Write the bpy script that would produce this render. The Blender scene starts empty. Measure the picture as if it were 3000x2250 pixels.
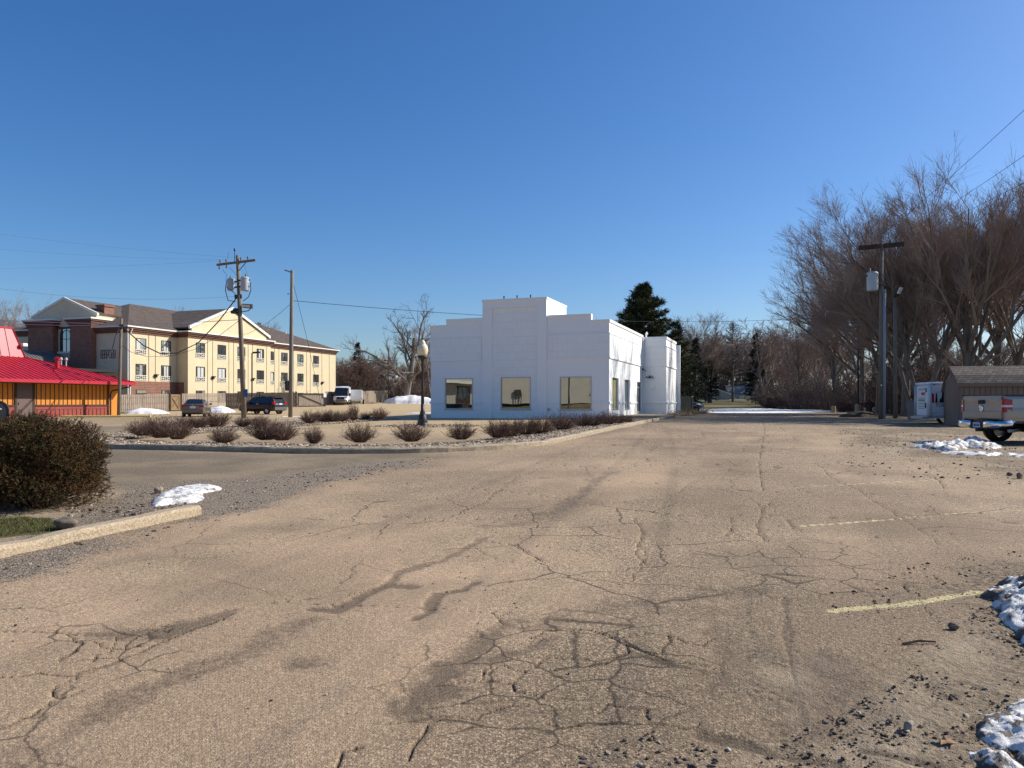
import bpy, math, random
import numpy as np
from mathutils import Vector, Matrix
R = math.radians
random.seed(7)
S = bpy.context.scene
COL = S.collection

# ---------------------------------------------------------------- camera, sky, sun, exposure
FPX, HORIZ, CAMZ = 2253.0, 1179.0, 1.6      # focal length and horizon row of the 3000 px photograph, eye height
cam = bpy.data.cameras.new('camera')
camo = bpy.data.objects.new('camera', cam)
COL.objects.link(camo)
camo.location = (0, 0, CAMZ)
camo.rotation_euler = (R(90), 0, 0)
cam.sensor_width = 36
cam.lens = 36 * FPX / 3000
cam.shift_y = (HORIZ - 1125) / 3000
cam.clip_start, cam.clip_end = 0.1, 4000
S.camera = camo

SUN_EL, SUN_AZ = R(34), math.atan2(0.96, 0.275)      # azimuth clockwise from the view direction
W = bpy.data.worlds.new('World')
S.world = W
W.use_nodes = True
nt = W.node_tree
bg = nt.nodes['Background']
sky = nt.nodes.new('ShaderNodeTexSky')
sky.sky_type = 'NISHITA'
sky.sun_disc = False
sky.sun_elevation = SUN_EL
sky.sun_rotation = SUN_AZ
sky.altitude = 0
sky.air_density = 1.0
sky.dust_density = 1.0
sky.ozone_density = 3.0
hs = nt.nodes.new('ShaderNodeHueSaturation')
hs.inputs['Saturation'].default_value = 1.28
wb = nt.nodes.new('ShaderNodeVectorMath')           # white balance of the sky
wb.operation = 'MULTIPLY'
wb.inputs[1].default_value = (.9, 1.0, 1.18)
nt.links.new(sky.outputs[0], hs.inputs['Color'])
nt.links.new(hs.outputs[0], wb.inputs[0])
nt.links.new(wb.outputs[0], bg.inputs[0])
bg.inputs[1].default_value = 0.092
sun = bpy.data.lights.new('sun', 'SUN')
sun.energy = 4.9
sun.angle = R(0.53)
sun.color = (1, 0.945, 0.86)
suno = bpy.data.objects.new('sun', sun)
COL.objects.link(suno)
sd = Vector((math.sin(SUN_AZ) * math.cos(SUN_EL), math.cos(SUN_AZ) * math.cos(SUN_EL), math.sin(SUN_EL)))
suno.rotation_euler = sd.to_track_quat('Z', 'Y').to_euler()
S.view_settings.view_transform = 'Standard'
S.view_settings.look = 'None'
S.view_settings.exposure = 0.32
S.view_settings.gamma = 1
S.cycles.use_denoising = True
S.cycles.denoiser = 'OPENIMAGEDENOISE'
S.cycles.denoising_input_passes = 'RGB_ALBEDO_NORMAL'
S.cycles.denoising_prefilter = 'NONE'
S.cycles.max_bounces = 6

# ---------------------------------------------------------------- terrain height and the street grid
LY = [-60, -24, -8, 0, 12, 20, 35, 50, 62, 75, 84, 105, 137, 230, 420, 900]
LZ = [2.0, 1.7, 0, 0, .19, .30, .42, .46, .43, .44, .72, 1.2, 1.95, 2.8, 5, 6]
RY = [-60, -24, -8, 0, 8, 14, 20, 32, 44, 60, 75, 100, 160, 230, 420, 900]
RZ = [2.0, 1.7, 0, 0, .14, .25, .35, .53, .64, .67, .64, .76, 1.7, 2.4, 5, 6]

def G(x, y):
    x = np.asarray(x, float)
    y = np.asarray(y, float)
    a = np.interp(y, LY, LZ)
    b = np.interp(y, RY, RZ)
    t = np.clip((x + 16) / 12, 0, 1)
    t = t * t * (3 - 2 * t)
    return a * (1 - t) + b * t

def g(x, y):
    return float(G(x, y))

def gp(px, py, dz=0.0):
    """the point of the terrain (raised by dz) seen at a pixel of the photograph"""
    y = 10.0
    k = (px - 1500) / FPX
    for _ in range(80):
        y = 0.5 * y + 0.5 * min(700, max(1.0, (CAMZ - g(k * y, y) - dz) * FPX / max(py - HORIZ, .4)))
    return (k * y, y, g(k * y, y) + dz)

def at(px, py, y):
    return Vector(((px - 1500) / FPX * y, y, CAMZ + (HORIZ - py) / FPX * y))

GA = R(19.3)                                 # the street grid is turned 19.3 degrees to the view
SA, CA = math.sin(GA), math.cos(GA)

def uv(u, v):
    return (u * CA + v * SA, -u * SA + v * CA)

# ---------------------------------------------------------------- materials
def mat(name, col, rough=.7, col2=None, scale=4., bump=0., bscale=None, spec=.4, metal=0., detail=4., stretch=None, contrast=(.35, .65), dist=.01, trans=0.):
    m = bpy.data.materials.new(name)
    m.use_nodes = True
    t = m.node_tree
    b = t.nodes['Principled BSDF']
    c = tuple(col) + (1,)
    b.inputs['Base Color'].default_value = c
    b.inputs['Roughness'].default_value = rough
    b.inputs['Specular IOR Level'].default_value = spec
    b.inputs['Metallic'].default_value = metal
    if trans:
        b.inputs['Transmission Weight'].default_value = trans
    if col2 or bump:
        tc = t.nodes.new('ShaderNodeTexCoord')
        src = tc.outputs['Object']
        if stretch:
            mp = t.nodes.new('ShaderNodeMapping')
            mp.inputs['Scale'].default_value = stretch
            t.links.new(src, mp.inputs[0])
            src = mp.outputs[0]
        n = t.nodes.new('ShaderNodeTexNoise')
        n.inputs['Scale'].default_value = scale
        n.inputs['Detail'].default_value = detail
        n.inputs['Roughness'].default_value = .65
        t.links.new(src, n.inputs['Vector'])
        if col2:
            r = t.nodes.new('ShaderNodeValToRGB')
            r.color_ramp.elements[0].position, r.color_ramp.elements[1].position = contrast
            r.color_ramp.elements[0].color = c
            r.color_ramp.elements[1].color = tuple(col2) + (1,)
            t.links.new(n.outputs[0], r.inputs[0])
            t.links.new(r.outputs[0], b.inputs['Base Color'])
        if bump:
            n2 = n
            if bscale:
                n2 = t.nodes.new('ShaderNodeTexNoise')
                n2.inputs['Scale'].default_value = bscale
                n2.inputs['Detail'].default_value = 3
                t.links.new(src, n2.inputs['Vector'])
            bp = t.nodes.new('ShaderNodeBump')
            bp.inputs['Strength'].default_value = bump
            bp.inputs['Distance'].default_value = dist
            t.links.new(n2.outputs[0], bp.inputs['Height'])
            t.links.new(bp.outputs[0], b.inputs['Normal'])
    return m

def vmat(name, rough=.8, attr='Col', bump=0, bscale=30):
    """material whose colour is carried per element by a colour attribute"""
    m = bpy.data.materials.new(name)
    m.use_nodes = True
    t = m.node_tree
    b = t.nodes['Principled BSDF']
    b.inputs['Roughness'].default_value = rough
    b.inputs['Specular IOR Level'].default_value = .25
    a = t.nodes.new('ShaderNodeAttribute')
    a.attribute_name = attr
    t.links.new(a.outputs['Color'], b.inputs['Base Color'])
    return m

def brickmat(name, c1, c2, mortar, bw, bh, ms=.01, axes='xz', bump=.3, rough=.85, scale=1., offset=.5, mottle=.86):
    """bricks, blocks or boards laid out on a wall; axes 'xz' or 'yz' says which way the wall runs in its own frame"""
    m = bpy.data.materials.new(name)
    m.use_nodes = True
    t = m.node_tree
    b = t.nodes['Principled BSDF']
    b.inputs['Roughness'].default_value = rough
    tc = t.nodes.new('ShaderNodeTexCoord')
    sp = t.nodes.new('ShaderNodeSeparateXYZ')
    cb = t.nodes.new('ShaderNodeCombineXYZ')
    t.links.new(tc.outputs['Object'], sp.inputs[0])
    if axes == 'xyz':
        ad = t.nodes.new('ShaderNodeMath')
        t.links.new(sp.outputs[0], ad.inputs[0])
        t.links.new(sp.outputs[1], ad.inputs[1])
        t.links.new(ad.outputs[0], cb.inputs[0])
    else:
        t.links.new(sp.outputs['xyz'.index(axes[0])], cb.inputs[0])
    t.links.new(sp.outputs['xyz'.index(axes[-1])], cb.inputs[1])
    br = t.nodes.new('ShaderNodeTexBrick')
    br.offset = offset
    br.inputs['Color1'].default_value = tuple(c1) + (1,)
    br.inputs['Color2'].default_value = tuple(c2) + (1,)
    br.inputs['Mortar'].default_value = tuple(mortar) + (1,)
    br.inputs['Scale'].default_value = scale
    br.inputs['Mortar Size'].default_value = ms
    br.inputs['Mortar Smooth'].default_value = .1
    br.inputs['Brick Width'].default_value = bw
    br.inputs['Row Height'].default_value = bh
    t.links.new(cb.outputs[0], br.inputs['Vector'])
    n = t.nodes.new('ShaderNodeTexNoise')
    n.inputs['Scale'].default_value = 1.3
    n.inputs['Detail'].default_value = 6
    t.links.new(tc.outputs['Object'], n.inputs['Vector'])
    mr = t.nodes.new('ShaderNodeMapRange')
    mr.inputs['From Min'].default_value, mr.inputs['From Max'].default_value = .3, .7
    mr.inputs['To Min'].default_value, mr.inputs['To Max'].default_value = mottle, 1 + (1 - mottle) * .4
    t.links.new(n.outputs[0], mr.inputs[0])
    mx = t.nodes.new('ShaderNodeVectorMath')
    mx.operation = 'SCALE'
    t.links.new(br.outputs[0], mx.inputs[0])
    t.links.new(mr.outputs[0], mx.inputs['Scale'])
    t.links.new(mx.outputs[0], b.inputs['Base Color'])
    if bump:
        bp = t.nodes.new('ShaderNodeBump')
        bp.invert = True
        bp.inputs['Strength'].default_value = bump
        bp.inputs['Distance'].default_value = .015
        t.links.new(br.outputs[1], bp.inputs['Height'])
        t.links.new(bp.outputs[0], b.inputs['Normal'])
    return m

MT = {}
# ---------------------------------------------------------------- mesh helpers
class MB:
    """collects boxes, bars, tubes and lofts; becomes ONE mesh object"""
    def __init__(s):
        s.v, s.f = [], []
    def add(s, vs, fs):
        o = len(s.v)
        s.v += [tuple(p) for p in vs]
        s.f += [tuple(i + o for i in f) for f in fs]
        return s
    def box(s, x0, x1, y0, y1, z0, z1):
        return s.add([(x0, y0, z0), (x1, y0, z0), (x1, y1, z0), (x0, y1, z0), (x0, y0, z1), (x1, y0, z1), (x1, y1, z1), (x0, y1, z1)],
                     [(3, 2, 1, 0), (4, 5, 6, 7), (0, 1, 5, 4), (1, 2, 6, 5), (2, 3, 7, 6), (3, 0, 4, 7)])
    def hexa(s, p):
        return s.add(p, [(3, 2, 1, 0), (4, 5, 6, 7), (0, 1, 5, 4), (1, 2, 6, 5), (2, 3, 7, 6), (3, 0, 4, 7)])
    def prism(s, pts, a, b, axis='y'):
        """a 2D outline pushed from a to b along an axis; for axis y the outline is (x,z), for x it is (y,z), for z it is (x,y)"""
        n = len(pts)
        mk = {'y': lambda p, t: (p[0], t, p[1]), 'x': lambda p, t: (t, p[0], p[1]), 'z': lambda p, t: (p[0], p[1], t)}[axis]
        return s.add([mk(p, a) for p in pts] + [mk(p, b) for p in pts],
                     [tuple(range(n))[::-1], tuple(range(n, 2 * n))] + [(i, (i + 1) % n, n + (i + 1) % n, n + i) for i in range(n)])
    def tube(s, pts, r, n=6, cap=True):
        pts = [Vector(p) for p in pts]
        rs = r if isinstance(r, (list, tuple)) else [r] * len(pts)
        vs, fs = [], []
        prev = None
        for i, p in enumerate(pts):
            d = (pts[min(i + 1, len(pts) - 1)] - pts[max(i - 1, 0)]).normalized()
            if prev is None:
                a = d.orthogonal().normalized()
            else:
                a = (prev - d * prev.dot(d))
                a = a.normalized() if a.length > 1e-6 else d.orthogonal().normalized()
            prev = a
            b = d.cross(a)
            for k in range(n):
                t = 2 * math.pi * k / n
                vs.append(p + (a * math.cos(t) + b * math.sin(t)) * rs[i])
        for i in range(len(pts) - 1):
            for k in range(n):
                fs.append((i * n + k, i * n + (k + 1) % n, (i + 1) * n + (k + 1) % n, (i + 1) * n + k))
        if cap:
            fs.append(tuple(range(n))[::-1])
            fs.append(tuple(range((len(pts) - 1) * n, len(pts) * n)))
        return s.add(vs, fs)
    def bar(s, p, q, w, h=None, up=(0, 0, 1)):
        p, q, up = Vector(p), Vector(q), Vector(up)
        h = h or w
        d = (q - p).normalized()
        a = d.cross(up)
        a = a.normalized() if a.length > 1e-4 else d.orthogonal().normalized()
        b = a.cross(d)
        c = [(-1, -1), (1, -1), (1, 1), (-1, 1)]
        return s.hexa([p + a * i * w / 2 + b * j * h / 2 for i, j in c] + [q + a * i * w / 2 + b * j * h / 2 for i, j in c])
    def lathe(s, prof, n=20, c=(0, 0, 0)):
        vs = [(c[0] + r * math.cos(2 * math.pi * k / n), c[1] + r * math.sin(2 * math.pi * k / n), c[2] + z) for r, z in prof for k in range(n)]
        fs = [(i * n + k, i * n + (k + 1) % n, (i + 1) * n + (k + 1) % n, (i + 1) * n + k) for i in range(len(prof) - 1) for k in range(n)]
        fs += [tuple(range(n))[::-1], tuple(range((len(prof) - 1) * n, len(prof) * n))]
        return s.add(vs, fs)
    def loft(s, secs, cap=True, closed=True):
        n = len(secs[0])
        m = n if closed else n - 1
        vs = [p for q in secs for p in q]
        fs = [(i * n + k, i * n + (k + 1) % n, (i + 1) * n + (k + 1) % n, (i + 1) * n + k) for i in range(len(secs) - 1) for k in range(m)]
        if cap:
            fs += [tuple(range(n))[::-1], tuple(range((len(secs) - 1) * n, len(secs) * n))]
        return s.add(vs, fs)
    def wheel(s, c, r, w, n=22, axis='y'):
        prof = [(r * .72, -w / 2), (r * .93, -w / 2), (r, -w * .32), (r, w * .32), (r * .93, w / 2), (r * .72, w / 2)]
        vs = []
        for q, t in prof:
            for k in range(n):
                a = 2 * math.pi * k / n
                vs.append((c[0] + q * math.cos(a), c[1] + t, c[2] + q * math.sin(a)) if axis == 'y' else (c[0] + t, c[1] + q * math.cos(a), c[2] + q * math.sin(a)))
        L = len(prof)
        return s.add(vs, [(i * n + k, i * n + (k + 1) % n, ((i + 1) % L) * n + (k + 1) % n, ((i + 1) % L) * n + k) for i in range(L) for k in range(n)])

def obj(name, mb, m, parent=None, smooth=False, bevel=0, loc=None):
    me = bpy.data.meshes.new(name)
    me.from_pydata(mb.v, [], mb.f)
    me.materials.append(MT[m] if isinstance(m, str) else m)
    if smooth:
        me.polygons.foreach_set('use_smooth', [True] * len(me.polygons))
    o = bpy.data.objects.new(name, me)
    COL.objects.link(o)
    if parent:
        o.parent = parent
    if loc:
        o.location = loc
    if bevel:
        b = o.modifiers.new('bevel', 'BEVEL')
        b.width = bevel
        b.segments = 2
        b.limit_method = 'ANGLE'
        b.angle_limit = R(40)
    return o

def npmesh(name, v, f, m, parent=None, cols=None, smooth=False, cname='Col'):
    """v (n,3), f (k,3|4) numpy arrays; cols dict or (n,3) point colours"""
    me = bpy.data.meshes.new(name)
    v = np.asarray(v, np.float32)
    f = np.asarray(f, np.int32)
    k = f.shape[1]
    me.vertices.add(len(v))
    me.vertices.foreach_set('co', v.ravel())
    me.loops.add(f.size)
    me.loops.foreach_set('vertex_index', f.ravel())
    me.polygons.add(len(f))
    me.polygons.foreach_set('loop_start', np.arange(0, f.size, k, dtype=np.int32))
    if smooth:
        me.polygons.foreach_set('use_smooth', np.ones(len(f), bool))
    else:
        me.polygons.foreach_set('use_smooth', np.zeros(len(f), bool))
    if cols is not None:
        for nm, c in (cols.items() if isinstance(cols, dict) else [(cname, cols)]):
            a = me.color_attributes.new(nm, 'FLOAT_COLOR', 'POINT')
            c = np.asarray(c, np.float32)
            if c.shape[1] == 3:
                c = np.hstack([c, np.ones((len(c), 1), np.float32)])
            a.data.foreach_set('color', c.ravel())
    me.update()
    me.validate()
    me.materials.append(MT[m] if isinstance(m, str) else m)
    o = bpy.data.objects.new(name, me)
    COL.objects.link(o)
    if parent:
        o.parent = parent
    return o

def tag(o, label=None, cat=None, group=None, kind=None):
    if label: o['label'] = label
    if cat: o['category'] = cat
    if group: o['group'] = group
    if kind: o['kind'] = kind
    return o

def thing(name, label, cat, loc=(0, 0, 0), rotz=0., group=None):
    o = bpy.data.objects.new(name, None)
    o.empty_display_size = .2
    COL.objects.link(o)
    o.location = loc
    o.rotation_euler = (0, 0, rotz)
    return tag(o, label, cat, group)

def dup(root, loc, rotz=0., label=None, group=None, scale=None):
    r = root.copy()
    COL.objects.link(r)
    r.location = loc
    r.rotation_euler = (0, 0, rotz)
    if scale: r.scale = scale
    if label: r['label'] = label
    if group: r['group'] = group
    for ch in list(root.children):
        c = ch.copy()
        COL.objects.link(c)
        c.parent = r
        for gch in ch.children:
            d = gch.copy()
            COL.objects.link(d)
            d.parent = c
    return r
# ---------------------------------------------------------------- numpy noise and masks
_rs = np.random.RandomState(3)
_LAT = _rs.rand(256, 256)

def vnoise(x, y, s):
    x = np.asarray(x) * s + 1000.3
    y = np.asarray(y) * s + 1000.7
    i, j = np.floor(x).astype(int), np.floor(y).astype(int)
    fx, fy = x - i, y - j
    fx, fy = fx * fx * (3 - 2 * fx), fy * fy * (3 - 2 * fy)
    q = lambda a, b: _LAT[a % 256, b % 256]
    return (q(i, j) * (1 - fx) + q(i + 1, j) * fx) * (1 - fy) + (q(i, j + 1) * (1 - fx) + q(i + 1, j + 1) * fx) * fy

def fbm(x, y, s, o=4):
    t, a, n = 0, .5, 0
    for k in range(o):
        t = t + a * vnoise(np.asarray(x) + 17.1 * k, np.asarray(y) - 9.3 * k, s * 2 ** k)
        n += a
        a *= .55
    return t / n

def segdist(x, y, pts, reach=3.):
    """distance to a polyline and the parameter along it"""
    D = np.full(x.shape, 1e9)
    px_, py_ = [p[0] for p in pts], [p[1] for p in pts]
    pre = np.nonzero((x > min(px_) - reach) & (x < max(px_) + reach) & (y > min(py_) - reach) & (y < max(py_) + reach))[0]
    x, y = x[pre], y[pre]
    d = np.full(x.shape, 1e9)
    for (ax, ay), (bx, by) in zip(pts[:-1], pts[1:]):
        sel = (x > min(ax, bx) - reach) & (x < max(ax, bx) + reach) & (y > min(ay, by) - reach) & (y < max(ay, by) + reach)
        if not sel.any(): continue
        xs, ys = x[sel], y[sel]
        dx, dy = bx - ax, by - ay
        t = np.clip(((xs - ax) * dx + (ys - ay) * dy) / (dx * dx + dy * dy + 1e-9), 0, 1)
        d[sel] = np.minimum(d[sel], np.hypot(xs - ax - t * dx, ys - ay - t * dy))
    D[pre] = d
    return D

def inpoly(x, y, pts):
    c = np.zeros(x.shape, bool)
    n = len(pts)
    for i in range(n):
        (ax, ay), (bx, by) = pts[i], pts[(i + 1) % n]
        if ay == by: continue
        c ^= ((ay > y) != (by > y)) & (x < (bx - ax) * (y - ay) / (by - ay) + ax)
    return c

def polymask(x, y, pts, soft=.5, rag=.3, rs=1.5, reach=4.):
    """1 inside an outline, fading over `soft` metres, with a ragged edge"""
    d = np.minimum(segdist(x, y, list(pts) + [pts[0]], reach), reach)
    d = np.where(inpoly(x, y, pts), d, -d) + rag * (fbm(x, y, rs) - .5) * 2
    return np.clip(d / soft + .5, 0, 1)

def P(pts):                                    # outline on the ground, measured in the photograph and laid on the terrain
    return [gp(a, b)[:2] for a, b in pts]

def crop(ox, oy, k, pts):
    return P([(ox + k * a, oy + k * b) for a, b in pts])

# ---------------------------------------------------------------- the ground: one sheet to the horizon
MT['ground'] = m = bpy.data.materials.new('ground')
def ground_material(m):
    m.use_nodes = True
    t = m.node_tree
    N, L = t.nodes, t.links
    b = N['Principled BSDF']
    b.inputs['Specular IOR Level'].default_value = .25
    b.inputs['Roughness'].default_value = .9
    tc = N.new('ShaderNodeTexCoord')
    P0 = tc.outputs['Object']
    def noise(s, d=4, r=.6, src=P0):
        n = N.new('ShaderNodeTexNoise')
        n.inputs['Scale'].default_value, n.inputs['Detail'].default_value, n.inputs['Roughness'].default_value = s, d, r
        L.new(src, n.inputs['Vector'])
        return n.outputs[0]
    def ramp(src, a, bb, ca=(0, 0, 0, 1), cb=(1, 1, 1, 1)):
        r = N.new('ShaderNodeValToRGB')
        r.color_ramp.elements[0].position, r.color_ramp.elements[1].position = a, bb
        r.color_ramp.elements[0].color, r.color_ramp.elements[1].color = ca, cb
        L.new(src, r.inputs[0])
        return r.outputs[0]
    def mix(f, a, bb, mode='MIX'):
        x = N.new('ShaderNodeMix')
        x.data_type = 'RGBA'
        x.blend_type = mode
        for i, s in ((0, f), (6, a), (7, bb)):
            if isinstance(s, (int, float)): x.inputs[i].default_value = s
            elif isinstance(s, tuple): x.inputs[i].default_value = s + (1,)
            else: L.new(s, x.inputs[i])
        return x.outputs[2]
    def mth(op, a, bb):
        x = N.new('ShaderNodeMath')
        x.operation = op
        for i, s in ((0, a), (1, bb)):
            if isinstance(s, (int, float)): x.inputs[i].default_value = s
            else: L.new(s, x.inputs[i])
        return x.outputs[0]
    def attr(nm):
        a = N.new('ShaderNodeAttribute')
        a.attribute_name = nm
        sp = N.new('ShaderNodeSeparateColor')
        L.new(a.outputs['Color'], sp.inputs[0])
        return sp.outputs[0], sp.outputs[1], sp.outputs[2], a.outputs['Alpha']
    dirt, soil, fresh, paint = attr('A')
    crack, grass, tan, gravel = attr('B')
    big1, big2, big3, cmask = attr('C')
    cscale, rough, _, _ = attr('D')
    def vor(s, feat='F1', src=P0):
        v = N.new('ShaderNodeTexVoronoi')
        v.feature = feat
        v.inputs['Scale'].default_value = s
        L.new(src, v.inputs['Vector'])
        return v
    nm, nf, ns_ = noise(14, 5, .68), noise(95, 3, .7), noise(24, 5, .72)
    nmc = mth('SUBTRACT', nm, .5)
    # aggregate: stones of about 1.5 cm in a darker binder
    v1 = vor(72)
    sepc = N.new('ShaderNodeSeparateColor')
    L.new(v1.outputs['Color'], sepc.inputs[0])
    stone = mix(ramp(sepc.outputs[0], .12, .80), (0.212, 0.151, 0.093), (0.773, 0.573, 0.355))
    asp = mix(ramp(v1.outputs['Distance'], .36, .72), stone, (0.125, 0.086, 0.053))
    asp = mix(mth('MULTIPLY', ramp(nf, .40, .62), .34), asp, (0.487, 0.354, 0.220))
    asp = mix(mth('MULTIPLY', ramp(noise(40, 4, .75), .53, .61), mth('ADD', .34, mth('MULTIPLY', rough, .66))), asp, (0.088, 0.065, 0.039))
    # broad pale, pink and grey areas of the old surface
    asp = mix(mth('MULTIPLY', ramp(big1, .48, .68), .5), asp, (0.576, 0.393, 0.242))
    asp = mix(mth('MULTIPLY', ramp(big2, .50, .68), .6), asp, (0.230, 0.164, 0.103))
    asp = mix(mth('MULTIPLY', rough, .42), asp, (0.219, 0.158, 0.100))
    asp = mix(mth('MULTIPLY', ramp(ns_, .50, .64), .30), asp, (0.147, 0.114, 0.076))
    asp = mix(tan, asp, mix(ramp(nm, .3, .7), (0.424, 0.307, 0.168), (0.584, 0.435, 0.242)))
    frs = mix(ramp(nf, .35, .7), (0.103, 0.077, 0.050), (0.269, 0.211, 0.136))
    frs = mix(mth('MULTIPLY', ramp(big3, .4, .7), .6), frs, (0.321, 0.247, 0.156))
    col = mix(fresh, asp, frs)
    # soil and mud, dark brown with pale crumbs
    sl = mix(ramp(ns_, .36, .64), (.080, .056, .034), (.42, .315, .20))
    sl = mix(mth('MULTIPLY', ramp(big3, .45, .65), .7), sl, (.46, .355, .235))
    sf = ramp(mth('ADD', mth('MULTIPLY', soil, 1.15), mth('MULTIPLY', nmc, 1.1)), .42, .62)
    col = mix(sf, col, sl)
    # loose gravel over grit
    gr = mix(ramp(sepc.outputs[1], .2, .95), (.20, .155, .11), (.62, .50, .365))
    gr = mix(ramp(v1.outputs['Distance'], .35, .75), gr, (.10, .074, .051))
    gf = ramp(mth('ADD', mth('MULTIPLY', gravel, 1.1), mth('MULTIPLY', nmc, 1.3)), .42, .6)
    col = mix(gf, col, gr)
    # winter turf
    gs = mix(ramp(ns_, .35, .65), (.085, .07, .022), (.24, .175, .075))
    gs = mix(mth('MULTIPLY', ramp(big2, .4, .62), .7), gs, (.085, .095, .026))
    col = mix(ramp(mth('ADD', grass, mth('MULTIPLY', nmc, .8)), .42, .6), col, gs)
    # dirt washed into low places
    df = mth('MULTIPLY', ramp(mth('ADD', dirt, mth('MULTIPLY', mth('ADD', nmc, mth('SUBTRACT', ns_, .5)), 1.0)), .22, .84), .66)
    col = mix(df, col, mix(ramp(nf, .35, .7), (.062, .044, .029), (.15, .108, .073)))
    # worn yellow paint
    pf = ramp(mth('ADD', paint, mth('MULTIPLY', nmc, 1.15)), .46, .56)
    col = mix(pf, col, mix(ramp(nf, .35, .6), (.42, .33, .17), (.80, .68, .36)))
    # cracks: a net by cells, plus the ones laid out along lines
    n5 = N.new('ShaderNodeTexNoise')
    n5.inputs['Scale'].default_value, n5.inputs['Detail'].default_value = 3.2, 4
    L.new(P0, n5.inputs['Vector'])
    vm = N.new('ShaderNodeVectorMath')
    vm.operation = 'MULTIPLY_ADD'
    L.new(n5.outputs['Color'], vm.inputs[0])
    vm.inputs[1].default_value = (.26, .26, 0)
    L.new(P0, vm.inputs[2])
    v3 = vor(.8, 'DISTANCE_TO_EDGE', vm.outputs[0])
    L.new(mth('MULTIPLY', cscale, 10), v3.inputs['Scale'])
    net = mth('MULTIPLY', mth('SUBTRACT', 1, ramp(mth('DIVIDE', v3.outputs[0], mth('MULTIPLY', cscale, 10)), .003, .0125)), cmask)
    ck = mth('MINIMUM', mth('ADD', crack, net), 1)
    col = mix(mth('MULTIPLY', ck, .88), col, (.040, .030, .021))
    L.new(col, b.inputs['Base Color'])
    hgt = mth('SUBTRACT', mth('MULTIPLY', nf, mth('ADD', .8, rough)), mth('MULTIPLY', crack, 1.2))
    hgt = mth('ADD', hgt, mth('MULTIPLY', mth('MULTIPLY', mth('MAXIMUM', mth('MAXIMUM', soil, gravel), mth('MULTIPLY', rough, .5)), ns_), 8))
    bp = N.new('ShaderNodeBump')
    bp.inputs['Strength'].default_value = .95
    bp.inputs['Distance'].default_value = .008
    L.new(hgt, bp.inputs['Height'])
    L.new(bp.outputs[0], b.inputs['Normal'])
ground_material(m)

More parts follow.
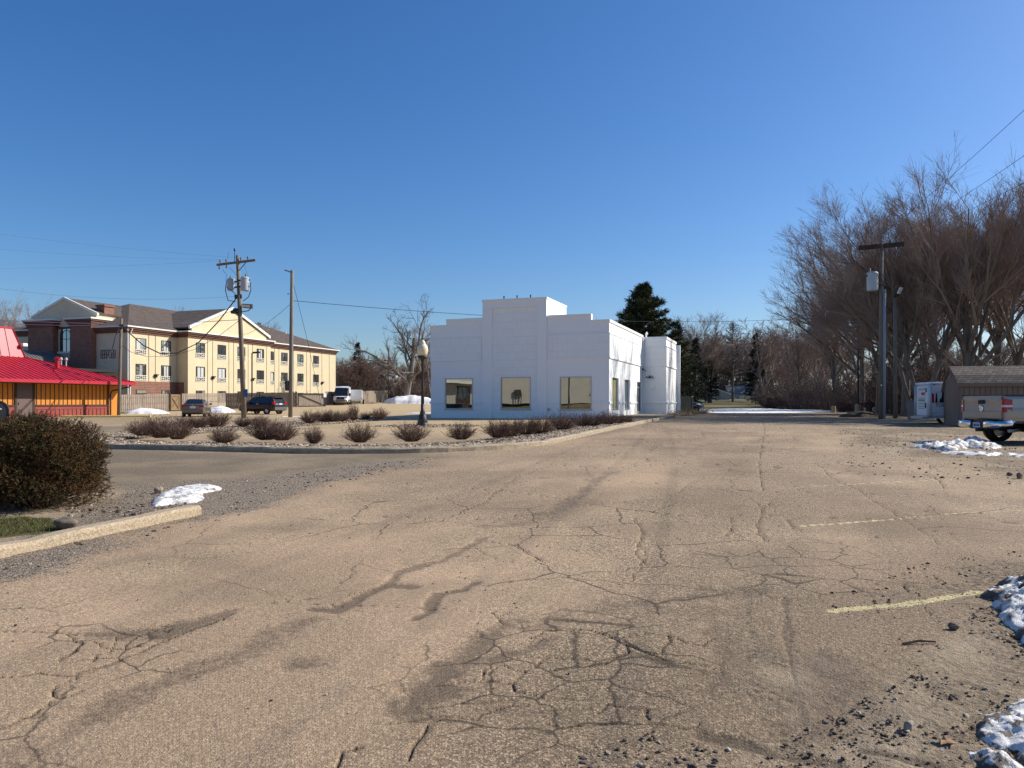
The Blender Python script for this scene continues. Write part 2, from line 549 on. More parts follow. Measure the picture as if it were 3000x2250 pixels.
def build_ground():
    th = np.concatenate([np.arange(-180, -39, 3.), np.arange(-39, 39.01, .095), np.arange(42, 179, 3.)])
    rr = [.3, .8, 1.3, 1.8]
    r = 2.3
    while r < 42:
        rr.append(r)
        r += max(.006, r * r / (751 * 1.45) * 1.0)
    while r < 1200:
        rr.append(r)
        r *= 1.03
    rr = np.array(rr)
    T, Q = np.meshgrid(np.radians(th), rr)
    x, y = (Q * np.sin(T)).ravel(), (Q * np.cos(T)).ravel()
    z = G(x, y)
    n, mcol = len(rr), len(th)
    u, v = x * CA - y * SA, x * SA + y * CA
    near = (np.hypot(x, y) < 60) & (y > 0)
    far = y > 60
    Z = np.zeros_like(x)
    dirt, soil, fresh, paint, crack, grass, tan, gravel = [Z.copy() for _ in range(8)]
    X, Y = x[near], y[near]
    # --- regions
    sl = polymask(X, Y, P([(2180, 2330), (2330, 2180), (2620, 2010), (2720, 1860), (2800, 1740), (2930, 1640), (3200, 1620), (3500, 1900), (3400, 2500)]), .9, .5, 1.2) * .95
    sl = np.maximum(sl, polymask(X, Y, P([(3300, 1560), (3000, 1400), (2860, 1345), (2640, 1330), (2500, 1290), (2470, 1262), (2380, 1240), (2420, 1217), (2640, 1212), (3300, 1230), (3600, 1400)]), 1.6, 1.2, .5) * .85)
    sl = np.maximum(sl, polymask(X, Y, P([(2060, 2300), (2090, 2020), (2110, 1800), (2200, 1780), (2330, 1900), (2500, 1930), (2560, 2080), (2480, 2300)]), .6, .4, 1.6) * .66)
    sl = np.maximum(sl, polymask(X, Y, P([(0, 1640), (617, 1504), (560, 1460), (280, 1440), (-200, 1440), (-900, 1500), (-900, 1900)]), .25, .1, 3) * .8)
    soil[near] = sl
    gv = polymask(X, Y, P([(-60, 1800), (0, 1740), (300, 1610), (560, 1545), (700, 1500), (900, 1440), (1250, 1365), (1330, 1330), (1240, 1335), (1100, 1350), (800, 1390), (640, 1405), (300, 1420), (200, 1500), (-60, 1600)]), .9, .8, .9) * .64
    gv = np.maximum(gv, .66 * np.exp(-(segdist(X, Y, P([(1180, 1322), (1416, 1311), (1537, 1302), (1644, 1290), (1760, 1268)]), 3) / .35) ** 2))
    gv = np.maximum(gv, polymask(X, Y, P([(1600, 2300), (1740, 2190), (1900, 2170), (2080, 2200), (2100, 2300)]), .5, .3, 2) * .42)
    gravel[near] = gv
    fresh[near] = polymask(X, Y, P([(-300, 1255), (250, 1248), (420, 1250), (380, 1290), (440, 1318), (700, 1330), (1000, 1330), (1300, 1318), (1270, 1340), (1000, 1372), (760, 1412), (400, 1432), (280, 1432), (-300, 1440)]), 1.0, .6, .8) * .92
    # narrow dark strip along the right kerb
    fresh[near] = np.maximum(fresh[near], .5 * np.exp(-(segdist(X, Y, P([(1760, 1268), (1900, 1242), (2065, 1212)]), 4) / .9) ** 2))
    grass[near] = polymask(X, Y, P([(-700, 1520), (-100, 1512), (140, 1518), (200, 1535), (150, 1560), (0, 1575), (-700, 1690)]), .3, .15, 3) * .95
    # --- stains and cracks measured along the surface
    def line(pts, w, a, soft=False, wob=.0, into=dirt):
        d = segdist(X, Y, pts, max(1.5, 4 * w))
        d = d + wob * (fbm(X, Y, 5.) - .5)
        val = a * (np.exp(-(d / w) ** 2) if soft else np.clip((1.6 * w - d) / (.9 * w), 0, 1))
        into[near] = np.maximum(into[near], val)
    k7 = lambda p: crop(0, 1575, .40687, p)
    k8 = lambda p: crop(900, 1575, .5425, p)
    k6 = lambda p: crop(2100, 1575, .40687, p)
    k5 = lambda p: crop(2100, 1150, .40687, p)
    ko = lambda p: crop(0, 0, 1.3562, p)
    dirt[near] = np.maximum(dirt[near], polymask(X, Y, k7([(500, 685), (840, 640), (1100, 628), (1400, 582), (1700, 505), (1725, 500), (1560, 600), (1400, 672), (1150, 745), (1000, 722), (830, 715), (640, 722)]), .12, .10, 5) * .85)
    dirt[near] = np.maximum(dirt[near], polymask(X, Y, k7([(1080, 690), (1380, 610), (1420, 660), (1150, 745)]), .08, .08, 7) * 1.0)
    line(k7([(-300, 1790), (150, 1640), (400, 1470), (640, 1310), (900, 1180), (1180, 1040), (1420, 940), (1700, 840), (1950, 720), (2212, 590)]), .15, .66, True, .3)
    line(k7([(900, 1150), (1150, 960), (1420, 900), (1650, 860)]), .06, .4, True, .2)
    line(k8([(-60, 420), (250, 380), (500, 300)]), .10, .3, True, .2)
    line(k8([(20, 385), (150, 398), (225, 355), (300, 312), (430, 256), (560, 266)]), .055, .9, False, .10)
    line(k8([(430, 255), (500, 182), (620, 150), (740, 115), (860, 50), (950, 0)]), .05, .75, False, .12)
    line(k8([(580, 430), (650, 400), (660, 358), (720, 300), (830, 280), (910, 240)]), .045, .95, False, .10)
    line(k8([(520, 930), (640, 830), (760, 720), (860, 640), (960, 570), (1010, 510)]), .14, .88, True, .35)
    line(k8([(540, 930), (660, 800), (760, 720)]), .07, .95, False, .15)
    line(k8([(1010, 510), (1100, 480), (1300, 440), (1600, 385), (1900, 335), (2212, 290), (2500, 270)]), .17, .62, True, .5)
    line(k8([(860, 640), (1000, 640), (1200, 600), (1270, 550)]), .09, .8, True, .2)
    line(k8([(780, 830), (1000, 880), (1300, 960)]), .22, .45, True, .5)
    line(k8([(1900, 380), (2050, 420), (2212, 400)]), .2, .55, True, .4)
    line(k6([(-60, 560), (40, 700), (30, 900), (-60, 1100)]), .12, .55, True, .3)
    line(k6([(490, 430), (500, 600), (512, 800), (560, 1050), (620, 1250), (640, 1420)]), .022, .6, False, .10)
    dirt[near] = np.maximum(dirt[near], polymask(X, Y, k6([(520, 820), (900, 850), (1300, 1000), (1250, 1250), (1000, 1500), (660, 1420), (600, 1100)]), .3, .25, 2.5) * .55)
    line(k6([(-100, 1420), (200, 1480), (350, 1550), (550, 1590), (850, 1620)]), .04, .9, False, .08)
    line(k6([(1060, 1540), (1300, 1600), (1560, 1650)]), .03, .9, False, .06)
    line(ko([(1060, 1135), (1130, 1130), (1200, 1100), (1250, 1070), (1290, 1035), (1330, 1018)]), .16, .6, True, .5)
    line(ko([(1100, 1160), (1000, 1185), (900, 1215)]), .2, .35, True, .4)
    line(ko([(1300, 1030), (1400, 1020), (1600, 1000)]), .25, .22, True, .6)
    # an old oil drip
    ox, oy, _ = gp(886, 1943)
    dirt[near] = np.maximum(dirt[near], np.clip(1.5 - np.hypot(X - ox, (Y - oy)) / .13 + .8 * (fbm(X, Y, 7) - .5), 0, 1) * .72)
    # tyre-smeared mud over the far right of the lot
    for q, w_, a_ in ((ko([(1500, 960), (1700, 950), (1900, 930), (2100, 925)]), .5, .35), (ko([(1700, 985), (1900, 975), (2212, 985)]), .4, .3)):
        line(q, w_, a_, True, .8)
    cr = [(k7([(-100, 665), (250, 672), (500, 685), (620, 690)]), .018), (k7([(-100, 1012), (130, 990), (380, 992)]), .012),
          (k7([(380, 992), (530, 1002), (620, 960), (760, 930), (900, 860), (1060, 790), (1160, 745), (1420, 652), (1700, 530)]), .02),
          (k7([(510, 690), (545, 740), (580, 790), (470, 850), (430, 890)]), .014), (k7([(700, 740), (740, 790), (830, 800), (905, 800), (930, 750), (1000, 700), (1100, 650)]), .013),
          (k7([(660, 890), (720, 840), (830, 815), (840, 700)]), .012), (k7([(905, 800), (1000, 780), (1090, 770)]), .012), (k7([(1120, 660), (1200, 660), (1260, 635)]), .014),
          (k7([(-80, 1410), (150, 1320), (240, 1270), (330, 1210), (430, 1165), (520, 1130), (600, 1098)]), .009), (k7([(430, 1165), (395, 1120), (420, 1070), (480, 1040), (560, 1000)]), .009),
          (k7([(1720, 490), (2000, 465), (2150, 455), (2230, 440)]), .008), (k8([(-10, 330), (200, 318), (430, 256)]), .008), (k8([(20, 357), (200, 360), (600, 375), (660, 372), (800, 380), (1000, 402), (1060, 462)]), .009),
          (k8([(1060, 460), (1020, 430), (1100, 400)]), .01), (k8([(360, 1000), (470, 1002), (640, 962), (900, 967), (1000, 942), (1110, 900)]), .014),
          (k8([(940, 770), (950, 702), (1060, 690), (1150, 720), (1230, 700), (1310, 640)]), .012), (k8([(950, 762), (1090, 780), (1180, 720)]), .014), (k8([(690, 792), (870, 770), (1000, 780), (1110, 792), (1140, 832), (1300, 852), (1450, 870), (1500, 862)]), .012),
          (k8([(1120, 640), (1290, 640), (1480, 660), (1560, 662), (1700, 640), (1745, 618), (1650, 540), (1530, 500), (1300, 500), (1200, 540)]), .011), (k8([(1650, 540), (1800, 612), (1950, 660), (2150, 690)]), .013),
          (k8([(1920, 632), (1950, 532), (1830, 520), (1690, 540)]), .010), (k8([(1545, 700), (1650, 650), (1740, 612)]), .010), (k8([(850, 892), (1000, 872), (1110, 870)]), .014), (k8([(520, 1210), (600, 1100), (650, 1010)]), .010),
          (k8([(1950, 530), (2060, 570), (2130, 585), (2212, 540)]), .009), (k8([(1550, 940), (1620, 900), (1840, 930), (1850, 980)]), .010), (k8([(1300, 1000), (1500, 1010), (1900, 1000), (2060, 1030), (2120, 1000)]), .009),
          (k8([(150, 1250), (190, 1170), (260, 1142), (300, 1132)]), .016), (k8([(900, 50), (960, 90), (1060, 130), (1140, 135)]), .007), (k8([(1780, 30), (1830, 80), (1800, 160), (1750, 240)]), .009),
          (k6([(1080, 330), (1300, 340), (1560, 362)]), .008), (k6([(1340, 360), (1450, 440), (1540, 560)]), .009), (k6([(1250, 180), (1400, 220), (1480, 240), (1640, 322)]), .010), (k6([(1080, 415), (1300, 430), (1560, 442)]), .009), (k6([(1270, 222), (1470, 242)]), .009), (k6([(460, 430), (560, 432)]), .012),
          (k5([(400, 780), (330, 830), (305, 930), (300, 1000), (345, 1065)]), .016), (k5([(480, 900), (560, 980), (700, 1012), (900, 1025), (1250, 1042)]), .012), (k5([(1450, 850), (1800, 868), (2212, 885), (2400, 890)]), .013), (k5([(310, 830), (560, 800), (660, 820)]), .010),
          (k5([(1500, 985), (1690, 1015)]), .02), (k5([(530, 640), (600, 720)]), .014), (k5([(0, 690), (250, 760), (330, 830)]), .010), (k5([(70, 1030), (120, 950), (100, 900)]), .012),
          (ko([(620, 1112), (850, 1115), (1070, 1122), (1280, 1090), (1480, 1075), (1640, 1080)]), .010), (ko([(830, 1042), (960, 1050), (1100, 1062), (1230, 1078)]), .014), (ko([(1040, 1165), (1100, 1175), (1180, 1215), (1200, 1222)]), .010), (ko([(1400, 1222), (1370, 1200), (1390, 1150), (1370, 1120)]), .012),
          (ko([(1160, 1000), (1300, 1012), (1480, 1000), (1700, 1010)]), .018), (ko([(1640, 890), (1652, 930), (1640, 1000), (1648, 1060)]), .02)]
    for u0, v0, v1, w in ((-4.2, 9, 26, .010), (-2.9, 20, 44, .016), (-1.1, 12, 24, .010), (-.3, 24, 60, .02), (1.1, 9, 20, .012), (2.6, 14, 46, .016), (4.3, 10, 30, .013), (5.4, 22, 55, .02), (-5.2, 30, 58, .018)):
        n_ = int((v1 - v0) / 1.1)
        ph = u0 * 7
        cr.append(([uv(u0 + .35 * math.sin(i * .5 + ph) + random.gauss(0, .09), v0 + i * 1.1) for i in range(n_)], w))
    for v0, u0, u1, w in ((13, -5, 5, .010), (17.5, -4, 8, .012), (22, -6, 7, .016), (27, -5, 9, .02), (33, -6, 6, .022), (40, -6, 8, .028), (10.4, -2, 4, .010)):
        n_ = int((u1 - u0) / .8)
        cr.append(([uv(u0 + i * .8, v0 + .3 * math.sin(i * .7 + v0) + random.gauss(0, .08)) for i in range(n_)], w))
    for q, w in cr:
        q2 = []
        for (ax, ay), (bx, by) in zip(q[:-1], q[1:]):                # split and jitter so that no crack runs straight
            n_ = max(2, int(math.hypot(bx - ax, by - ay) / .12))
            for i in range(n_):
                t = i / n_
                q2.append((ax + (bx - ax) * t + random.gauss(0, .012), ay + (by - ay) * t + random.gauss(0, .012)))
        q2.append(q[-1])
        d = segdist(X, Y, q2, .6)
        wv = w * .42 * (.3 + 1.4 * fbm(X, Y, 3.))
        res = np.maximum(wv, Y / 769 * .42)
        a_ = np.clip(wv / res * 1.25, .22, 1) * .8
        crack[near] = np.maximum(crack[near], a_ * np.clip((res * 1.5 - d) / (res * .8), 0, 1))
        dirt[near] = np.maximum(dirt[near], .42 * np.exp(-(d / (w * 2.2)) ** 2) * np.clip(2.6 * fbm(X + 9, Y, 1.1) - .7, 0, 1))
    # --- parking lines, worn
    for q, a_, w in ((k6([(840, 528), (1170, 498), (1330, 488), (1790, 408), (1880, 396)]), .60, .055), (k5([(620, 962), (870, 944), (1280, 912)]), .57, .055), (k5([(1280, 912), (1750, 868), (2212, 846)]), .46, .06), (k5([(570, 685), (1240, 645), (1740, 618)]), .54, .06), (k5([(530, 530), (830, 518), (1390, 494)]), .47, .07), (k5([(500, 430), (770, 410), (950, 403)]), .45, .08)):
        d = segdist(X, Y, q, .5)
        paint[near] = np.maximum(paint[near], a_ * np.clip((w * 1.25 - d) / (w * .35), 0, 1))
    paint[near] = np.maximum(paint[near], .36 * polymask(X, Y, k5([(1560, 500), (1900, 530), (2250, 640), (2250, 665), (1900, 640), (1640, 560)]), .5, .5, 1.5))
    # --- far surfaces
    tl = ((u < -6.8) & (v > 18) & (v < 66)) * .75
    tl = np.where((u < -24) & (v < 46), .25, tl)
    tan[:] = np.where(y > 24, tl, 0) * np.clip((y - 24) / 6, 0, 1)
    tan[:] = np.maximum(tan, np.clip((y - 66) / 5, 0, 1) * (x < -8) * .9)
    grass[:] = np.maximum(grass, np.clip((y - 98) / 3, 0, 1) * (x > -2))
    grass[:] = np.maximum(grass, ((u < -62) & (v > 40) | (y > 122)) * 1.)
    grass[:] = np.maximum(grass, np.clip((u - 12.) / 4 + (fbm(x, y, .3) - .5), 0, 1) * (y > 30) * .8)
    grass[:] = np.maximum(grass, (y < -9) * 1.)
    soil[:] = np.maximum(soil, np.clip((u - 7.5) / 5, 0, 1) * ((y > 40) & (y < 98)) * .75)
    big1 = .55 * fbm(x, y, .35, 5) + .45 * fbm(u + 40, v * .07, .9, 4)
    pale = np.zeros_like(x)
    pale[near] = polymask(X, Y, P([(-400, 1640), (650, 1540), (1500, 1420), (1700, 1460), (1500, 1700), (1250, 1850), (1000, 2100), (900, 2400), (-600, 2400)]), 2.5, 1.2, .5)
    big1 = big1 + .17 * pale
    big2 = .65 * fbm(x + 71, y, .7, 6) + .35 * fbm(u + 90, v * .06, 1.3, 4)
    big3 = fbm(x, y + 53, .9, 6)
    big2 = big2 - .07 * pale
    allig = np.zeros_like(x)
    rough = np.clip((fbm(x + 11, y, .3, 4) - .46) / .15, 0, 1) * .5
    for q in ([(1150, 2010), (1350, 1830), (1700, 1790), (2080, 1850), (2100, 2030), (1900, 2090), (1500, 2260), (1200, 2200)], [(170, 1850), (500, 1838), (480, 1925), (250, 1965)], [(2050, 1620), (2450, 1600), (2700, 1720), (2500, 1760), (2150, 1730)]):
        allig[near] = np.maximum(allig[near], polymask(X, Y, P(q), .4, .4, 1.2))
    rough[near] = np.maximum(rough[near], polymask(X, Y, P([(1100, 2400), (1300, 2050), (1650, 1850), (2100, 1700), (2700, 1600), (3200, 1600), (3200, 2500)]), 2., .8, .6))
    cscale = np.where(allig > .02, .23, .075)
    cmask = np.maximum(np.clip((allig - .1) * 1.6, 0, 1), np.clip((fbm(x + 31, y, .2, 3) - .40) / .08, 0, 1) * (allig < .02)) * (1 - np.maximum.reduce([tan, grass, fresh, soil, gravel])) * np.clip(1.3 - y / 55, .0, .85)
    # shallow relief: dips along the dirty seams, ruts and heaps in the mud
    z = z - .012 * dirt - .014 * crack
    z[near] += .025 * soil[near] * (fbm(X, Y, 4., 4) - .5) * 2 + .018 * (fbm(X, Y, .8, 3) - .5)
    V = np.stack([x, y, z], 1)
    I = np.arange(n * mcol).reshape(n, mcol)
    a = I[:-1, :]
    nx = np.roll(I, -1, 1)
    F = np.stack([a, nx[:-1], nx[1:], I[1:, :]], -1).reshape(-1, 4)[:, ::-1]
    o = npmesh('ground', V, F, 'ground', None, {'A': np.stack([dirt, soil, fresh, paint], 1), 'B': np.stack([crack, grass, tan, gravel], 1), 'C': np.stack([big1, big2, big3, cmask], 1), 'D': np.stack([cscale, rough, Z, Z + 1], 1)}, True)
    tag(o, kind='structure')
build_ground()

# ---------------------------------------------------------------- stones
def ico():
    t = (1 + 5 ** .5) / 2
    v = np.array([(-1, t, 0), (1, t, 0), (-1, -t, 0), (1, -t, 0), (0, -1, t), (0, 1, t), (0, -1, -t), (0, 1, -t), (t, 0, -1), (t, 0, 1), (-t, 0, -1), (-t, 0, 1)]) / math.hypot(1, t)
    f = np.array([(0, 11, 5), (0, 5, 1), (0, 1, 7), (0, 7, 10), (0, 10, 11), (1, 5, 9), (5, 11, 4), (11, 10, 2), (10, 7, 6), (7, 1, 8), (3, 9, 4), (3, 4, 2), (3, 2, 6), (3, 6, 8), (3, 8, 9), (4, 9, 5), (2, 4, 11), (6, 2, 10), (8, 6, 7), (9, 8, 1)])
    return v, f
ICO = ico()

def stones(name, pos, size, cols, label, seed=1, flat=.65, cat=None):
    rs = np.random.RandomState(seed)
    n = len(pos)
    v0, f0 = ICO
    v = v0[None] * (1 + .8 * (rs.rand(n, 12, 1) - .5))
    v = v * (np.stack([.7 + .6 * rs.rand(n), .7 + .6 * rs.rand(n), flat * (.7 + .5 * rs.rand(n))], 1)[:, None])
    a = rs.rand(n) * 6.283
    c, s_ = np.cos(a)[:, None], np.sin(a)[:, None]
    v = np.stack([v[..., 0] * c - v[..., 1] * s_, v[..., 0] * s_ + v[..., 1] * c, v[..., 2]], -1)
    v = v * np.asarray(size)[:, None, None] + np.asarray(pos)[:, None]
    f = f0[None] + (np.arange(n) * 12)[:, None, None]
    cc = np.repeat(np.asarray(cols), 12, 0)
    o = npmesh(name, v.reshape(-1, 3), f.reshape(-1, 3), 'stone', None, cc, False)
    return tag(o, label, cat, kind='stuff')
MT['stone'] = vmat('stone', .85)

def build_loose():
    rs = np.random.RandomState(5)
    pos, size, col = [], [], []
    def scatter(n, poly_px, smin, smax, pal, p=3.):
        q = P(poly_px)
        xs, ys = [a for a, b in q], [b for a, b in q]
        k = 0
        while k < n:
            x, y = rs.uniform(min(xs), max(xs), 4000), rs.uniform(min(ys), max(ys), 4000)
            ok = inpoly(x, y, q) & (fbm(x, y, 1.3) > rs.rand(4000) * .5 + .22)
            x, y = x[ok][:n - k], y[ok][:n - k]
            s = smin + (smax - smin) * rs.rand(len(x)) ** p
            pos.append(np.stack([x, y, G(x, y) + s * .25], 1)); size.append(s)
            c = np.array(pal)[rs.randint(0, len(pal), len(x))] * (.75 + .5 * rs.rand(len(x), 1))
            col.append(c)
            k += len(x)
    dark = [(.05, .035, .024), (.07, .05, .035), (.11, .08, .058), (.16, .12, .09)]
    pale = [(.30, .25, .19), (.38, .33, .26), (.16, .12, .09), (.2, .15, .11)]
    scatter(5200, [(2150, 2300), (2330, 2150), (2620, 2000), (2800, 1840), (3060, 1640), (3200, 2300)], .002, .013, dark + dark + pale, 6)
    scatter(900, [(2400, 1750), (2700, 1650), (3050, 1600), (3050, 1900), (2600, 1950)], .003, .016, dark, 7)
    scatter(1500, [(-30, 1790), (300, 1620), (640, 1530), (900, 1440), (1250, 1360), (1300, 1335), (1000, 1370), (640, 1415), (310, 1450), (440, 1490), (617, 1485), (617, 1510), (0, 1650)], .004, .024, dark + pale + pale, 6)
    scatter(420, [(1560, 2300), (1740, 2190), (1900, 2150), (2150, 2200), (2150, 2300)], .002, .016, dark + pale, 6)
    scatter(900, [(0, 1800), (700, 1560), (1500, 1420), (2300, 1500), (2400, 1800), (2000, 2280), (0, 2280)], .002, .010, dark + pale, 4)
    scatter(900, [(2500, 1400), (2450, 1260), (3000, 1280), (3000, 1420)], .008, .035, dark + dark + pale, 5)
    scatter(500, [(150, 1520), (310, 1440), (500, 1440), (600, 1490), (300, 1550)], .006, .03, pale + dark, 3)
    stones('gravel', np.concatenate(pos), np.concatenate(size), np.concatenate(col), 'loose crumbs of mud, grit and pebbles strewn over the old asphalt', 2)
build_loose()
# ---------------------------------------------------------------- kerbs, planting beds
MT['concrete'] = mat('concrete', (.24, .19, .13), .95, (.45, .365, .25), 9, .8, 60, dist=.008, contrast=(.32, .68), detail=7)
MT['kerb_warm'] = mat('kerb_warm', (.23, .17, .105), .95, (.50, .395, .265), 38, 1., 70, dist=.008, contrast=(.3, .62), detail=6)
MT['kerb_yellow'] = mat('kerb_yellow', (.62, .46, .09), .8, (.72, .58, .22), 5, .3, 40)
MT['white'] = mat('white', (.88, .88, .86), .65, (.86, .86, .84), .5, 0, 25, dist=.01, contrast=(.3, .75))
MT['dark_metal'] = mat('dark_metal', (.022, .021, .02), .5, spec=.5)
MT['black'] = mat('black', (.012, .012, .013), .5)
MT['pale_stone'] = vmat('pale_stone', .9)

def arc(cx, cy, r, a0, a1, n=10):
    return [(cx + r * math.cos(R(a0 + (a1 - a0) * i / n)), cy + r * math.sin(R(a0 + (a1 - a0) * i / n))) for i in range(n + 1)]

def dense(pts, step=1.2):
    q = []
    for (ax, ay), (bx, by) in zip(pts[:-1], pts[1:]):
        n = max(1, int(math.hypot(bx - ax, by - ay) / step))
        q += [(ax + (bx - ax) * i / n, ay + (by - ay) * i / n) for i in range(n)]
    return q + [pts[-1]]

def offset(pts, d):
    """shift an open line to its left by d"""
    out = []
    for i, p in enumerate(pts):
        a, b = pts[max(i - 1, 0)], pts[min(i + 1, len(pts) - 1)]
        dx, dy = b[0] - a[0], b[1] - a[1]
        l = math.hypot(dx, dy) or 1
        out.append((p[0] - dy / l * d, p[1] + dx / l * d))
    return out

def kerb(name, pts, w, h, m, label, joint=3.2):
    """a kerb with a rounded nose following the terrain, cut by joints; pts run so that the road lies on the right"""
    pts = dense(pts, .35)
    mb = MB()
    rnd = random.Random(4)
    L, secs, acc = offset(pts, 1.), [], 0
    for i, p in enumerate(pts):
        nx, ny = L[i][0] - p[0], L[i][1] - p[1]
        z = g(*p)
        hh = h + rnd.uniform(-.008, .008)
        prof = [(0, -.15), (rnd.uniform(-.006, .006), hh - .035), (.035, hh), (w, hh + .004), (w, -.15)]
        if acc >= joint:
            j = [(a + (.0 if k in (0, 4) else .02 if k < 2 else 0), b_ - (.03 if 0 < k < 4 else 0)) for k, (a, b_) in enumerate(prof)]
            secs.append([(p[0] + nx * a, p[1] + ny * a, z + b_) for a, b_ in j])
            acc = 0
        else:
            secs.append([(p[0] + nx * a, p[1] + ny * a, z + b_) for a, b_ in prof])
        if i + 1 < len(pts):
            acc += math.hypot(pts[i + 1][0] - p[0], pts[i + 1][1] - p[1])
    mb.loft(secs)
    return tag(obj(name, mb, m), label, 'kerb')

UVP = lambda pts: [uv(*p) for p in pts]
# island kerb: from the far end of the right side towards us, round the broad corner, along the front, round the left end and back
isl_uv = [(-6.3, 78), (-6.3, 61), (-6.3, 24)][::1] + arc(-12.0, 21.9, 5.7, 0, -90, 12)[1:] + arc(-18.4, 21.2, 5.0, -90, -180, 12) + [(-23.4, 34), (-23.4, 42)]
isl = UVP(isl_uv)
kerb('kerb', isl[::-1], .15, .14, 'concrete', 'long curved concrete kerb around the planted island in front of the white building')
near_kerb = [uv(-6.95, -4), uv(-6.95, 1), uv(-6.95, 7.4), uv(-6.98, 7.95)]
kerb('kerb', near_kerb[::-1][::-1], .17, .12, 'kerb_warm', 'short sunlit concrete kerb ending beside the dark green yew bush')

def bed(name, line, width, h0, h1, inset=.15):
    """a gravel bed along the inside of a kerb"""
    pts = dense(line, .6)
    rows = [offset(pts, inset + width * t) for t in (0, .25, .5, .75, 1)]
    hs_ = [h0, h0 + .02, h0, (h0 + h1) / 2, h1]
    v, f = [], []
    for rr_, hh in zip(rows, hs_):
        v += [(p[0], p[1], g(*p) + hh + random.uniform(-.012, .012)) for p in rr_]
    n = len(pts)
    for i in range(4):
        for j in range(n - 1):
            f.append((i * n + j, i * n + j + 1, (i + 1) * n + j + 1, (i + 1) * n + j))
    mb = MB().add(v, f)
    return mb, rows
MT['grit'] = mat('grit', (.22, .165, .115), .95, (.42, .335, .24), 25, 1., 30, dist=.03)
bed_line = UVP([(-6.3, 40)] + [(-6.3, 24)] + arc(-12.0, 21.9, 5.7, 0, -90, 12)[1:] + arc(-18.4, 21.2, 5.0, -90, -180, 12) + [(-23.4, 34), (-23.4, 40.5)])[::-1]
mbb, brows = bed('x', bed_line, 2.3, .10, .02)
tag(obj('gravel_bed', mbb, 'grit'), kind='structure')
lamp_c = uv(-14.9, 31.0)
def river_stones():
    rs = np.random.RandomState(11)
    pos, size, col = [], [], []
    pal = np.array([(.45, .365, .26), (.36, .275, .185), (.54, .46, .35), (.27, .20, .13), (.19, .13, .088), (.40, .32, .22)])
    n = len(brows[0])
    for k in range(9000):
        j = rs.rand() ** .9 * (n - 1.001)
        i, t = int(j), j - int(j)
        q = rs.rand() * 3.999
        a, b_ = int(q), q - int(q)
        p = [(np.array(brows[r_][i]) * (1 - t) + np.array(brows[r_][i + 1]) * t) for r_ in (a, a + 1)]
        p = p[0] * (1 - b_) + p[1] * b_
        s = .018 + .032 * rs.rand() ** 1.5
        hh = .10 if q < 2 else .10 - .04 * (q - 2)
        pos.append((p[0], p[1], g(*p) + hh + s * .3)); size.append(s); col.append(pal[rs.randint(6)] * (.8 + .4 * rs.rand()))
    for k in range(700):                                        # ring of stones about the lamp post
        a, r_ = rs.rand() * 6.283, 1.5 * rs.rand() ** .5
        x, y = lamp_c[0] + 1.6 * r_ * math.cos(a), lamp_c[1] + r_ * math.sin(a)
        s = .02 + .035 * rs.rand()
        pos.append((x, y, g(x, y) + s * .4)); size.append(s); col.append(pal[rs.randint(6)] * (.8 + .4 * rs.rand()))
    stones('river_rock', pos, size, col, 'pale river stones covering the planting bed inside the island kerb', 4, .7)
river_stones()
def leaf_litter():
    rs = np.random.RandomState(19)
    pos, size, col = [], [], []
    n = len(brows[0])
    pal = np.array([(.16, .085, .04), (.10, .06, .035), (.24, .15, .08), (.07, .045, .03)])
    for k in range(2600):
        j = rs.rand() * (n - 1.001)
        i, t = int(j), j - int(j)
        q = min(3.99, abs(rs.randn() * .8 + 1.9)) if rs.rand() < .8 else 0
        p = [(np.array(brows[r_][i]) * (1 - t) + np.array(brows[r_][i + 1]) * t) for r_ in (int(q), int(q) + 1)]
        p = p[0] * (1 - q % 1) + p[1] * (q % 1)
        s = .015 + .03 * rs.rand()
        pos.append((p[0], p[1], g(*p) + .125 - .02 * max(0, q - 2))); size.append(s); col.append(pal[rs.randint(4)])
    stones('leaf_litter', pos, size, col, 'brown dead leaves and litter lying between the island shrubs', 6, .15)
leaf_litter()
# pavement between the white building and its kerb
mbp = MB()
ln = dense([uv(-6.45, 46), uv(-6.45, 64)], 1.)
v = [(p[0], p[1], g(*p) + .145) for p in ln] + [(p[0], p[1], g(*p) + .15) for p in dense([uv(-9.5, 46), uv(-9.5, 64)], 1.)]
n = len(ln)
mbp.add(v, [(i, i + 1, n + i + 1, n + i) for i in range(n - 1)])
mbp.add([(*uv(-6.45, 46), g(*uv(-6.45, 46)) + .145), (*uv(-9.5, 46), g(*uv(-9.5, 46)) + .15), (*uv(-9.5, 46), .3), (*uv(-6.45, 46), .3)], [(0, 1, 2, 3)])
tag(obj('pavement', mbp, 'concrete'), kind='structure')
# yellow kerb in front of the restaurant
kerb('kerb', [at(178, 1223, 59.5)[:2], at(440, 1222, 61)[:2]][::-1][::-1], .2, .15, 'kerb_yellow', 'long yellow painted kerb at the foot of the restaurant wall', 50)

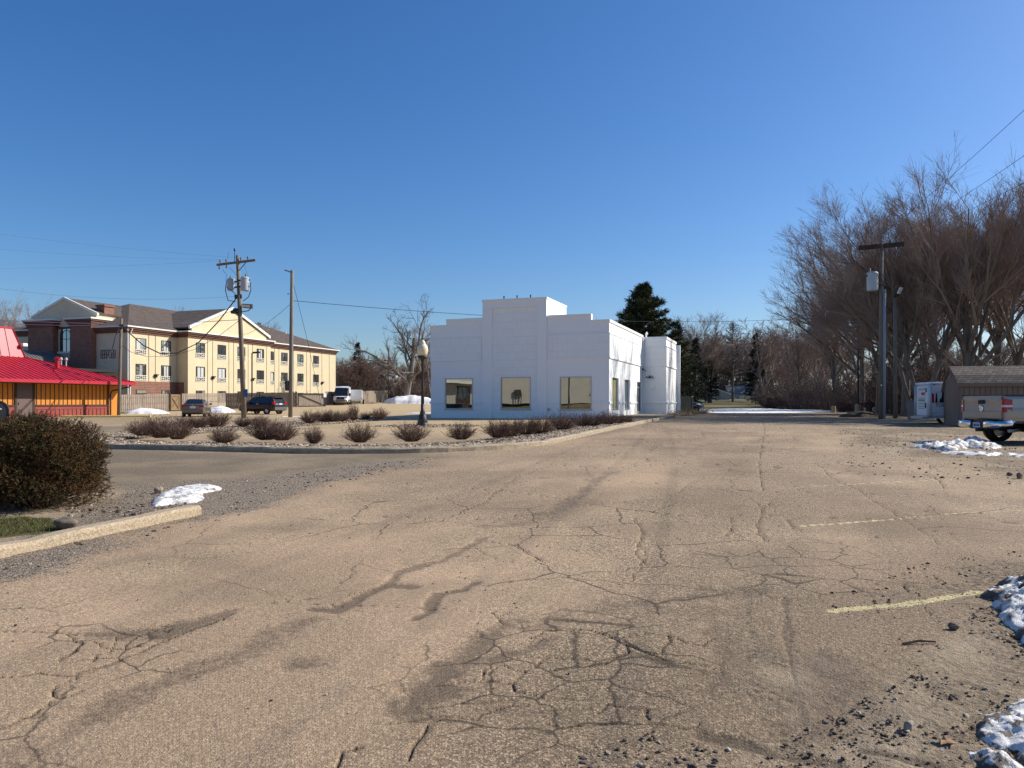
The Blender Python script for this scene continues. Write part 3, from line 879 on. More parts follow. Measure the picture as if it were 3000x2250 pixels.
# ---------------------------------------------------------------- white building (own frame: x along the front, y back, front right corner at the origin)
MT['block'] = brickmat('block', (.88, .88, .86), (.87, .87, .85), (.76, .76, .75), .62, .46, .010, 'xyz', .16, .65, mottle=.975)
MT['bronze_glass'] = m = bpy.data.materials.new('bronze_glass')
def bronze(m, tint, mixf, base, rip=.05, rscale=.6):
    m.use_nodes = True
    t = m.node_tree
    b = t.nodes['Principled BSDF']
    b.inputs['Base Color'].default_value = base + (1,)
    b.inputs['Roughness'].default_value = .6
    gl = t.nodes.new('ShaderNodeBsdfGlossy')
    gl.inputs['Color'].default_value = tint + (1,)
    gl.inputs['Roughness'].default_value = .01
    mx = t.nodes.new('ShaderNodeMixShader')
    mx.inputs[0].default_value = mixf
    tc = t.nodes.new('ShaderNodeTexCoord')
    n = t.nodes.new('ShaderNodeTexNoise')
    n.inputs['Scale'].default_value, n.inputs['Detail'].default_value = rscale, 1
    bp = t.nodes.new('ShaderNodeBump')
    bp.inputs['Strength'].default_value, bp.inputs['Distance'].default_value = 1, rip
    t.links.new(tc.outputs['Object'], n.inputs['Vector'])
    t.links.new(n.outputs[0], bp.inputs['Height'])
    t.links.new(bp.outputs[0], gl.inputs['Normal'])
    t.links.new(b.outputs[0], mx.inputs[1])
    t.links.new(gl.outputs[0], mx.inputs[2])
    t.links.new(mx.outputs[0], t.nodes['Material Output'].inputs[0])
bronze(m, (.60, .595, .545), .62, (.03, .028, .023), .003, .7)
MT['olive_glass'] = m = bpy.data.materials.new('olive_glass')
bronze(m, (.8, .78, .5), .25, (.30, .27, .12), .004)
MT['grey_glass'] = m = bpy.data.materials.new('grey_glass')
bronze(m, (.75, .82, .85), .35, (.16, .18, .18), .004)
MT['dark_glass'] = m = bpy.data.materials.new('dark_glass')
bronze(m, (.7, .75, .8), .35, (.015, .016, .018), .004)
MT['grey_metal'] = mat('grey_metal', (.45, .45, .44), .45, metal=.4)

def wall_with_holes(mb, x0, x1, z0, z1, holes, y0, y1, axis='y'):
    """a wall slab from y0 to y1 whose face has rectangular openings (x0,x1,z0,z1), built of butted boxes"""
    xs = sorted({x0, x1} | {h[0] for h in holes} | {h[1] for h in holes})
    for a, b in zip(xs[:-1], xs[1:]):
        cut = sorted([(h[2], h[3]) for h in holes if h[0] <= a + 1e-6 and h[1] >= b - 1e-6])
        z = z0
        for c, d in cut + [(z1, z1)]:
            if c - z > 1e-5:
                (mb.box(a, b, y0, y1, z, c) if axis == 'y' else mb.box(y0, y1, a, b, z, c))
            z = d
    return mb

def white_building():
    o = uv(-9.3, 43.4)
    t = thing('white_building', 'empty white painted block building with stepped parapets and bronze windows', 'building', (o[0], o[1], 0), -GA)
    zb = .25
    TH = .28
    front_win = [(-10.27, -8.42, 1.19, 3.08), (-6.6, -4.72, 1.19, 3.12), (-2.93, -1.03, 1.18, 3.10)]
    side_win = [(.87, 2.7, 1.2, 3.06), (4.6, 6.3, 1.2, 3.05)]
    door = (9.0, 10.7, .80, 3.02)
    band0, band1 = 4.16, 5.57
    def wall(nm, f, m='white', bevel=0):
        mb = MB(); f(mb); return obj(nm, mb, m, t, bevel=bevel)
    # walls
    wall('front_wall', lambda mb: (wall_with_holes(mb, -11.24, -7.74, zb, 6.2, front_win[:1], 0, TH), mb.box(-10.19, -7.74, 0, TH, 6.2, 6.56)))
    wall('front_wall', lambda mb: (wall_with_holes(mb, -3.71, 0, zb, 6.2, front_win[2:], 0, TH), mb.box(-3.71, -1.05, 0, TH, 6.2, 6.56)))
    wall('side_wall', lambda mb: wall_with_holes(mb, TH, 11.3, zb, 6.2, side_win + [door], -TH, 0, 'x'))
    wall('side_wall', lambda mb: mb.box(-11.24, -11.24 + TH, TH, 19.5, zb, 6.2))
    wall('rear_wall', lambda mb: mb.box(-11.24, 1.6, 19.5, 19.78, zb, 6.2))
    wall('roof', lambda mb: mb.box(-10.96, -.28, .28, 19.5, 5.6, 5.75), 'grey_metal')
    wall('wing_wall', lambda mb: (mb.box(-.28, 1.65, 11.3, 11.58, zb, 6.06), mb.box(1.37, 1.65, 11.58, 16.6, zb, 6.06), mb.box(-.28, 1.37, 16.32, 16.6, zb, 6.06)))
    wall('wing_roof', lambda mb: mb.box(-.28, 1.37, 11.58, 16.32, 5.5, 5.6), 'grey_metal')
    # coping, a little proud of the wall
    e = .05
    for a, b, z in ((-11.24, -10.19, 6.2), (-10.19, -7.74, 6.56), (-3.71, -1.05, 6.56), (-1.05, 0, 6.2)):
        wall('coping', lambda mb: mb.box(a - e if a == -11.24 else a, b + e if b == 0 else b, -e, TH + e, z, z + .17), bevel=.012)
    for p in ((-TH - e, e, TH + e, 11.25, 6.2, 6.37), (-11.29, -11.24 + TH + e, TH + e, 19.8, 6.2, 6.37), (-.24, 1.7, 11.25, 11.6, 6.06, 6.24), (1.35, 1.7, 11.6, 16.65, 6.06, 6.24)):
        wall('coping', lambda mb: mb.box(*p), bevel=.012)
    # block band between two ledges
    z0, z1 = band0 + .06, band1 - .03
    for p in ((-11.27, -7.87, -.035, -.003, z0, z1), (-3.58, .03, -.035, -.003, z0, z1), (.003, .035, 0, 11.25, z0, z1), (.05, 1.68, 11.262, 11.297, z0 - .02, z1 - .05), (1.653, 1.683, 11.35, 16.5, z0 - .02, z1 - .05)):
        wall('block_band', lambda mb: mb.box(*p), 'block')
    for z, h, p in ((band0 - .03, .09, .065), (band1 - .03, .06, .055), (1.52, .13, .06)):
        for a, b in ((-11.3, -7.86), (-3.58, .065)):
            for c, d in ([(a, b)] if z > 2 else [(a, -10.33), (-8.36, b)] if a < -9 else [(a, -3.0), (-.97, b)]):      # the lower ledge stops at the windows
                wall('ledge', lambda mb: mb.box(c, d, -p, -.002, z, z + h), bevel=.01)
        for c, d in ([(.0, 11.24)] if z > 2 else [(.0, .78), (2.8, 4.5), (6.4, 8.9)]):
            wall('ledge', lambda mb: mb.box(.002, p, c, d, z, z + h), bevel=.01)
        wall('ledge', lambda mb: mb.box(.07, 1.65 + p, 11.3 - p, 11.298, z, z + h), bevel=.01)
        wall('ledge', lambda mb: mb.box(1.652, 1.65 + p, 11.3, 16.6, z, z + h), bevel=.01)
    # tower: box with proud pilasters and a sunk block panel
    def tow(mb):
        mb.box(-7.74, -7.14, -.14, TH, zb, 7.25)
        mb.box(-4.285, -3.71, -.14, TH, zb, 7.25)
        mb.box(-7.74, -3.71, -.14, TH, 7.25, 7.68)
        mb.box(-7.74, -7.46, TH, 4.3, 5.6, 7.68)
        mb.box(-3.99, -3.71, TH, 4.3, 5.6, 7.68)
        mb.box(-7.46, -3.99, 4.02, 4.3, 5.6, 7.68)
        mb.box(-7.46, -3.99, TH, 4.02, 7.3, 7.4)
    wall('tower', tow)
    wall('tower_panel', lambda mb: wall_with_holes(mb, -7.14, -4.285, zb, 7.25, front_win[1:2], -.02, TH), 'block')
    wall('tower_coping', lambda mb: (mb.box(-7.78, -3.67, -.18, .33, 7.68, 7.80), mb.box(-7.78, -7.44, .33, 4.34, 7.68, 7.8), mb.box(-4.01, -3.67, .33, 4.34, 7.68, 7.8), mb.box(-7.44, -4.01, 4.0, 4.34, 7.68, 7.8)), bevel=.012)
    for x in (-6.43, -5.6, -4.75):
        wall('sign_stub', lambda mb: (mb.box(x - .03, x + .03, .03, .10, 7.8, 8.0), mb.box(x - .05, x + .05, .01, .12, 7.795, 7.82)), 'dark_metal')
    # windows
    for i, (a, b, c, d) in enumerate(front_win):
        y = -.02 if i == 1 else 0
        mb = MB()
        mb.box(a, b, y - .03, y + .06, d - .055, d).box(a, b, y - .03, y + .06, c, c + .055).box(a, a + .055, y - .03, y + .06, c + .055, d - .055).box(b - .055, b, y - .03, y + .06, c + .055, d - .055)
        mb.box(a - .05, b + .05, y - .055, y - .032, c - .05, c - .001)
        w = obj('window', mb, 'grey_metal', t)
        obj('pane', MB().box(a + .055, b - .055, y + .025, y + .04, c + .055, d - .055), 'bronze_glass', w)
    for i, (a, b, c, d) in enumerate(side_win):
        mb = MB()
        q = -.16
        mb.box(q - .04, q + .04, a, b, d - .05, d).box(q - .04, q + .04, a, b, c, c + .05).box(q - .04, q + .04, a, a + .05, c + .05, d - .05).box(q - .04, q + .04, b - .05, b, c + .05, d - .05)
        mb.box(q + .04, .04, a - .03, b + .03, c - .045, c)
        w = obj('window', mb, 'grey_metal', t)
        obj('pane', MB().box(q - .01, q + .01, a + .05, b - .05, c + .05, d - .05), ('olive_glass', 'grey_glass')[i], w)
    a, b, c, d = door
    mb = MB()
    for p in ((a, a + .06, c, d), (b - .06, b, c, d), (a + .06, b - .06, d - .06, d), (a + .06, b - .06, 2.62, 2.68), (a + .06, b - .06, c, c + .2), (a + .8, a + .86, c + .2, 2.62)):
        mb.box(-.14, -.06, p[0], p[1], p[2], p[3])
    dr = obj('door', mb, 'grey_metal', t)
    obj('pane', MB().box(-.105, -.095, a + .06, b - .06, c + .2, d - .06), 'dark_glass', dr)
    obj('handle', MB().box(-.06, -.02, a + .90, a + .93, 1.6, 2.1), 'dark_metal', dr)
    obj('downspout', MB().box(.02, .10, 11.1, 11.19, .8, 6.0).box(-.02, .12, 11.05, 11.23, 5.95, 6.2), 'white', t)
    obj('wall_lamp', MB().box(.25, .75, 11.02, 11.24, 3.35, 3.42).box(.45, .55, 11.2, 11.298, 3.3, 3.5), 'dark_metal', t)
    obj('meter_box', MB().box(.5, .82, 11.18, 11.298, 2.6, 2.8), 'white', t, bevel=.01)
    obj('camera_bracket', MB().box(-.0, .12, 10.95, 11.05, 3.9, 4.0).tube([(.1, 11, 3.95), (.28, 10.9, 3.8)], .03), 'dark_metal', t)
    obj('socket_box', MB().box(-3.66, -3.52, -.08, -.001, 1.1, 1.27), 'grey_metal', t, bevel=.01)
    for y, h in ((11.7, .32), (11.9, .25)):
        obj('vent_pipe', MB().tube([(.15, y, 5.5), (.15, y, 6.24 + h)], .05, 8).tube([(.15, y, 6.2 + h), (.25, y - .1, 6.28 + h)], .055, 8), 'white', t)
    # low rear store with a sloping roof
    obj('rear_store', MB().prism([(-.3, zb), (1.3, zb), (1.3, 3.1), (.7, 3.9), (-.3, 3.9)], 16.65, 19.4), 'white', t)
    return t
white_building()
# ---------------------------------------------------------------- hotel (own frame: x along r from the long face, y along the long face; near corner at the origin)
MT['stucco'] = mat('stucco', (.60, .495, .31), .9, (.68, .57, .37), .7, .3, 40, dist=.012, contrast=(.3, .7))
MT['stucco_pale'] = mat('stucco_pale', (.60, .52, .36), .9, (.66, .58, .41), .8, .3, 40, dist=.012)
MT['brick'] = brickmat('brick', (.20, .072, .042), (.27, .105, .06), (.26, .20, .16), .45, .19, .018, 'xyz', .3)
MT['cornice'] = mat('cornice', (.115, .05, .03), .7, (.15, .07, .045), 3)
MT['trim'] = mat('trim', (.72, .70, .64), .6)
MT['shingle'] = brickmat('shingle', (.095, .068, .050), (.125, .092, .07), (.06, .043, .032), .6, .28, .02, 'xyz', .2, .95)
MT['joint'] = mat('joint', (.07, .055, .03), .9)
MT['curtain'] = mat('curtain', (.62, .61, .57), .8, (.42, .41, .38), 6, stretch=(1, 9, .2))
MT['ac_white'] = mat('ac_white', (.68, .64, .54), .6)
MT['ac_dark'] = mat('ac_dark', (.10, .085, .065), .6)
MT['seam_grey'] = mat('seam_grey', (.17, .165, .155), .45, metal=.3)

def hotel():
    o = uv(-69, 67)
    t = thing('hotel', 'long cream three storey hotel with brown hipped roof behind wooden fence', 'hotel', (o[0], o[1], 0), -GA)
    L, Wd, EV, RG = 42.5, 18., 10.05, 14.1
    def part(nm, mb, m, **k): return obj(nm, mb, m, t, **k)
    part('long_wall', MB().box(-.3, 0, 0, L, .3, EV), 'stucco')
    part('front_wall', MB().box(-Wd, -.3, 0, .3, .3, EV), 'stucco_pale')
    part('end_wall', MB().box(-Wd, -.3, L - .3, L, .3, EV), 'stucco')
    part('rear_wall', MB().box(-Wd, -Wd + .3, .3, L - .3, .3, EV), 'stucco')
    B0, B1, BP = 7.35, 23.2, 1.7
    part('bay_wall', MB().prism([(0.003, B0), (BP, B0), (BP, B1), (0.003, B1)], .3, EV, 'z'), 'stucco')
    part('brick_base', MB().box(.003, .06, .003, B0, .3, 4.03), 'brick')
    part('brick_base', MB().box(.06, BP - .6, B0 - .06, B0 - .003, .3, 4.03), 'brick')
    # cornice: stepped brown frieze and pale gutter, following the bay
    def ring(nm, m, z0, z1, p):
        for a in ((0.003, p, -p, B0 - p), (0.003, p, B1 + p, L + p)):
            part(nm, MB().box(a[0], a[1], a[2], a[3], z0, z1), m)
        part(nm, MB().prism([(0.003, B0 - p), (BP + p, B0 - p), (BP + p, B1 + p), (0.003, B1 + p), (0.003, B1 + .003), (BP + .003, B1 + .003), (BP + .003, B0 - .003), (0.003, B0 - .003)], z0, z1, 'z'), m)
        part(nm, MB().box(-4.6, .003, -p, -.003, z0, z1), m)
        part(nm, MB().box(-Wd - p, -14.4, -p, -.003, z0, z1), m)
        part(nm, MB().box(-Wd - p, .003, L + .003, L + p, z0, z1), m)
    ring('frieze', 'cornice', 9.42, 9.66, .10)
    ring('frieze', 'cornice', 9.66, 9.86, .22)
    ring('frieze', 'cornice', 9.86, 10.05, .36)
    ring('gutter', 'trim', 10.05, 10.2, .5)
    # hipped roof
    e = .45
    def hip():
        mb = MB()
        a = [(-Wd - e, -e, EV + .12), (e, -e, EV + .12), (e, L + e, EV + .12), (-Wd - e, L + e, EV + .12)]
        r = [(-Wd / 2, Wd / 2, RG), (-Wd / 2, L - Wd / 2, RG)]
        return mb.add(a + r, [(0, 1, 4), (1, 2, 5, 4), (2, 3, 5), (3, 0, 4, 5), (3, 2, 1, 0)])
    part('roof', hip(), 'shingle')
    # gable over the bay
    gm = (B0 + B1) / 2
    part('gable_wall', MB().prism([(8.1, 10.2), (22.4, 10.2), (22.4, 10.7), (gm, 13.55), (8.1, 10.7)], BP - .4, BP - .1, 'x'), 'stucco')
    gr = MB()
    for s_ in (1, -1):
        y0 = gm + s_ * 7.6
        gr.hexa([(-7., y0, 10.55), (BP + .05, y0, 10.55), (BP + .05, gm, 13.65), (-7., gm, 13.65), (-7., y0, 10.7), (BP + .05, y0, 10.7), (BP + .05, gm, 13.8), (-7., gm, 13.8)])
    part('gable_roof', gr, 'shingle')
    for s_ in (1, -1):
        y0 = gm + s_ * 7.75
        part('verge', MB().hexa([(BP - .1, y0, 10.5), (BP + .14, y0, 10.5), (BP + .14, gm, 13.66), (BP - .1, gm, 13.66), (BP - .1, y0, 10.86), (BP + .14, y0, 10.86), (BP + .14, gm, 14.0), (BP - .1, gm, 14.0)]), 'trim')
    # windows with curtains and air-conditioner grilles
    def window(x, yc, zt, axis='x', curtain=True, wd=1.5, part_w=None):
        y0, y1 = yc - wd / 2, yc + wd / 2
        f = MB()
        zb = zt - 1.28
        f.box(x, x + .05, y0, y1, zt - .06, zt).box(x, x + .05, y0, y0 + .06, zb, zt - .06).box(x, x + .05, y1 - .06, y1, zb, zt - .06).box(x, x + .05, yc - .03, yc + .03, zb, zt - .06)
        w = obj('window', f, 'dark_metal', t)
        obj('pane', MB().box(x + .003, x + .012, y0 + .06, y1 - .06, zb, zt - .06), 'dark_glass', w)
        if curtain:
            a = random.choice([.25, .5, .5, .8])
            obj('curtain', MB().box(x + .012, x + .02, y0 + .1 + (1 - a) * .5 * (wd - .2) * random.choice([0, 1]), y0 + .1 + (wd - .2) * (.5 + a * .5), zb + .02, zt - .12), 'curtain', w)
        gl = MB()
        z0 = zt - 1.83
        gl.box(x, x + .06, y0 - .05, y1 + .05, zb - .07, zb).box(x, x + .06, y0 - .05, y1 + .05, z0, z0 + .07)
        gl.box(x, x + .06, y0 - .05, y0 + .02, z0 + .07, zb - .07).box(x, x + .06, y1 - .02, y1 + .05, z0 + .07, zb - .07)
        for k in (.2, .38, .62, .8):
            yy = y0 + (y1 - y0) * k
            gl.box(x, x + .055, yy - .025, yy + .025, z0 + .07, zb - .07)
        zm = (z0 + zb) / 2
        gl.box(x, x + .05, y0 + .02, yc - .24, zm - .03, zm + .03).box(x, x + .05, yc + .24, y1 - .02, zm - .03, zm + .03)
        gl.tube([(x + .03, yc + .2 * math.cos(a * 1.0472), zm + .2 * math.sin(a * 1.0472)) for a in range(7)], .03, 4, False)
        obj('grille', gl, 'ac_white', w)
        obj('grille_back', MB().box(x + .003, x + .02, y0, y1, z0 + .07, zb - .07), 'ac_dark', w)
    for yc in (1.85, 5.65):
        for zt in (8.92, 5.99): window(.003, yc, zt, curtain=True)
    for yc in (25.45, 28.7, 32.7, 36.84):
        for zt in (8.92, 5.99): window(.003, yc, zt, curtain=random.random() < .5, wd=1.5)
    for yc in (9.45, 13.27, 17.03, 20.95):
        for zt in (8.92, 5.99): window(BP + .003, yc, zt, curtain=random.random() < .75)
    for x, ys in ((.06, (1.85, 5.65)), (BP + .003, (9.45, 13.27, 17.03, 20.95)), (.003, (28.7, 32.7, 36.84))):
        for yc in ys:
            w = obj('window', MB().box(x, x + .05, yc - .75, yc + .75, 1.6, 3.06), 'dark_metal', t)
            obj('pane', MB().box(x + .05, x + .056, yc - .68, yc + .68, 1.7, 3.0), 'dark_glass', w)
    # vertical control joints
    for x, ys in ((0.004, (3.0, 4.0, 24.2, 26.4, 27.4, 30.0, 31.0, 34.3, 35.3, 38.5, 40.6)), (BP + .004, (10.7, 11.6, 14.6, 15.5, 18.4, 19.3, 22.3))):
        for y in ys:
            part('control_joint', MB().box(x, x + .012, y - .035, y + .035, 4.05 if y < 7 else .4, 9.41), 'joint')
    for y in (4.0, 11.6, 19.3, 30.0, 38.5):
        x = BP if 7 < y < 23 else 0
        part('wall_lamp', MB().box(x + .02, x + .35, y - .2, y + .2, 4.75, 4.9).box(x + .02, x + .2, y - .15, y + .15, 4.5, 4.75), 'dark_metal', bevel=.02)
    part('downspout', MB().tube([(.25, -.28, 9.9), (.09, -.1, 9.3), (.09, -.1, .5)], .07, 8), 'trim')
    part('downspout', MB().tube([(.35, .3, 9.9), (.1, .2, 9.2), (.1, .2, .5)], .07, 8), 'trim')
    # shaded front: grilles of two rooms
    for z in (6.6, 3.6):
        gmb = MB()
        for k in range(9): gmb.box(-3.9 + k * .26, -3.86 + k * .26, -.06, -.02, z, z + .95)
        gmb.box(-3.9, -1.78, -.055, -.025, z + .42, z + .47).box(-3.9, -1.78, -.055, -.025, z, z + .05).box(-3.9, -1.78, -.055, -.025, z + .9, z + .95)
        part('balcony_grille', gmb, 'dark_metal')
    # entrance tower
    T0, T1 = -14.3, -4.6
    def pier(a, b):
        part('brick_pier', MB().box(a, b, -.7, 1.6, .3, 10.35), 'brick')
        for z0, z1, p in ((10.35, 10.6, .12), (10.6, 10.85, .25), (10.85, 11.05, .38)):
            part('pier_cornice', MB().box(a - p, b + p, -.7 - p, 1.6 + p, z0, z1), 'cornice')
        part('pier_coping', MB().box(a - .48, b + .48, -1.18, 2.08, 11.05, 11.22), 'trim')
    pier(T0, -10.4)
    pier(-7.8, T1)
    part('niche_wall', MB().box(-10.4, -7.8, .02, .3, .3, 11.3), 'stucco_pale')
    part('tower_gable', MB().prism([(T0, 11.23), (T1, 11.23), (T1, 11.75), ((T0 + T1) / 2, 13.6), (T0, 11.75)], .0, .3), 'stucco_pale')
    tm = (T0 + T1) / 2
    for s_ in (1, -1):
        x0 = tm + s_ * 5.0
        part('tower_roof', MB().hexa([(x0, .1, 11.62), (tm, .1, 13.62), (tm, 9.0, 13.62), (x0, 9., 11.62), (x0, .1, 11.76), (tm, .1, 13.76), (tm, 9., 13.76), (x0, 9., 11.76)]), 'shingle')
        part('tower_verge', MB().hexa([(x0 + s_ * .1, -.12, 11.5), (tm, -.12, 13.55), (tm, .12, 13.55), (x0 + s_ * .1, .12, 11.5), (x0 + s_ * .1, -.12, 11.78), (tm, -.12, 13.84), (tm, .12, 13.84), (x0 + s_ * .1, .12, 11.78)]), 'trim')
    part('side_gable_wall', MB().box(T1 - .3, T1, .3, 7, 10, 11.7), 'stucco')
    ap = [(-10.1, 7.5), (-8.1, 7.5), (-8.1, 9.4)] + [(-9.1 + math.cos(R(a)), 9.4 + math.sin(R(a))) for a in range(15, 180, 15)] + [(-10.1, 9.4)]
    w = part('arched_window', MB().prism(ap, -.03, .01), 'dark_glass')
    bars = MB().box(-9.13, -9.07, -.06, -.031, 7.5, 10.4).box(-10.1, -8.1, -.06, -.031, 8.9, 8.96)
    obj('glazing_bar', bars, 'dark_metal', w)
    obj('arch_bar', MB().tube([(-9.1 + .62 * math.cos(R(a)), -.05, 9.4 + .55 * math.sin(R(a))) for a in range(0, 181, 15)], .03, 5), 'dark_metal', w)
    obj('sill', MB().box(-10.3, -7.9, -.25, -.0, 7.25, 7.48), 'trim', w)
    # barrel-roofed entrance canopy and its flat neighbour
    vp = [(-11.8 + 4.6 * math.cos(R(a)), 4.7 + 2.75 * math.sin(R(a))) for a in range(0, 181, 8)]
    part('canopy_vault', MB().prism(vp, -11, -.75), 'seam_grey')
    for k in range(1, 26):
        y = -11 + k * .4
        part('canopy_seam', MB().tube([(p[0] * 1.0, y, p[1] + .03) for p in vp], .025, 4), 'seam_grey')
    part('canopy_roof', MB().box(-7.0, -.6, -7.5, -.75, 4.9, 5.2), 'black')
    part('canopy_fascia', MB().box(-7.05, -.55, -7.6, -7.5, 4.95, 5.3), 'trim')
    part('chimney', MB().box(-5.9, -4.72, 1.2, 2.6, 11.3, 12.7).box(-6.0, -4.6, 1.1, 2.7, 12.7, 12.9), 'brick')
    for x, y in ((-4, 14), (-6, 33), (-5, 36)):
        part('roof_vent', MB().tube([(x, y, 11.5), (x, y, 12.9)], .08, 8), 'trim')
    return t
hotel()

# ---------------------------------------------------------------- red-roofed restaurant
MT['red_metal'] = mat('red_metal', (.46, .016, .030), .42, (.40, .013, .025), 2., spec=.5)
MT['orange'] = mat('orange', (.66, .235, .028), .75, (.58, .20, .024), 3, stretch=(1, 1, .3))
MT['maroon'] = mat('maroon', (.30, .060, .045), .75, (.24, .048, .036), 3)
MT['brown_paint'] = mat('brown_paint', (.13, .088, .070), .6)
MT['dark_brown'] = mat('dark_brown', (.045, .026, .018), .6)

def restaurant():
    o = uv(-54.6, 50.8)
    t = thing('restaurant', 'orange and maroon boarded restaurant under a bright red seamed metal roof', 'restaurant', (o[0], o[1], 0), -GA)
    part = lambda nm, mb, m, **k: obj(nm, mb, m, t, **k)
    y0, y1 = -24., 0.
    zb, zw = .2, 3.25
    part('wall', MB().box(-12, 0, y0, 1.35, zb, zw), 'orange')
    part('skirt', MB().box(.003, .07, -6.8, y1, zb, 1.30), 'maroon')
    part('skirt', MB().box(.003, .07, y0, -8.5, zb, 1.30), 'maroon')
    part('ledge', MB().box(.003, .13, -6.8, y1, 1.30, 1.42), 'dark_brown')
    part('ledge', MB().box(.003, .13, y0, -8.5, 1.30, 1.42), 'dark_brown')
    part('skirt_rail', MB().box(.07, .10, -6.8, y1, 1.08, 1.16), 'maroon')
    k, y = 0, -.35
    while y > -20:
        if not -8.6 < y < -6.7:
            part('batten', MB().box(.003, .035, y - .022, y + .022, 1.42, 3.05), 'dark_brown')
            part('skirt_batten', MB().box(.07, .095, y - .02, y + .02, zb + .2, 1.08), 'dark_brown')
        y -= .393
    part('frieze', MB().box(.003, .05, y0, 1.3, 3.05, 3.25), 'brown_paint')
    d = part('door', MB().box(.0, .06, -8.3, -7.0, .4, 3.0), 'brown_paint')
    obj('door_frame', MB().box(.003, .10, -8.46, -8.31, .4, 3.05).box(.003, .10, -6.99, -6.82, .4, 3.05), 'dark_brown', d)
    obj('handle', MB().box(.06, .10, -8.2, -8.16, 1.4, 1.6), 'dark_metal', d)
    part('corner_trim', MB().box(.07, .15, -.02, .10, zb, 3.05), 'dark_brown')
    part('downspout', MB().tube([(1.25, 1.3, 3.1), (1.2, 1.2, 2.95), (.25, .3, 2.6), (.17, .2, 2.3), (.17, .2, .5)], .06, 8), 'dark_brown')
    # lower roof: hipped skirt rising to the tall cap
    EU, EY, EZ, TZ, T = 1.5, 1.6, 3.32, 5.32, 5.8
    def low():
        a = [(-13.5, y0 - 2, EZ), (EU, y0 - 2, EZ), (EU, EY, EZ), (-13.5, EY, EZ)]
        b = [(-13.5 + T, y0 - 2 + T, TZ), (EU - T, y0 - 2 + T, TZ), (EU - T, EY - T, TZ), (-13.5 + T, EY - T, TZ)]
        return MB().add(a + b, [(0, 1, 5, 4), (1, 2, 6, 5), (2, 3, 7, 6), (3, 0, 4, 7), (4, 5, 6, 7)])
    lr = part('lower_roof', low(), 'red_metal')
    for yy in np.arange(y0 - 1.5, EY - .1, .46):
        top = T if yy < EY - T else EY - yy
        obj('roof_seam', MB().bar((EU, yy, EZ + .02), (EU - top, yy, EZ + .02 + (TZ - EZ) * top / T), .03, .05), 'red_metal', lr)
    obj('hip_cap', MB().bar((EU, EY, EZ + .03), (EU - T, EY - T, TZ + .03), .14, .06), 'red_metal', lr)
    part('fascia', MB().box(EU - .02, EU + .05, y0 - 2, EY + .05, EZ - .22, EZ + .03), 'red_metal')
    part('end_fascia', MB().box(-13.5, EU - .02, EY - .02, EY + .05, EZ - .22, EZ + .03), 'red_metal')
    part('soffit', MB().box(-13.4, EU - .03, y0 - 1.9, EY - .03, EZ - .16, EZ - .06), 'dark_brown')
    # tall cap
    a0, b0 = EU - T, EY - T
    ins, capz = .62, 7.65
    def cap():
        a = [(a0 - 8.2, b0 - 11, TZ), (a0, b0 - 11, TZ), (a0, b0, TZ), (a0 - 8.2, b0, TZ)]
        b = [(a0 - 8.2 + ins, b0 - 11 + ins, capz), (a0 - ins, b0 - 11 + ins, capz), (a0 - ins, b0 - ins, capz), (a0 - 8.2 + ins, b0 - ins, capz)]
        return MB().add(a + b, [(0, 1, 5, 4), (1, 2, 6, 5), (2, 3, 7, 6), (3, 0, 4, 7), (4, 5, 6, 7)])
    cp = part('roof_cap', cap(), 'red_metal')
    for yy in np.arange(b0 - 10.3, b0 - .7, .75):
        obj('cap_seam', MB().bar((a0 + .01, yy, TZ), (a0 - ins + .01, yy, capz), .03, .05, up=(0, 1, 0)), 'dark_brown', cp)
    obj('cap_corner', MB().bar((a0, b0, TZ), (a0 - ins, b0 - ins, capz), .12, .12), 'red_metal', cp)
    obj('cap_rim', MB().box(a0 - 8.2 + ins - .04, a0 - ins + .05, b0 - 11 + ins, b0 - ins + .05, capz - .02, capz + .1), 'red_metal', cp)
    vx, vy = -1.9, -3.2
    part('vent_pipe', MB().lathe([(.16, 4.2), (.16, 5.1), (.22, 5.1), (.22, 5.32), (.12, 5.36)], 14, (vx, vy, 0)), 'red_metal')
    part('floodlight', MB().box(a0 - .1, a0 + .2, b0 - .3, b0 + .1, TZ + .9, TZ + 1.15), 'white', bevel=.03)
    for i in range(3):
        x, y = -5.5, -.3 + i * .5
        part('service_mast', MB().tube([(x, y, 3.6), (x, y, 5.3)], .06, 8).lathe([(.06, 5.3), (.14, 5.38), (.13, 5.5), (.05, 5.6)], 10, (x, y, 0)), 'grey_metal')
restaurant()

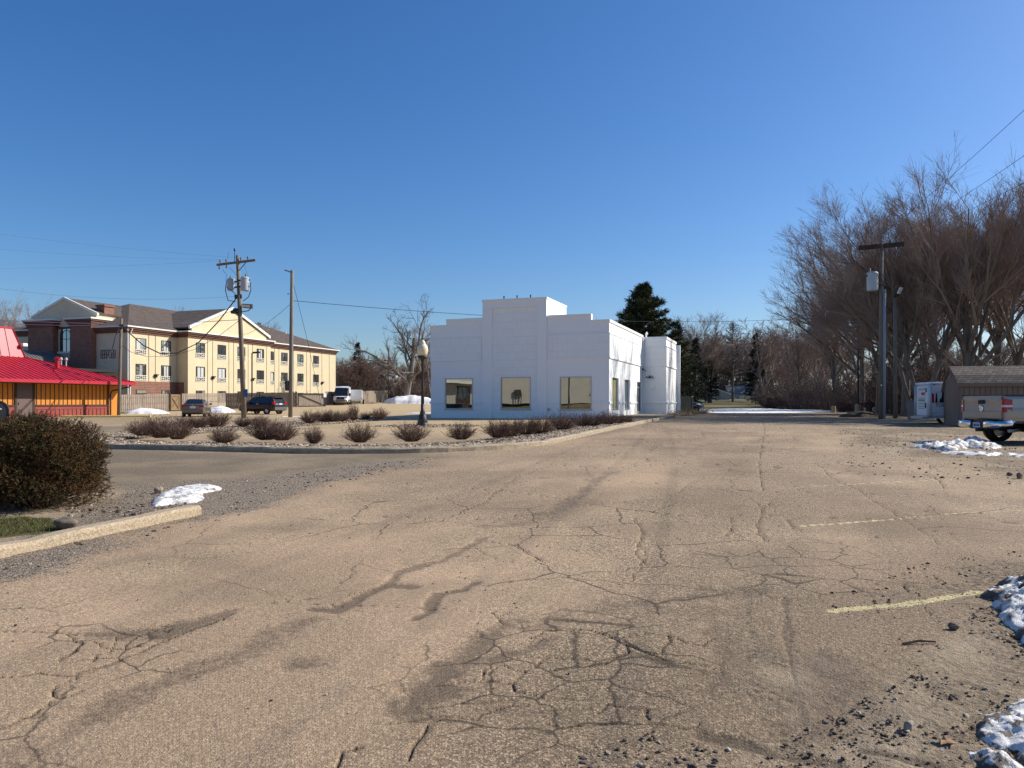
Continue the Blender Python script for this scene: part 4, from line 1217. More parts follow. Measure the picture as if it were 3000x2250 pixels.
# ---------------------------------------------------------------- store across the street behind the photographer (mirrored in the bronze windows)
MT['store_wall'] = mat('store_wall', (.44, .415, .35), .9, (.40, .375, .315), .6)
def store():
    o = uv(-42, -31)
    t = thing('store', 'beige store with brown pilasters across the street, mirrored in bronze windows', 'store', (o[0], o[1], 1.75), -GA)
    part = lambda nm, mb, m: obj(nm, mb, m, t)
    part('wall', MB().box(-30, 16.5, -8, 0, -.4, 6.2), 'store_wall')
    part('parapet', MB().box(-30.1, 16.6, -8.1, .12, 6.2, 6.6), 'trim')
    for x in (-22, -14, 4.5):
        part('pilaster', MB().box(x, x + 1.0, .003, .25, -.4, 6.2), 'cornice')
    d = part('door', MB().box(-9, -6.6, .003, .1, -.3, 2.6), 'dark_brown')
    obj('pane', MB().box(-8.8, -6.8, .1, .12, .2, 2.4), 'dark_glass', d)
    part('canopy', MB().box(-12, -3, .003, 1.6, 3.0, 3.4), 'trim')
    part('loading_frame', MB().box(1.4, 1.5, .3, .4, -.4, 1.0).box(2.2, 2.3, .3, .4, -.4, 1.0).box(1.3, 2.4, .25, .45, 1.0, 1.8), 'dark_brown')
    part('annex_wall', MB().box(16.5, 30, -6, 1.5, -.4, 3.2), 'stucco_pale')
    part('annex_roof', MB().prism([(2.0, 3.2), (-6.5, 3.2), (-2.3, 6.8)], 16.3, 30.5, 'x'), 'shingle')
    for x in (17.5, 20.6, 24): part('annex_post', MB().box(x, x + .3, 1.9, 2.2, -.4, 3.2), 'trim')
store()

# ---------------------------------------------------------------- board fence
MT['fence_grey'] = mat('fence_grey', (.27, .215, .16), .95, (.46, .375, .29), 2.2, .4, 20, stretch=(3, 3, .6), contrast=(.3, .7))
MT['fence_new'] = mat('fence_new', (.25, .165, .085), .9, (.36, .25, .14), 2.2, .3, 20, stretch=(3, 3, .6))
MT['fence_dark'] = mat('fence_dark', (.045, .033, .026), .95, (.085, .062, .047), 2.2, .3, 20, stretch=(3, 3, .6))  # cast shadow behind the SUV put into the board colour; gate posts share it
def fence(pts, m, label, h=1.85, gap=.20, board=.14, tall=0):
    t = thing('board_fence', label, 'fence', (pts[0][0], pts[0][1], 0))
    rnd = random.Random(len(label))
    ox, oy = pts[0]
    acc = 0
    bd, bk, rl = MB(), MB(), MB()
    for (ax, ay), (bx, by) in zip(pts[:-1], pts[1:]):
        l = math.hypot(bx - ax, by - ay)
        dx, dy = (bx - ax) / l, (by - ay) / l
        ang = math.atan2(dy, dx)
        n = int(l / gap)
        for i in range(n):
            for side, mb in ((0, bd), (1, bk)):
                s = (i + .5 * side) * gap
                x, y = ax + dx * s, ay + dy * s
                z = g(x, y)
                hh = h + rnd.uniform(-.02, .03)
                nx, ny = dy * (.05 if side == 0 else -.07), -dx * (.05 if side == 0 else -.07)
                px_, py_ = x + nx - ox, y + ny - oy
                c = board / 2
                mb.hexa([(px_ - dx * c, py_ - dy * c, z + .06), (px_ + dx * c, py_ + dy * c, z + .06), (px_ + dx * c + ny * .0 + dy * .02, py_ + dy * c - dx * .02, z + .06), (px_ - dx * c + dy * .02, py_ - dy * c - dx * .02, z + .06),
                         (px_ - dx * c, py_ - dy * c, z + hh), (px_ + dx * c, py_ + dy * c, z + hh), (px_ + dx * c + dy * .02, py_ + dy * c - dx * .02, z + hh), (px_ - dx * c + dy * .02, py_ - dy * c - dx * .02, z + hh)])
        m_ = max(1, round(l / 2.44))
        for i in range(m_ + 1):
            s = l * i / m_
            x, y = ax + dx * s, ay + dy * s
            obj('post', MB().box(x - ox - .05, x - ox + .05, y - oy - .05, y - oy + .05, g(x, y) - .2, g(x, y) + h + .02), m, t)
            if i < m_:
                s2 = l * (i + 1) / m_
                x2, y2 = ax + dx * s2, ay + dy * s2
                for zz in (.35, h * .5, h - .3):
                    rl.bar((x - ox, y - oy, g(x, y) + zz), (x2 - ox, y2 - oy, g(x2, y2) + zz), .04, .09)
    obj('boards', bd, m, t)
    obj('back_boards', bk, m, t)
    obj('rails', rl, m, t)
    return t
def pxy(px, y): return ((px - 1500) / FPX * y, y)
f0, f1, f2 = pxy(340, 77.5), pxy(498, 82), pxy(530, 83)
fence([f0, f1], 'fence_grey', 'sunlit weathered board fence between the restaurant and the cross braced gate')
fence([f2, pxy(663, 88)], 'fence_grey', 'grey board fence right of the cross braced gate, behind the sedan')
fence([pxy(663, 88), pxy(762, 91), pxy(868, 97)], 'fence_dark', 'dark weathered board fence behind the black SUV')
fence([pxy(955, 106), pxy(1030, 113)], 'fence_grey', 'board fence running behind the white van beside the sliding gate')
fence([pxy(1052, 116), pxy(1142, 126)], 'fence_grey', 'farthest stretch of board fence right of the white cargo trailer')
def gate():
    x0, y0 = f1[0] + .1, f1[1]
    z = g(x0, y0)
    t = thing('fence_gate', 'small pale wooden gate with crossed braces in the board fence', 'gate', (x0, y0, z), math.atan2(f2[1] - f1[1], f2[0] - f1[0]))
    w = math.hypot(f2[0] - f1[0], f2[1] - f1[1]) - .2
    bd = MB()
    for k in range(8): bd.box(k * w / 8, (k + .93) * w / 8, .0, .03, .08, 1.8)
    obj('boards', bd, 'fence_new', t)
    fr = MB().box(0, w, -.045, -.003, 1.62, 1.78).box(0, w, -.045, -.003, .12, .28).box(0, .1, -.045, -.003, .28, 1.62).box(w - .1, w, -.045, -.003, .28, 1.62)
    obj('frame', fr, 'fence_new', t)
    obj('brace', MB().bar((.1, -.03, .3), (w - .1, -.03, 1.6), .02, .08), 'fence_new', t)
    obj('brace', MB().bar((.1, -.06, 1.6), (w - .1, -.06, .3), .02, .08), 'fence_new', t)
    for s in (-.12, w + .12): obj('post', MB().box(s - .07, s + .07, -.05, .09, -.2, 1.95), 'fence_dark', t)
gate()
def sliding_gate():
    a, b = pxy(872, 97.5), pxy(953, 100)
    t = thing('sliding_gate', 'wide dark framed sliding gate with diagonal brace standing before the fence', 'gate', (a[0], a[1], g(*a)), math.atan2(b[1] - a[1], b[0] - a[0]))
    w = math.hypot(b[0] - a[0], b[1] - a[1])
    bd = MB()
    for k in range(24): bd.box(k * w / 24, (k + .9) * w / 24, 0, .03, .12, 1.72)
    obj('boards', bd, 'fence_grey', t)
    obj('frame', MB().box(0, w, -.08, -.003, 1.62, 1.74).box(0, w, -.08, -.003, .03, .14).box(-.02, .1, -.08, -.003, .14, 1.62).box(w - .1, w + .02, -.08, -.003, .14, 1.62), 'dark_metal', t)
    obj('brace', MB().bar((.1, -.05, 1.6), (w - .15, -.05, .2), .03, .1), 'dark_brown', t)
    obj('sign', MB().box(w - .3, w + .1, -.12, -.09, 1.25, 1.75), 'white', t)
    obj('post', MB().box(-.3, -.1, -.05, .1, -.2, 1.95), 'dark_metal', t)
    obj('post', MB().box(-.75, -.55, -.05, .1, -.2, 1.95), 'dark_metal', t)
sliding_gate()
# ---------------------------------------------------------------- poles, lamps, wires
MT['pole_wood'] = mat('pole_wood', (.13, .105, .078), .95, (.235, .195, .145), 3, .4, 30, stretch=(6, 6, .5), contrast=(.3, .7))
MT['pole_grey'] = mat('pole_grey', (.15, .135, .115), .95, (.25, .225, .19), 3, .4, 30, stretch=(6, 6, .5), contrast=(.3, .7))
MT['pole_dark'] = mat('pole_dark', (.040, .028, .022), .95, (.075, .052, .04), 4)
MT['galv'] = mat('galv', (.38, .40, .42), .5, (.46, .48, .50), 2, metal=.1)
MT['conduit'] = mat('conduit', (.28, .30, .33), .5)
MT['wire'] = mat('wire', (.018, .018, .02), .6)
MT['ceramic'] = mat('ceramic', (.20, .15, .12), .3)
MT['globe'] = m = mat('globe', (.72, .64, .44), .35, trans=.0)
MT['sign_blue'] = mat('sign_blue', (.02, .10, .34), .5)
MT['lens'] = mat('lens', (.55, .57, .55), .2)

def sag(a, b, s, n=24):
    a, b = Vector(a), Vector(b)
    return [a.lerp(b, i / n) - Vector((0, 0, 4 * s * (i / n) * (1 - i / n))) for i in range(n + 1)]

def wire(name, pts, r, label, cat='power line', group=None, m='wire'):
    return tag(obj(name, MB().tube(pts, r, 4), m), label, cat, group)

def transformer(c, r, h, toward, t):
    """a can transformer with lid, bushings and bracket, hung on a pole"""
    o = obj('transformer', MB().lathe([(r * .9, 0), (r, .04), (r, h * .86), (r * 1.05, h * .87), (r * 1.05, h * .91), (r * .8, h), (.05, h * 1.02)], 20, c), 'galv', t, smooth=False)
    d = Vector(toward).normalized()
    c = Vector(c)
    obj('bracket', MB().bar(c + d * r + Vector((0, 0, h * .3)), c + d * (r + .22) + Vector((0, 0, h * .3)), .08, .12).bar(c + d * r + Vector((0, 0, h * .75)), c + d * (r + .22) + Vector((0, 0, h * .75)), .08, .12), 'dark_metal', o)
    q = Vector((-d.y, d.x, 0))
    obj('bushing', MB().lathe([(.05, 0), (.07, .06), (.045, .1), (.065, .15), (.03, .24)], 8, tuple(c - d * r * .3 + q * r * .4 + Vector((0, 0, h)))), 'ceramic', o)
    obj('bushing', MB().lathe([(.05, -.03), (.07, 0), (.05, .06)], 8, tuple(c - d * r * 1.08 + Vector((0, 0, h * .78)))), 'dark_metal', o)
    return o

def insulator(p, t, hang=False):
    s = -1 if hang else 1
    obj('insulator', MB().lathe([(.03, 0), (.03, .08 * s), (.075, .10 * s), (.075, .15 * s), (.045, .17 * s), (.065, .2 * s), (.05, .27 * s)], 8, p), 'ceramic', t)

def left_pole():
    y = 57.
    b = at(716, 1226, y); top = at(696, 748, y)
    t = thing('utility_pole', 'leaning wooden utility pole with two transformers and a floodlight', 'utility pole', (b.x, b.y, g(b.x, b.y) - .1))
    B = Vector(t.location)
    L = lambda px, py, dy=0.: at(px, py, y + dy) - B
    tp = top - B
    obj('pole', MB().tube([(0, 0, -.3), tp * .5, tp], [.19, .165, .125], 12), 'pole_wood', t, smooth=True)
    a1, a2 = L(636, 776, .9), L(749, 762, -.7)
    arm = obj('crossarm', MB().bar(a1, a2, .13, .16), 'pole_wood', t)
    obj('brace', MB().bar(a1.lerp(a2, .75) - Vector((0, 0, .08)), tp * .9, .03, .05), 'dark_metal', t)
    for f in (.08, .24, .62, .8): insulator(tuple(a1.lerp(a2, f) + Vector((0, 0, .08))), t)
    for f in (.06, .25): insulator(tuple(a1.lerp(a2, f) - Vector((0, 0, .08))), t, True)
    obj('pole_pin', MB().tube([tp + Vector((-.18, -.1, -.5)), tp + Vector((-.18, -.1, .35))], .025, 6).lathe([(.05, .3), (.09, .36), (.05, .5)], 8, tuple(tp + Vector((-.18, -.1, 0)))), 'dark_metal', t)
    for px, py, r, h, dy, m_ in ((676.5, 852, .27, .9, .15, 1), (717.5, 852, .31, 1.02, -.3, -1)):
        c = L(px, py, dy)
        transformer(tuple(c), r, h, (m_, 0, 0), t)
    for q, r in (([(664, 826), (660, 850), (668, 880), (690, 884)], .03), ([(664, 826), (661, 838), (690, 862)], .025), ([(733, 826), (735, 850), (728, 870), (712, 882)], .03), ([(716, 826), (714, 840), (722, 855), (735, 830)], .02), ([(652, 790), (664, 805), (662, 822)], .012), ([(673, 784), (680, 792), (693, 806)], .012), ([(715, 775), (720, 790), (727, 812)], .012), ([(670, 738), (666, 760)], .012)):
        obj('jumper', MB().tube([L(a, b_, -.35) for a, b_ in q], r, 5), 'wire', t)
    obj('cable_clamp', MB().bar(L(688, 870), L(708, 868), .18, .3), 'dark_metal', t)
    # floodlights
    c = L(722, 900, -.35)
    fl = obj('floodlight', MB().hexa([c + Vector(v) for v in ((-.36, .12, .0), (.3, .12, -.06), (.3, .5, -.06), (-.36, .5, .0), (-.33, -.2, .2), (.36, -.2, .14), (.36, .3, .26), (-.33, .3, .3))]), 'dark_metal', t)
    obj('lens', MB().hexa([c + Vector(v) for v in ((-.31, -.10, .02), (.30, -.10, -.04), (.30, -.11, -.03), (-.31, -.11, .03), (-.29, -.215, .17), (.32, -.215, .11), (.32, -.225, .12), (-.29, -.225, .18))]), 'lens', fl)
    obj('arm', MB().tube([c + Vector((.3, .1, -.05)), c + Vector((.1, .1, -.25)), c + Vector((-.3, .2, -.3)), L(704, 915)], .035, 6), 'dark_metal', fl)
    c = L(689, 915, -.2)
    fl = obj('floodlight', MB().box(c.x - .12, c.x + .16, c.y - .15, c.y + .15, c.z + .1, c.z + .3).box(c.x - .28, c.x + .15, c.y - .2, c.y + .2, c.z - .1, c.z + .1), 'dark_metal', t, bevel=.03)
    s = L(721.5, 1152, -.2)
    obj('sign', MB().box(s.x - .17, s.x + .1, s.y - .02, s.y, s.z - .28, s.z + .3), 'sign_blue', t)
    return t, B, a1, a2, tp
lp, LB, la1, la2, ltp = left_pole()

def plain_pole():
    b, top = at(850.5, 1222, 61), at(856, 792, 61)
    t = thing('utility_pole', 'bare grey wooden pole with a guy wire standing right of the black SUV', 'utility pole', (b.x, b.y, g(b.x, b.y) - .1))
    B = Vector(t.location)
    tp = top - B
    obj('pole', MB().tube([(0, 0, -.3), tp * .5, tp], [.17, .155, .13], 12), 'pole_grey', t, smooth=True)
    obj('insulator', MB().bar(tp + Vector((-.1, 0, -.15)), tp + Vector((-.6, 0, .02)), .09, .09), 'ceramic', t)
    obj('meter_box', MB().box(-.35, -.15, -.3, .1, 2.2, 3.0), 'dark_metal', t, bevel=.02)
    obj('guy_wire', MB().tube([tp - Vector((0, 0, .7)), at(899, 991, 63) - B, at(940, 1180, 65) - B], .018, 4), 'wire', t)
    obj('bolt', MB().bar(at(847, 861, 61) - B, at(842, 861, 61) - B, .06), 'dark_metal', t)
    return tp + B
ptop = plain_pole()

def small_pole():
    b, top = at(347, 1219, 64.5), at(356, 933, 64.5)
    t = thing('utility_pole', 'short weathered pole with cables standing at the corner of the orange restaurant', 'utility pole', (b.x, b.y, g(b.x, b.y) - .1))
    B = Vector(t.location)
    tp = top - B
    obj('pole', MB().tube([(0, 0, -.3), tp * .5, tp], [.145, .13, .105], 12), 'pole_wood', t, smooth=True)
    obj('bracket', MB().bar(tp + Vector((-.15, -.1, -.6)), tp + Vector((.2, -.1, -.55)), .12, .1).bar(tp + Vector((-.2, -.1, -.85)), tp + Vector((.25, -.1, -.8)), .1, .1), 'dark_metal', t)
    obj('service_drop', MB().tube([at(350, 962, 64.4) - B, at(338, 985, 63) - B, at(330, 1020, 61.5) - B, at(312, 1060, 60) - B, at(298, 1073, 58.5) - B], .035, 5), 'wire', t)
    return B, tp
SB, stp = small_pole()
wire('power_cable', [at(690, 877, 57), at(640, 942, 57.8), at(580, 1005, 59), at(520, 1034, 60.5), at(470, 1036, 61.8), at(420, 1012, 63.2), at(375, 972, 64.2), at(359, 953, 64.5)], .045, 'thick black cable sagging between the leaning pole and the short pole', 'cable')
wire('power_cable', [at(698, 941, 57), at(640, 985, 58), at(570, 1024, 59.5), at(500, 1043, 61), at(430, 1045, 62.5), at(380, 1030, 64), at(359, 1012, 64.5)], .018, 'thin cable hanging beneath the thick one between two left poles', 'cable')
wire('power_cable', [at(696, 937, 57), at(560, 945, 59.5), at(440, 949, 62.5), at(358, 950, 64.5), at(180, 945, 66), at(0, 939, 68), at(-200, 930, 70)], .028, 'upper grey wire running level from the leaning pole across the hotel front', 'cable', m='galv')
wire('power_cable', [at(358, 954, 64.5), at(180, 953, 66), at(0, 949, 68), at(-200, 944, 70)], .022, 'lower grey wire running left from the short pole past the brick tower', 'cable', m='galv')
for i, (f, px, py, lb) in enumerate(((.08, -300, 780, 'lowest'), (.24, -300, 700, 'middle'), (.62, -300, 640, 'highest'))):
    p = LB + la1.lerp(la2, f) + Vector((0, 0, .3))
    wire('power_line', sag(p, at(px, py, 66), .35), .004, lb + ' of the thin wires leaving the crossarm of the leaning pole to the left')
wire('power_line', sag(at(690, 868, 57), at(-250, 800, 60), .9), .007, 'faint wire rising left from below the transformers across the sky')
wire('power_line', sag(at(861, 881, 61), at(2420, 930, 92), 1.0) , .024, 'long wire from the bare pole behind the white building to the far trees')
wire('power_line', sag(at(848, 893, 61), at(700, 985, 80), .4), .014, 'short thin wire dropping left from the bare grey pole')

def right_pole():
    y = 44.
    b = at(2579, 1230, y)
    t = thing('utility_pole', 'tall wooden pole with grey conduit, crossarm and transformer before bare trees', 'utility pole', (b.x, b.y, g(b.x, b.y) - .1))
    B = Vector(t.location)
    tp = at(2583, 712, y) - B
    obj('pole', MB().tube([(0, 0, -.3), tp * .5, tp], [.13, .118, .095], 12), 'pole_wood', t, smooth=True)
    obj('conduit', MB().tube([at(2590, 1228, y - .1) - B, at(2591, 848, y - .1) - B], .085, 10), 'conduit', t, smooth=True)
    a1, a2 = at(2516, 727, y + .3) - B, at(2648, 715, y - .3) - B
    obj('crossarm', MB().bar(a1, a2, .16, .24), 'pole_dark', t)
    for f in (.06, .3, .7, .95): insulator(tuple(a1.lerp(a2, f) + Vector((0, 0, .06))), t)
    transformer(tuple(at(2556, 852, y) - B), .31, 1.08, (1, 0, 0), t)
    obj('jumper', MB().tube([at(2571, 830, y - .3) - B, at(2598, 838, y - .3) - B, at(2600, 850, y - .2) - B], .025, 5), 'wire', t)
    obj('jumper', MB().tube([at(2570, 806, y - .3) - B, at(2585, 818, y - .3) - B, at(2592, 845, y - .3) - B], .02, 5), 'wire', t)
    obj('tag', MB().box(-.06, .02, -.17, -.16, 2.0, 2.08), 'white', t)
    return [B + a1.lerp(a2, f) + Vector((0, 0, .3)) for f in (.3, .7, .95)]
for p, (px, py), lb in zip(right_pole(), ((3100, 165), (3130, 300), (3160, 385)), ('upper', 'middle', 'lower')):
    e = at(px, py, 19)
    wire('power_line', sag(p, e + (e - p) * .9, 55e-2, 40), .007, lb + ' wire climbing right from the crossarm of the conduit pole')

def wood_lamp_pole():
    b = at(2623.5, 1226, 46)
    t = thing('lamp_pole', 'shorter wooden pole with tilted floodlight right of the conduit pole', 'lamp pole', (b.x, b.y, g(b.x, b.y) - .05))
    B = Vector(t.location)
    tp = at(2622, 872, 46) - B
    obj('pole', MB().tube([(0, 0, -.3), tp], [.125, .105], 12), 'pole_wood', t, smooth=True)
    c = at(2631, 850, 45.8) - B
    fl = obj('floodlight', MB().bar(at(2623, 868, 46) - B, at(2636, 842, 45.6) - B, .34, .18), 'dark_metal', t, bevel=.02)
    obj('lens', MB().bar(at(2632, 860, 45.6) - B, at(2641, 842, 45.4) - B, .2, .1), 'lens', fl)
    obj('arm', MB().tube([tp, at(2620, 862, 46) - B], .05, 6), 'dark_metal', t)
wood_lamp_pole()

def lot_lamp(px, py, y, top, label, heads=((-1, .45), (1, .45)), base=(.2, .65), r=.06):
    b = at(px, py, y)
    zg = g(b.x, b.y)
    t = thing('lamp_pole', label, 'lamp pole', (b.x, b.y, zg))
    h = at(px, top, y).z - zg
    if base:
        obj('footing', MB().lathe([(base[0] * 1.05, -.2), (base[0], base[1] * .9), (base[0] * .96, base[1])], 16), 'concrete', t)
    obj('pole', MB().tube([(0, 0, base[1] if base else -.2), (0, 0, h)], [r, r * .8], 8), 'dark_metal', t)
    for d, w in heads:
        hd = obj('lamp_head', MB().hexa([(d * .12, -.18, h - .06), (d * (.12 + w), -.18, h), (d * (.12 + w), .18, h), (d * .12, .18, h - .06), (d * .12, -.15, h + .12), (d * (.1 + w), -.15, h + .14), (d * (.1 + w), .15, h + .14), (d * .12, .15, h + .12)]), 'dark_metal', t, bevel=.015)
        obj('arm', MB().bar((0, 0, h), (d * .14, 0, h + .02), .05, .06), 'dark_metal', hd)
lot_lamp(2442, 1209, 71, 1010, 'thin dark lamp pole on a concrete footing, left of its taller twin', base=(.19, .62))
lot_lamp(2514, 1215, 61, 928, 'tall dark lamp pole on a pale concrete footing near the utility trailer', heads=((-1, .5), (1, .55)), base=(.24, .8), r=.075)
lot_lamp(738, 1198, 80, 1034, 'slim brown lamp pole in front of the cream hotel wall', heads=((1, .75),), base=None, r=.075)
lot_lamp(1137, 1172, 124, 1058, 'distant dark lamp pole beside the small grey roofed house', heads=((-1, .6), (1, .6)), base=None, r=.08)

def acorn_lamp():
    x, y = lamp_c
    t = thing('street_lamp', 'black cast iron lamp post with a cream acorn globe in the island', 'street lamp', (x, y, g(x, y)))
    b = at(1238, 1243, y)
    t.location = (b.x, y, g(b.x, y))
    H = at(1238, 988, y).z - g(b.x, y)
    k = H / 3.9
    obj('base', MB().lathe([(.26 * k, -.1), (.26 * k, .10 * k), (.215 * k, .14 * k), (.23 * k, .18 * k), (.185 * k, .34 * k), (.165 * k, .46 * k), (.11 * k, .55 * k), (.125 * k, .59 * k), (.085 * k, .68 * k), (.072 * k, 1.0 * k)], 16), 'dark_metal', t, smooth=True)
    obj('post', MB().lathe([(.075 * k, .99 * k), (.06 * k, 1.8 * k), (.052 * k, 2.78 * k), (.08 * k, 2.8 * k), (.06 * k, 2.84 * k), (.10 * k, 2.92 * k), (.20 * k, 3.0 * k), (.215 * k, 3.04 * k), (.2 * k, 3.08 * k)], 16), 'dark_metal', t, smooth=True)
    obj('globe', MB().lathe([(.17 * k, 3.081 * k), (.215 * k, 3.18 * k), (.245 * k, 3.32 * k), (.235 * k, 3.45 * k), (.19 * k, 3.55 * k), (.13 * k, 3.6 * k), (.135 * k, 3.62 * k), (.12 * k, 3.68 * k), (.07 * k, 3.75 * k), (.05 * k, 3.78 * k)], 24), 'globe', t, smooth=True)
    obj('finial', MB().lathe([(.045 * k, 3.781 * k), (.03 * k, 3.8 * k), (.05 * k, 3.84 * k), (.012 * k, 3.9 * k)], 10), 'dark_metal', t, smooth=True)
acorn_lamp()
def stake():
    a, b = at(2566, 1224, 46.5), at(2570, 1104, 46.5)
    tag(obj('marker_stake', MB().bar(a, b, .05, .05), mat('stake', (.32, .15, .07), .8)), 'thin reddish stake leaning beside the conduit pole', 'stake')
    a, b = at(946, 1198, 92), at(936, 1162, 92)
    tag(obj('prop_stick', MB().bar(a, b, .06, .06), 'galv'), 'pale leaning stick in front of the sliding gate', 'stick')
stake()

# ---------------------------------------------------------------- vehicles (own frame: y forward, x right)
def paint(name, col, rough=.28, metal=.35, spec=.5):
    m = mat(name, col, rough, spec=spec, metal=metal)
    m.node_tree.nodes['Principled BSDF'].inputs['Coat Weight'].default_value = .5
    m.node_tree.nodes['Principled BSDF'].inputs['Coat Roughness'].default_value = .06
    MT[name] = m
paint('paint_taupe', (.16, .125, .10)); paint('paint_black', (.010, .010, .011), .38, 0, .35); paint('paint_white', (.80, .80, .79), .35, 0); paint('paint_silver', (.34, .32, .285), .30, .45); paint('paint_navy', (.035, .035, .038))
MT['tyre'] = mat('tyre', (.016, .015, .015), .85)
MT['rim'] = mat('rim', (.45, .45, .45), .35, metal=.6)
MT['steel_rim'] = mat('steel_rim', (.62, .62, .60), .45)
MT['red_lens'] = mat('red_lens', (.36, .012, .014), .15, spec=.6)
MT['clear_lens'] = mat('clear_lens', (.62, .60, .58), .15, spec=.6)
MT['plate'] = mat('plate', (.62, .64, .68), .5)
MT['chrome'] = mat('chrome', (.78, .77, .75), .07, metal=1.)
MT['car_glass'] = mat('car_glass', (.012, .014, .016), .04, spec=.8)
MT['trim_black'] = mat('trim_black', (.02, .02, .02), .6)
MT['grey_plastic'] = mat('grey_plastic', (.10, .10, .10), .6)

def car(name, label, loc, az, stations, green, W, paintm, wheels, wr, lights, extra=None, roofw=.78, cat='car', pillars=(.5,), rim='rim', plate=None):
    """stations: (y, half width, z bottom, z top) of the lower body; green: (y, z base, z top) of the glasshouse from rear to front"""
    t = thing(name, label, cat, loc, -az)
    secs = []
    for y, w, z0, z1 in stations:
        h = z1 - z0
        prof = [(.86, 0), (.97, .14), (1., .42), (.985, .70), (.95, .90), (.86, 1.0)]
        secs.append([(w * a, y, z0 + h * b) for a, b in prof] + [(-w * a, y, z0 + h * b) for a, b in prof[::-1]])
    obj('body', MB().loft(secs), paintm, t, smooth=True, bevel=0)
    gl = []
    for y, z0, z1, wb, wt in green:
        gl.append([(wb, y, z0), (wt + (wb - wt) * .15, y, z0 + (z1 - z0) * .9), (wt * .9, y, z1), (-wt * .9, y, z1), (-wt - (wb - wt) * .15, y, z0 + (z1 - z0) * .9), (-wb, y, z0)])
    obj('glasshouse', MB().loft(gl), 'car_glass', t)
    top = [q for q in green if q[2] - q[1] > .2]
    rf = MB()
    rs = []
    for y, z0, z1, wb, wt in top:
        rs.append([(wt * 1.0, y, z1 - .05), (wt * .93, y, z1 + .012), (0, y, z1 + .03), (-wt * .93, y, z1 + .012), (-wt * 1.0, y, z1 - .05), (0, y, z1 - .02)])
    obj('roof', rf.loft(rs), paintm, t, smooth=True)
    pl = []
    a, b = green[0], top[0]
    c, d = top[-1], green[-1]
    for s in (1, -1):
        pl.append(((s * a[3], a[0], a[1]), (s * b[4], b[0], b[2] - .03), .13))
        pl.append(((s * d[3], d[0], d[1]), (s * c[4], c[0], c[2] - .03), .09))
        for f in pillars:
            y = b[0] + (c[0] - b[0]) * f
            wb_, wt_ = b[3] + (c[3] - b[3]) * f, b[4] + (c[4] - b[4]) * f
            pl.append(((s * wb_ * 1.005, y, b[1]), (s * wt_ * 1.01, y - .05, b[2] - .06), .09))
    for p, q, w in pl:
        obj('pillar', MB().bar(p, q, w, .05, up=(1, 0, 0)), paintm if w > .1 else 'trim_black', t)
    for s in (1, -1):
        for y in wheels:
            x = s * (W / 2 - .11)
            w = obj('wheel', MB().wheel((x, y, wr), wr, .21), 'tyre', t) if False else obj('wheel', MB().wheel((0, 0, 0), wr, .21, axis='x'), 'tyre', t, loc=(x, y, wr))
            rm = MB().lathe([(wr * .62, -.02), (wr * .62, .02), (wr * .2, .05)], 14)
            rm.v = [(s * (p[2] + .06), p[0], p[1]) for p in rm.v]
            obj('rim', rm, rim, w)
            obj('wheel_arch', MB().wheel((0, 0, 0), wr * 1.16, .10, 22, 'x'), 'trim_black', t, loc=(s * (W / 2 - .045), y, wr + .01))
    for nm, pts, m in lights:
        obj(nm, MB().hexa(pts), m, t, bevel=.01)
    if extra: extra(t)
    return t

def bx8(x0, x1, y0, y1, z0, z1):
    return [(x0, y0, z0), (x1, y0, z0), (x1, y1, z0), (x0, y1, z0), (x0, y0, z1), (x1, y0, z1), (x1, y1, z1), (x0, y1, z1)]

def sedan():
    b = at(577, 1221, 63.)
    st = [(-2.24, .72, .42, .90), (-2.15, .84, .28, 1.02), (-1.7, .875, .22, 1.05), (-1.0, .88, .2, .98), (.6, .88, .2, .96), (1.2, .87, .2, .93), (1.8, .84, .22, .82), (2.15, .74, .28, .70), (2.25, .6, .36, .58)]
    gr = [(-1.75, 1.0, 1.03, .70, .66), (-1.0, .96, 1.40, .80, .57), (-.1, .95, 1.44, .82, .58), (.35, .95, 1.40, .82, .56), (1.15, .92, .95, .74, .68)]
    li = [('tail_light', bx8(.44, .82, -2.25, -2.02, .78, .97), 'red_lens'), ('tail_light', bx8(-.82, -.44, -2.25, -2.02, .78, .97), 'red_lens'), ('plate', bx8(-.2, .2, -2.27, -2.23, .70, .86), 'plate'), ('bumper', bx8(-.78, .78, -2.29, -2.1, .36, .60), 'paint_taupe'), ('diffuser', bx8(-.7, .7, -2.27, -2.0, .24, .35), 'trim_black'),
          ('mirror', bx8(-1.06, -.88, .52, .72, .96, 1.1), 'trim_black'), ('mirror', bx8(.88, 1.06, .52, .72, .96, 1.1), 'trim_black')]
    def ex(t):
        obj('boot_lid_line', MB().box(-.8, .8, -2.245, -2.2, 1.0, 1.012), 'trim_black', t)
        obj('badge', MB().box(-.05, .05, -2.26, -2.23, .92, .99), 'chrome', t)
    car('sedan', 'taupe grey sedan seen from behind, parked facing the cross braced gate', (b.x, b.y, g(b.x, b.y)), R(-14), st, gr, 1.75, 'paint_taupe', (-1.35, 1.35), .31, li, ex)
sedan()

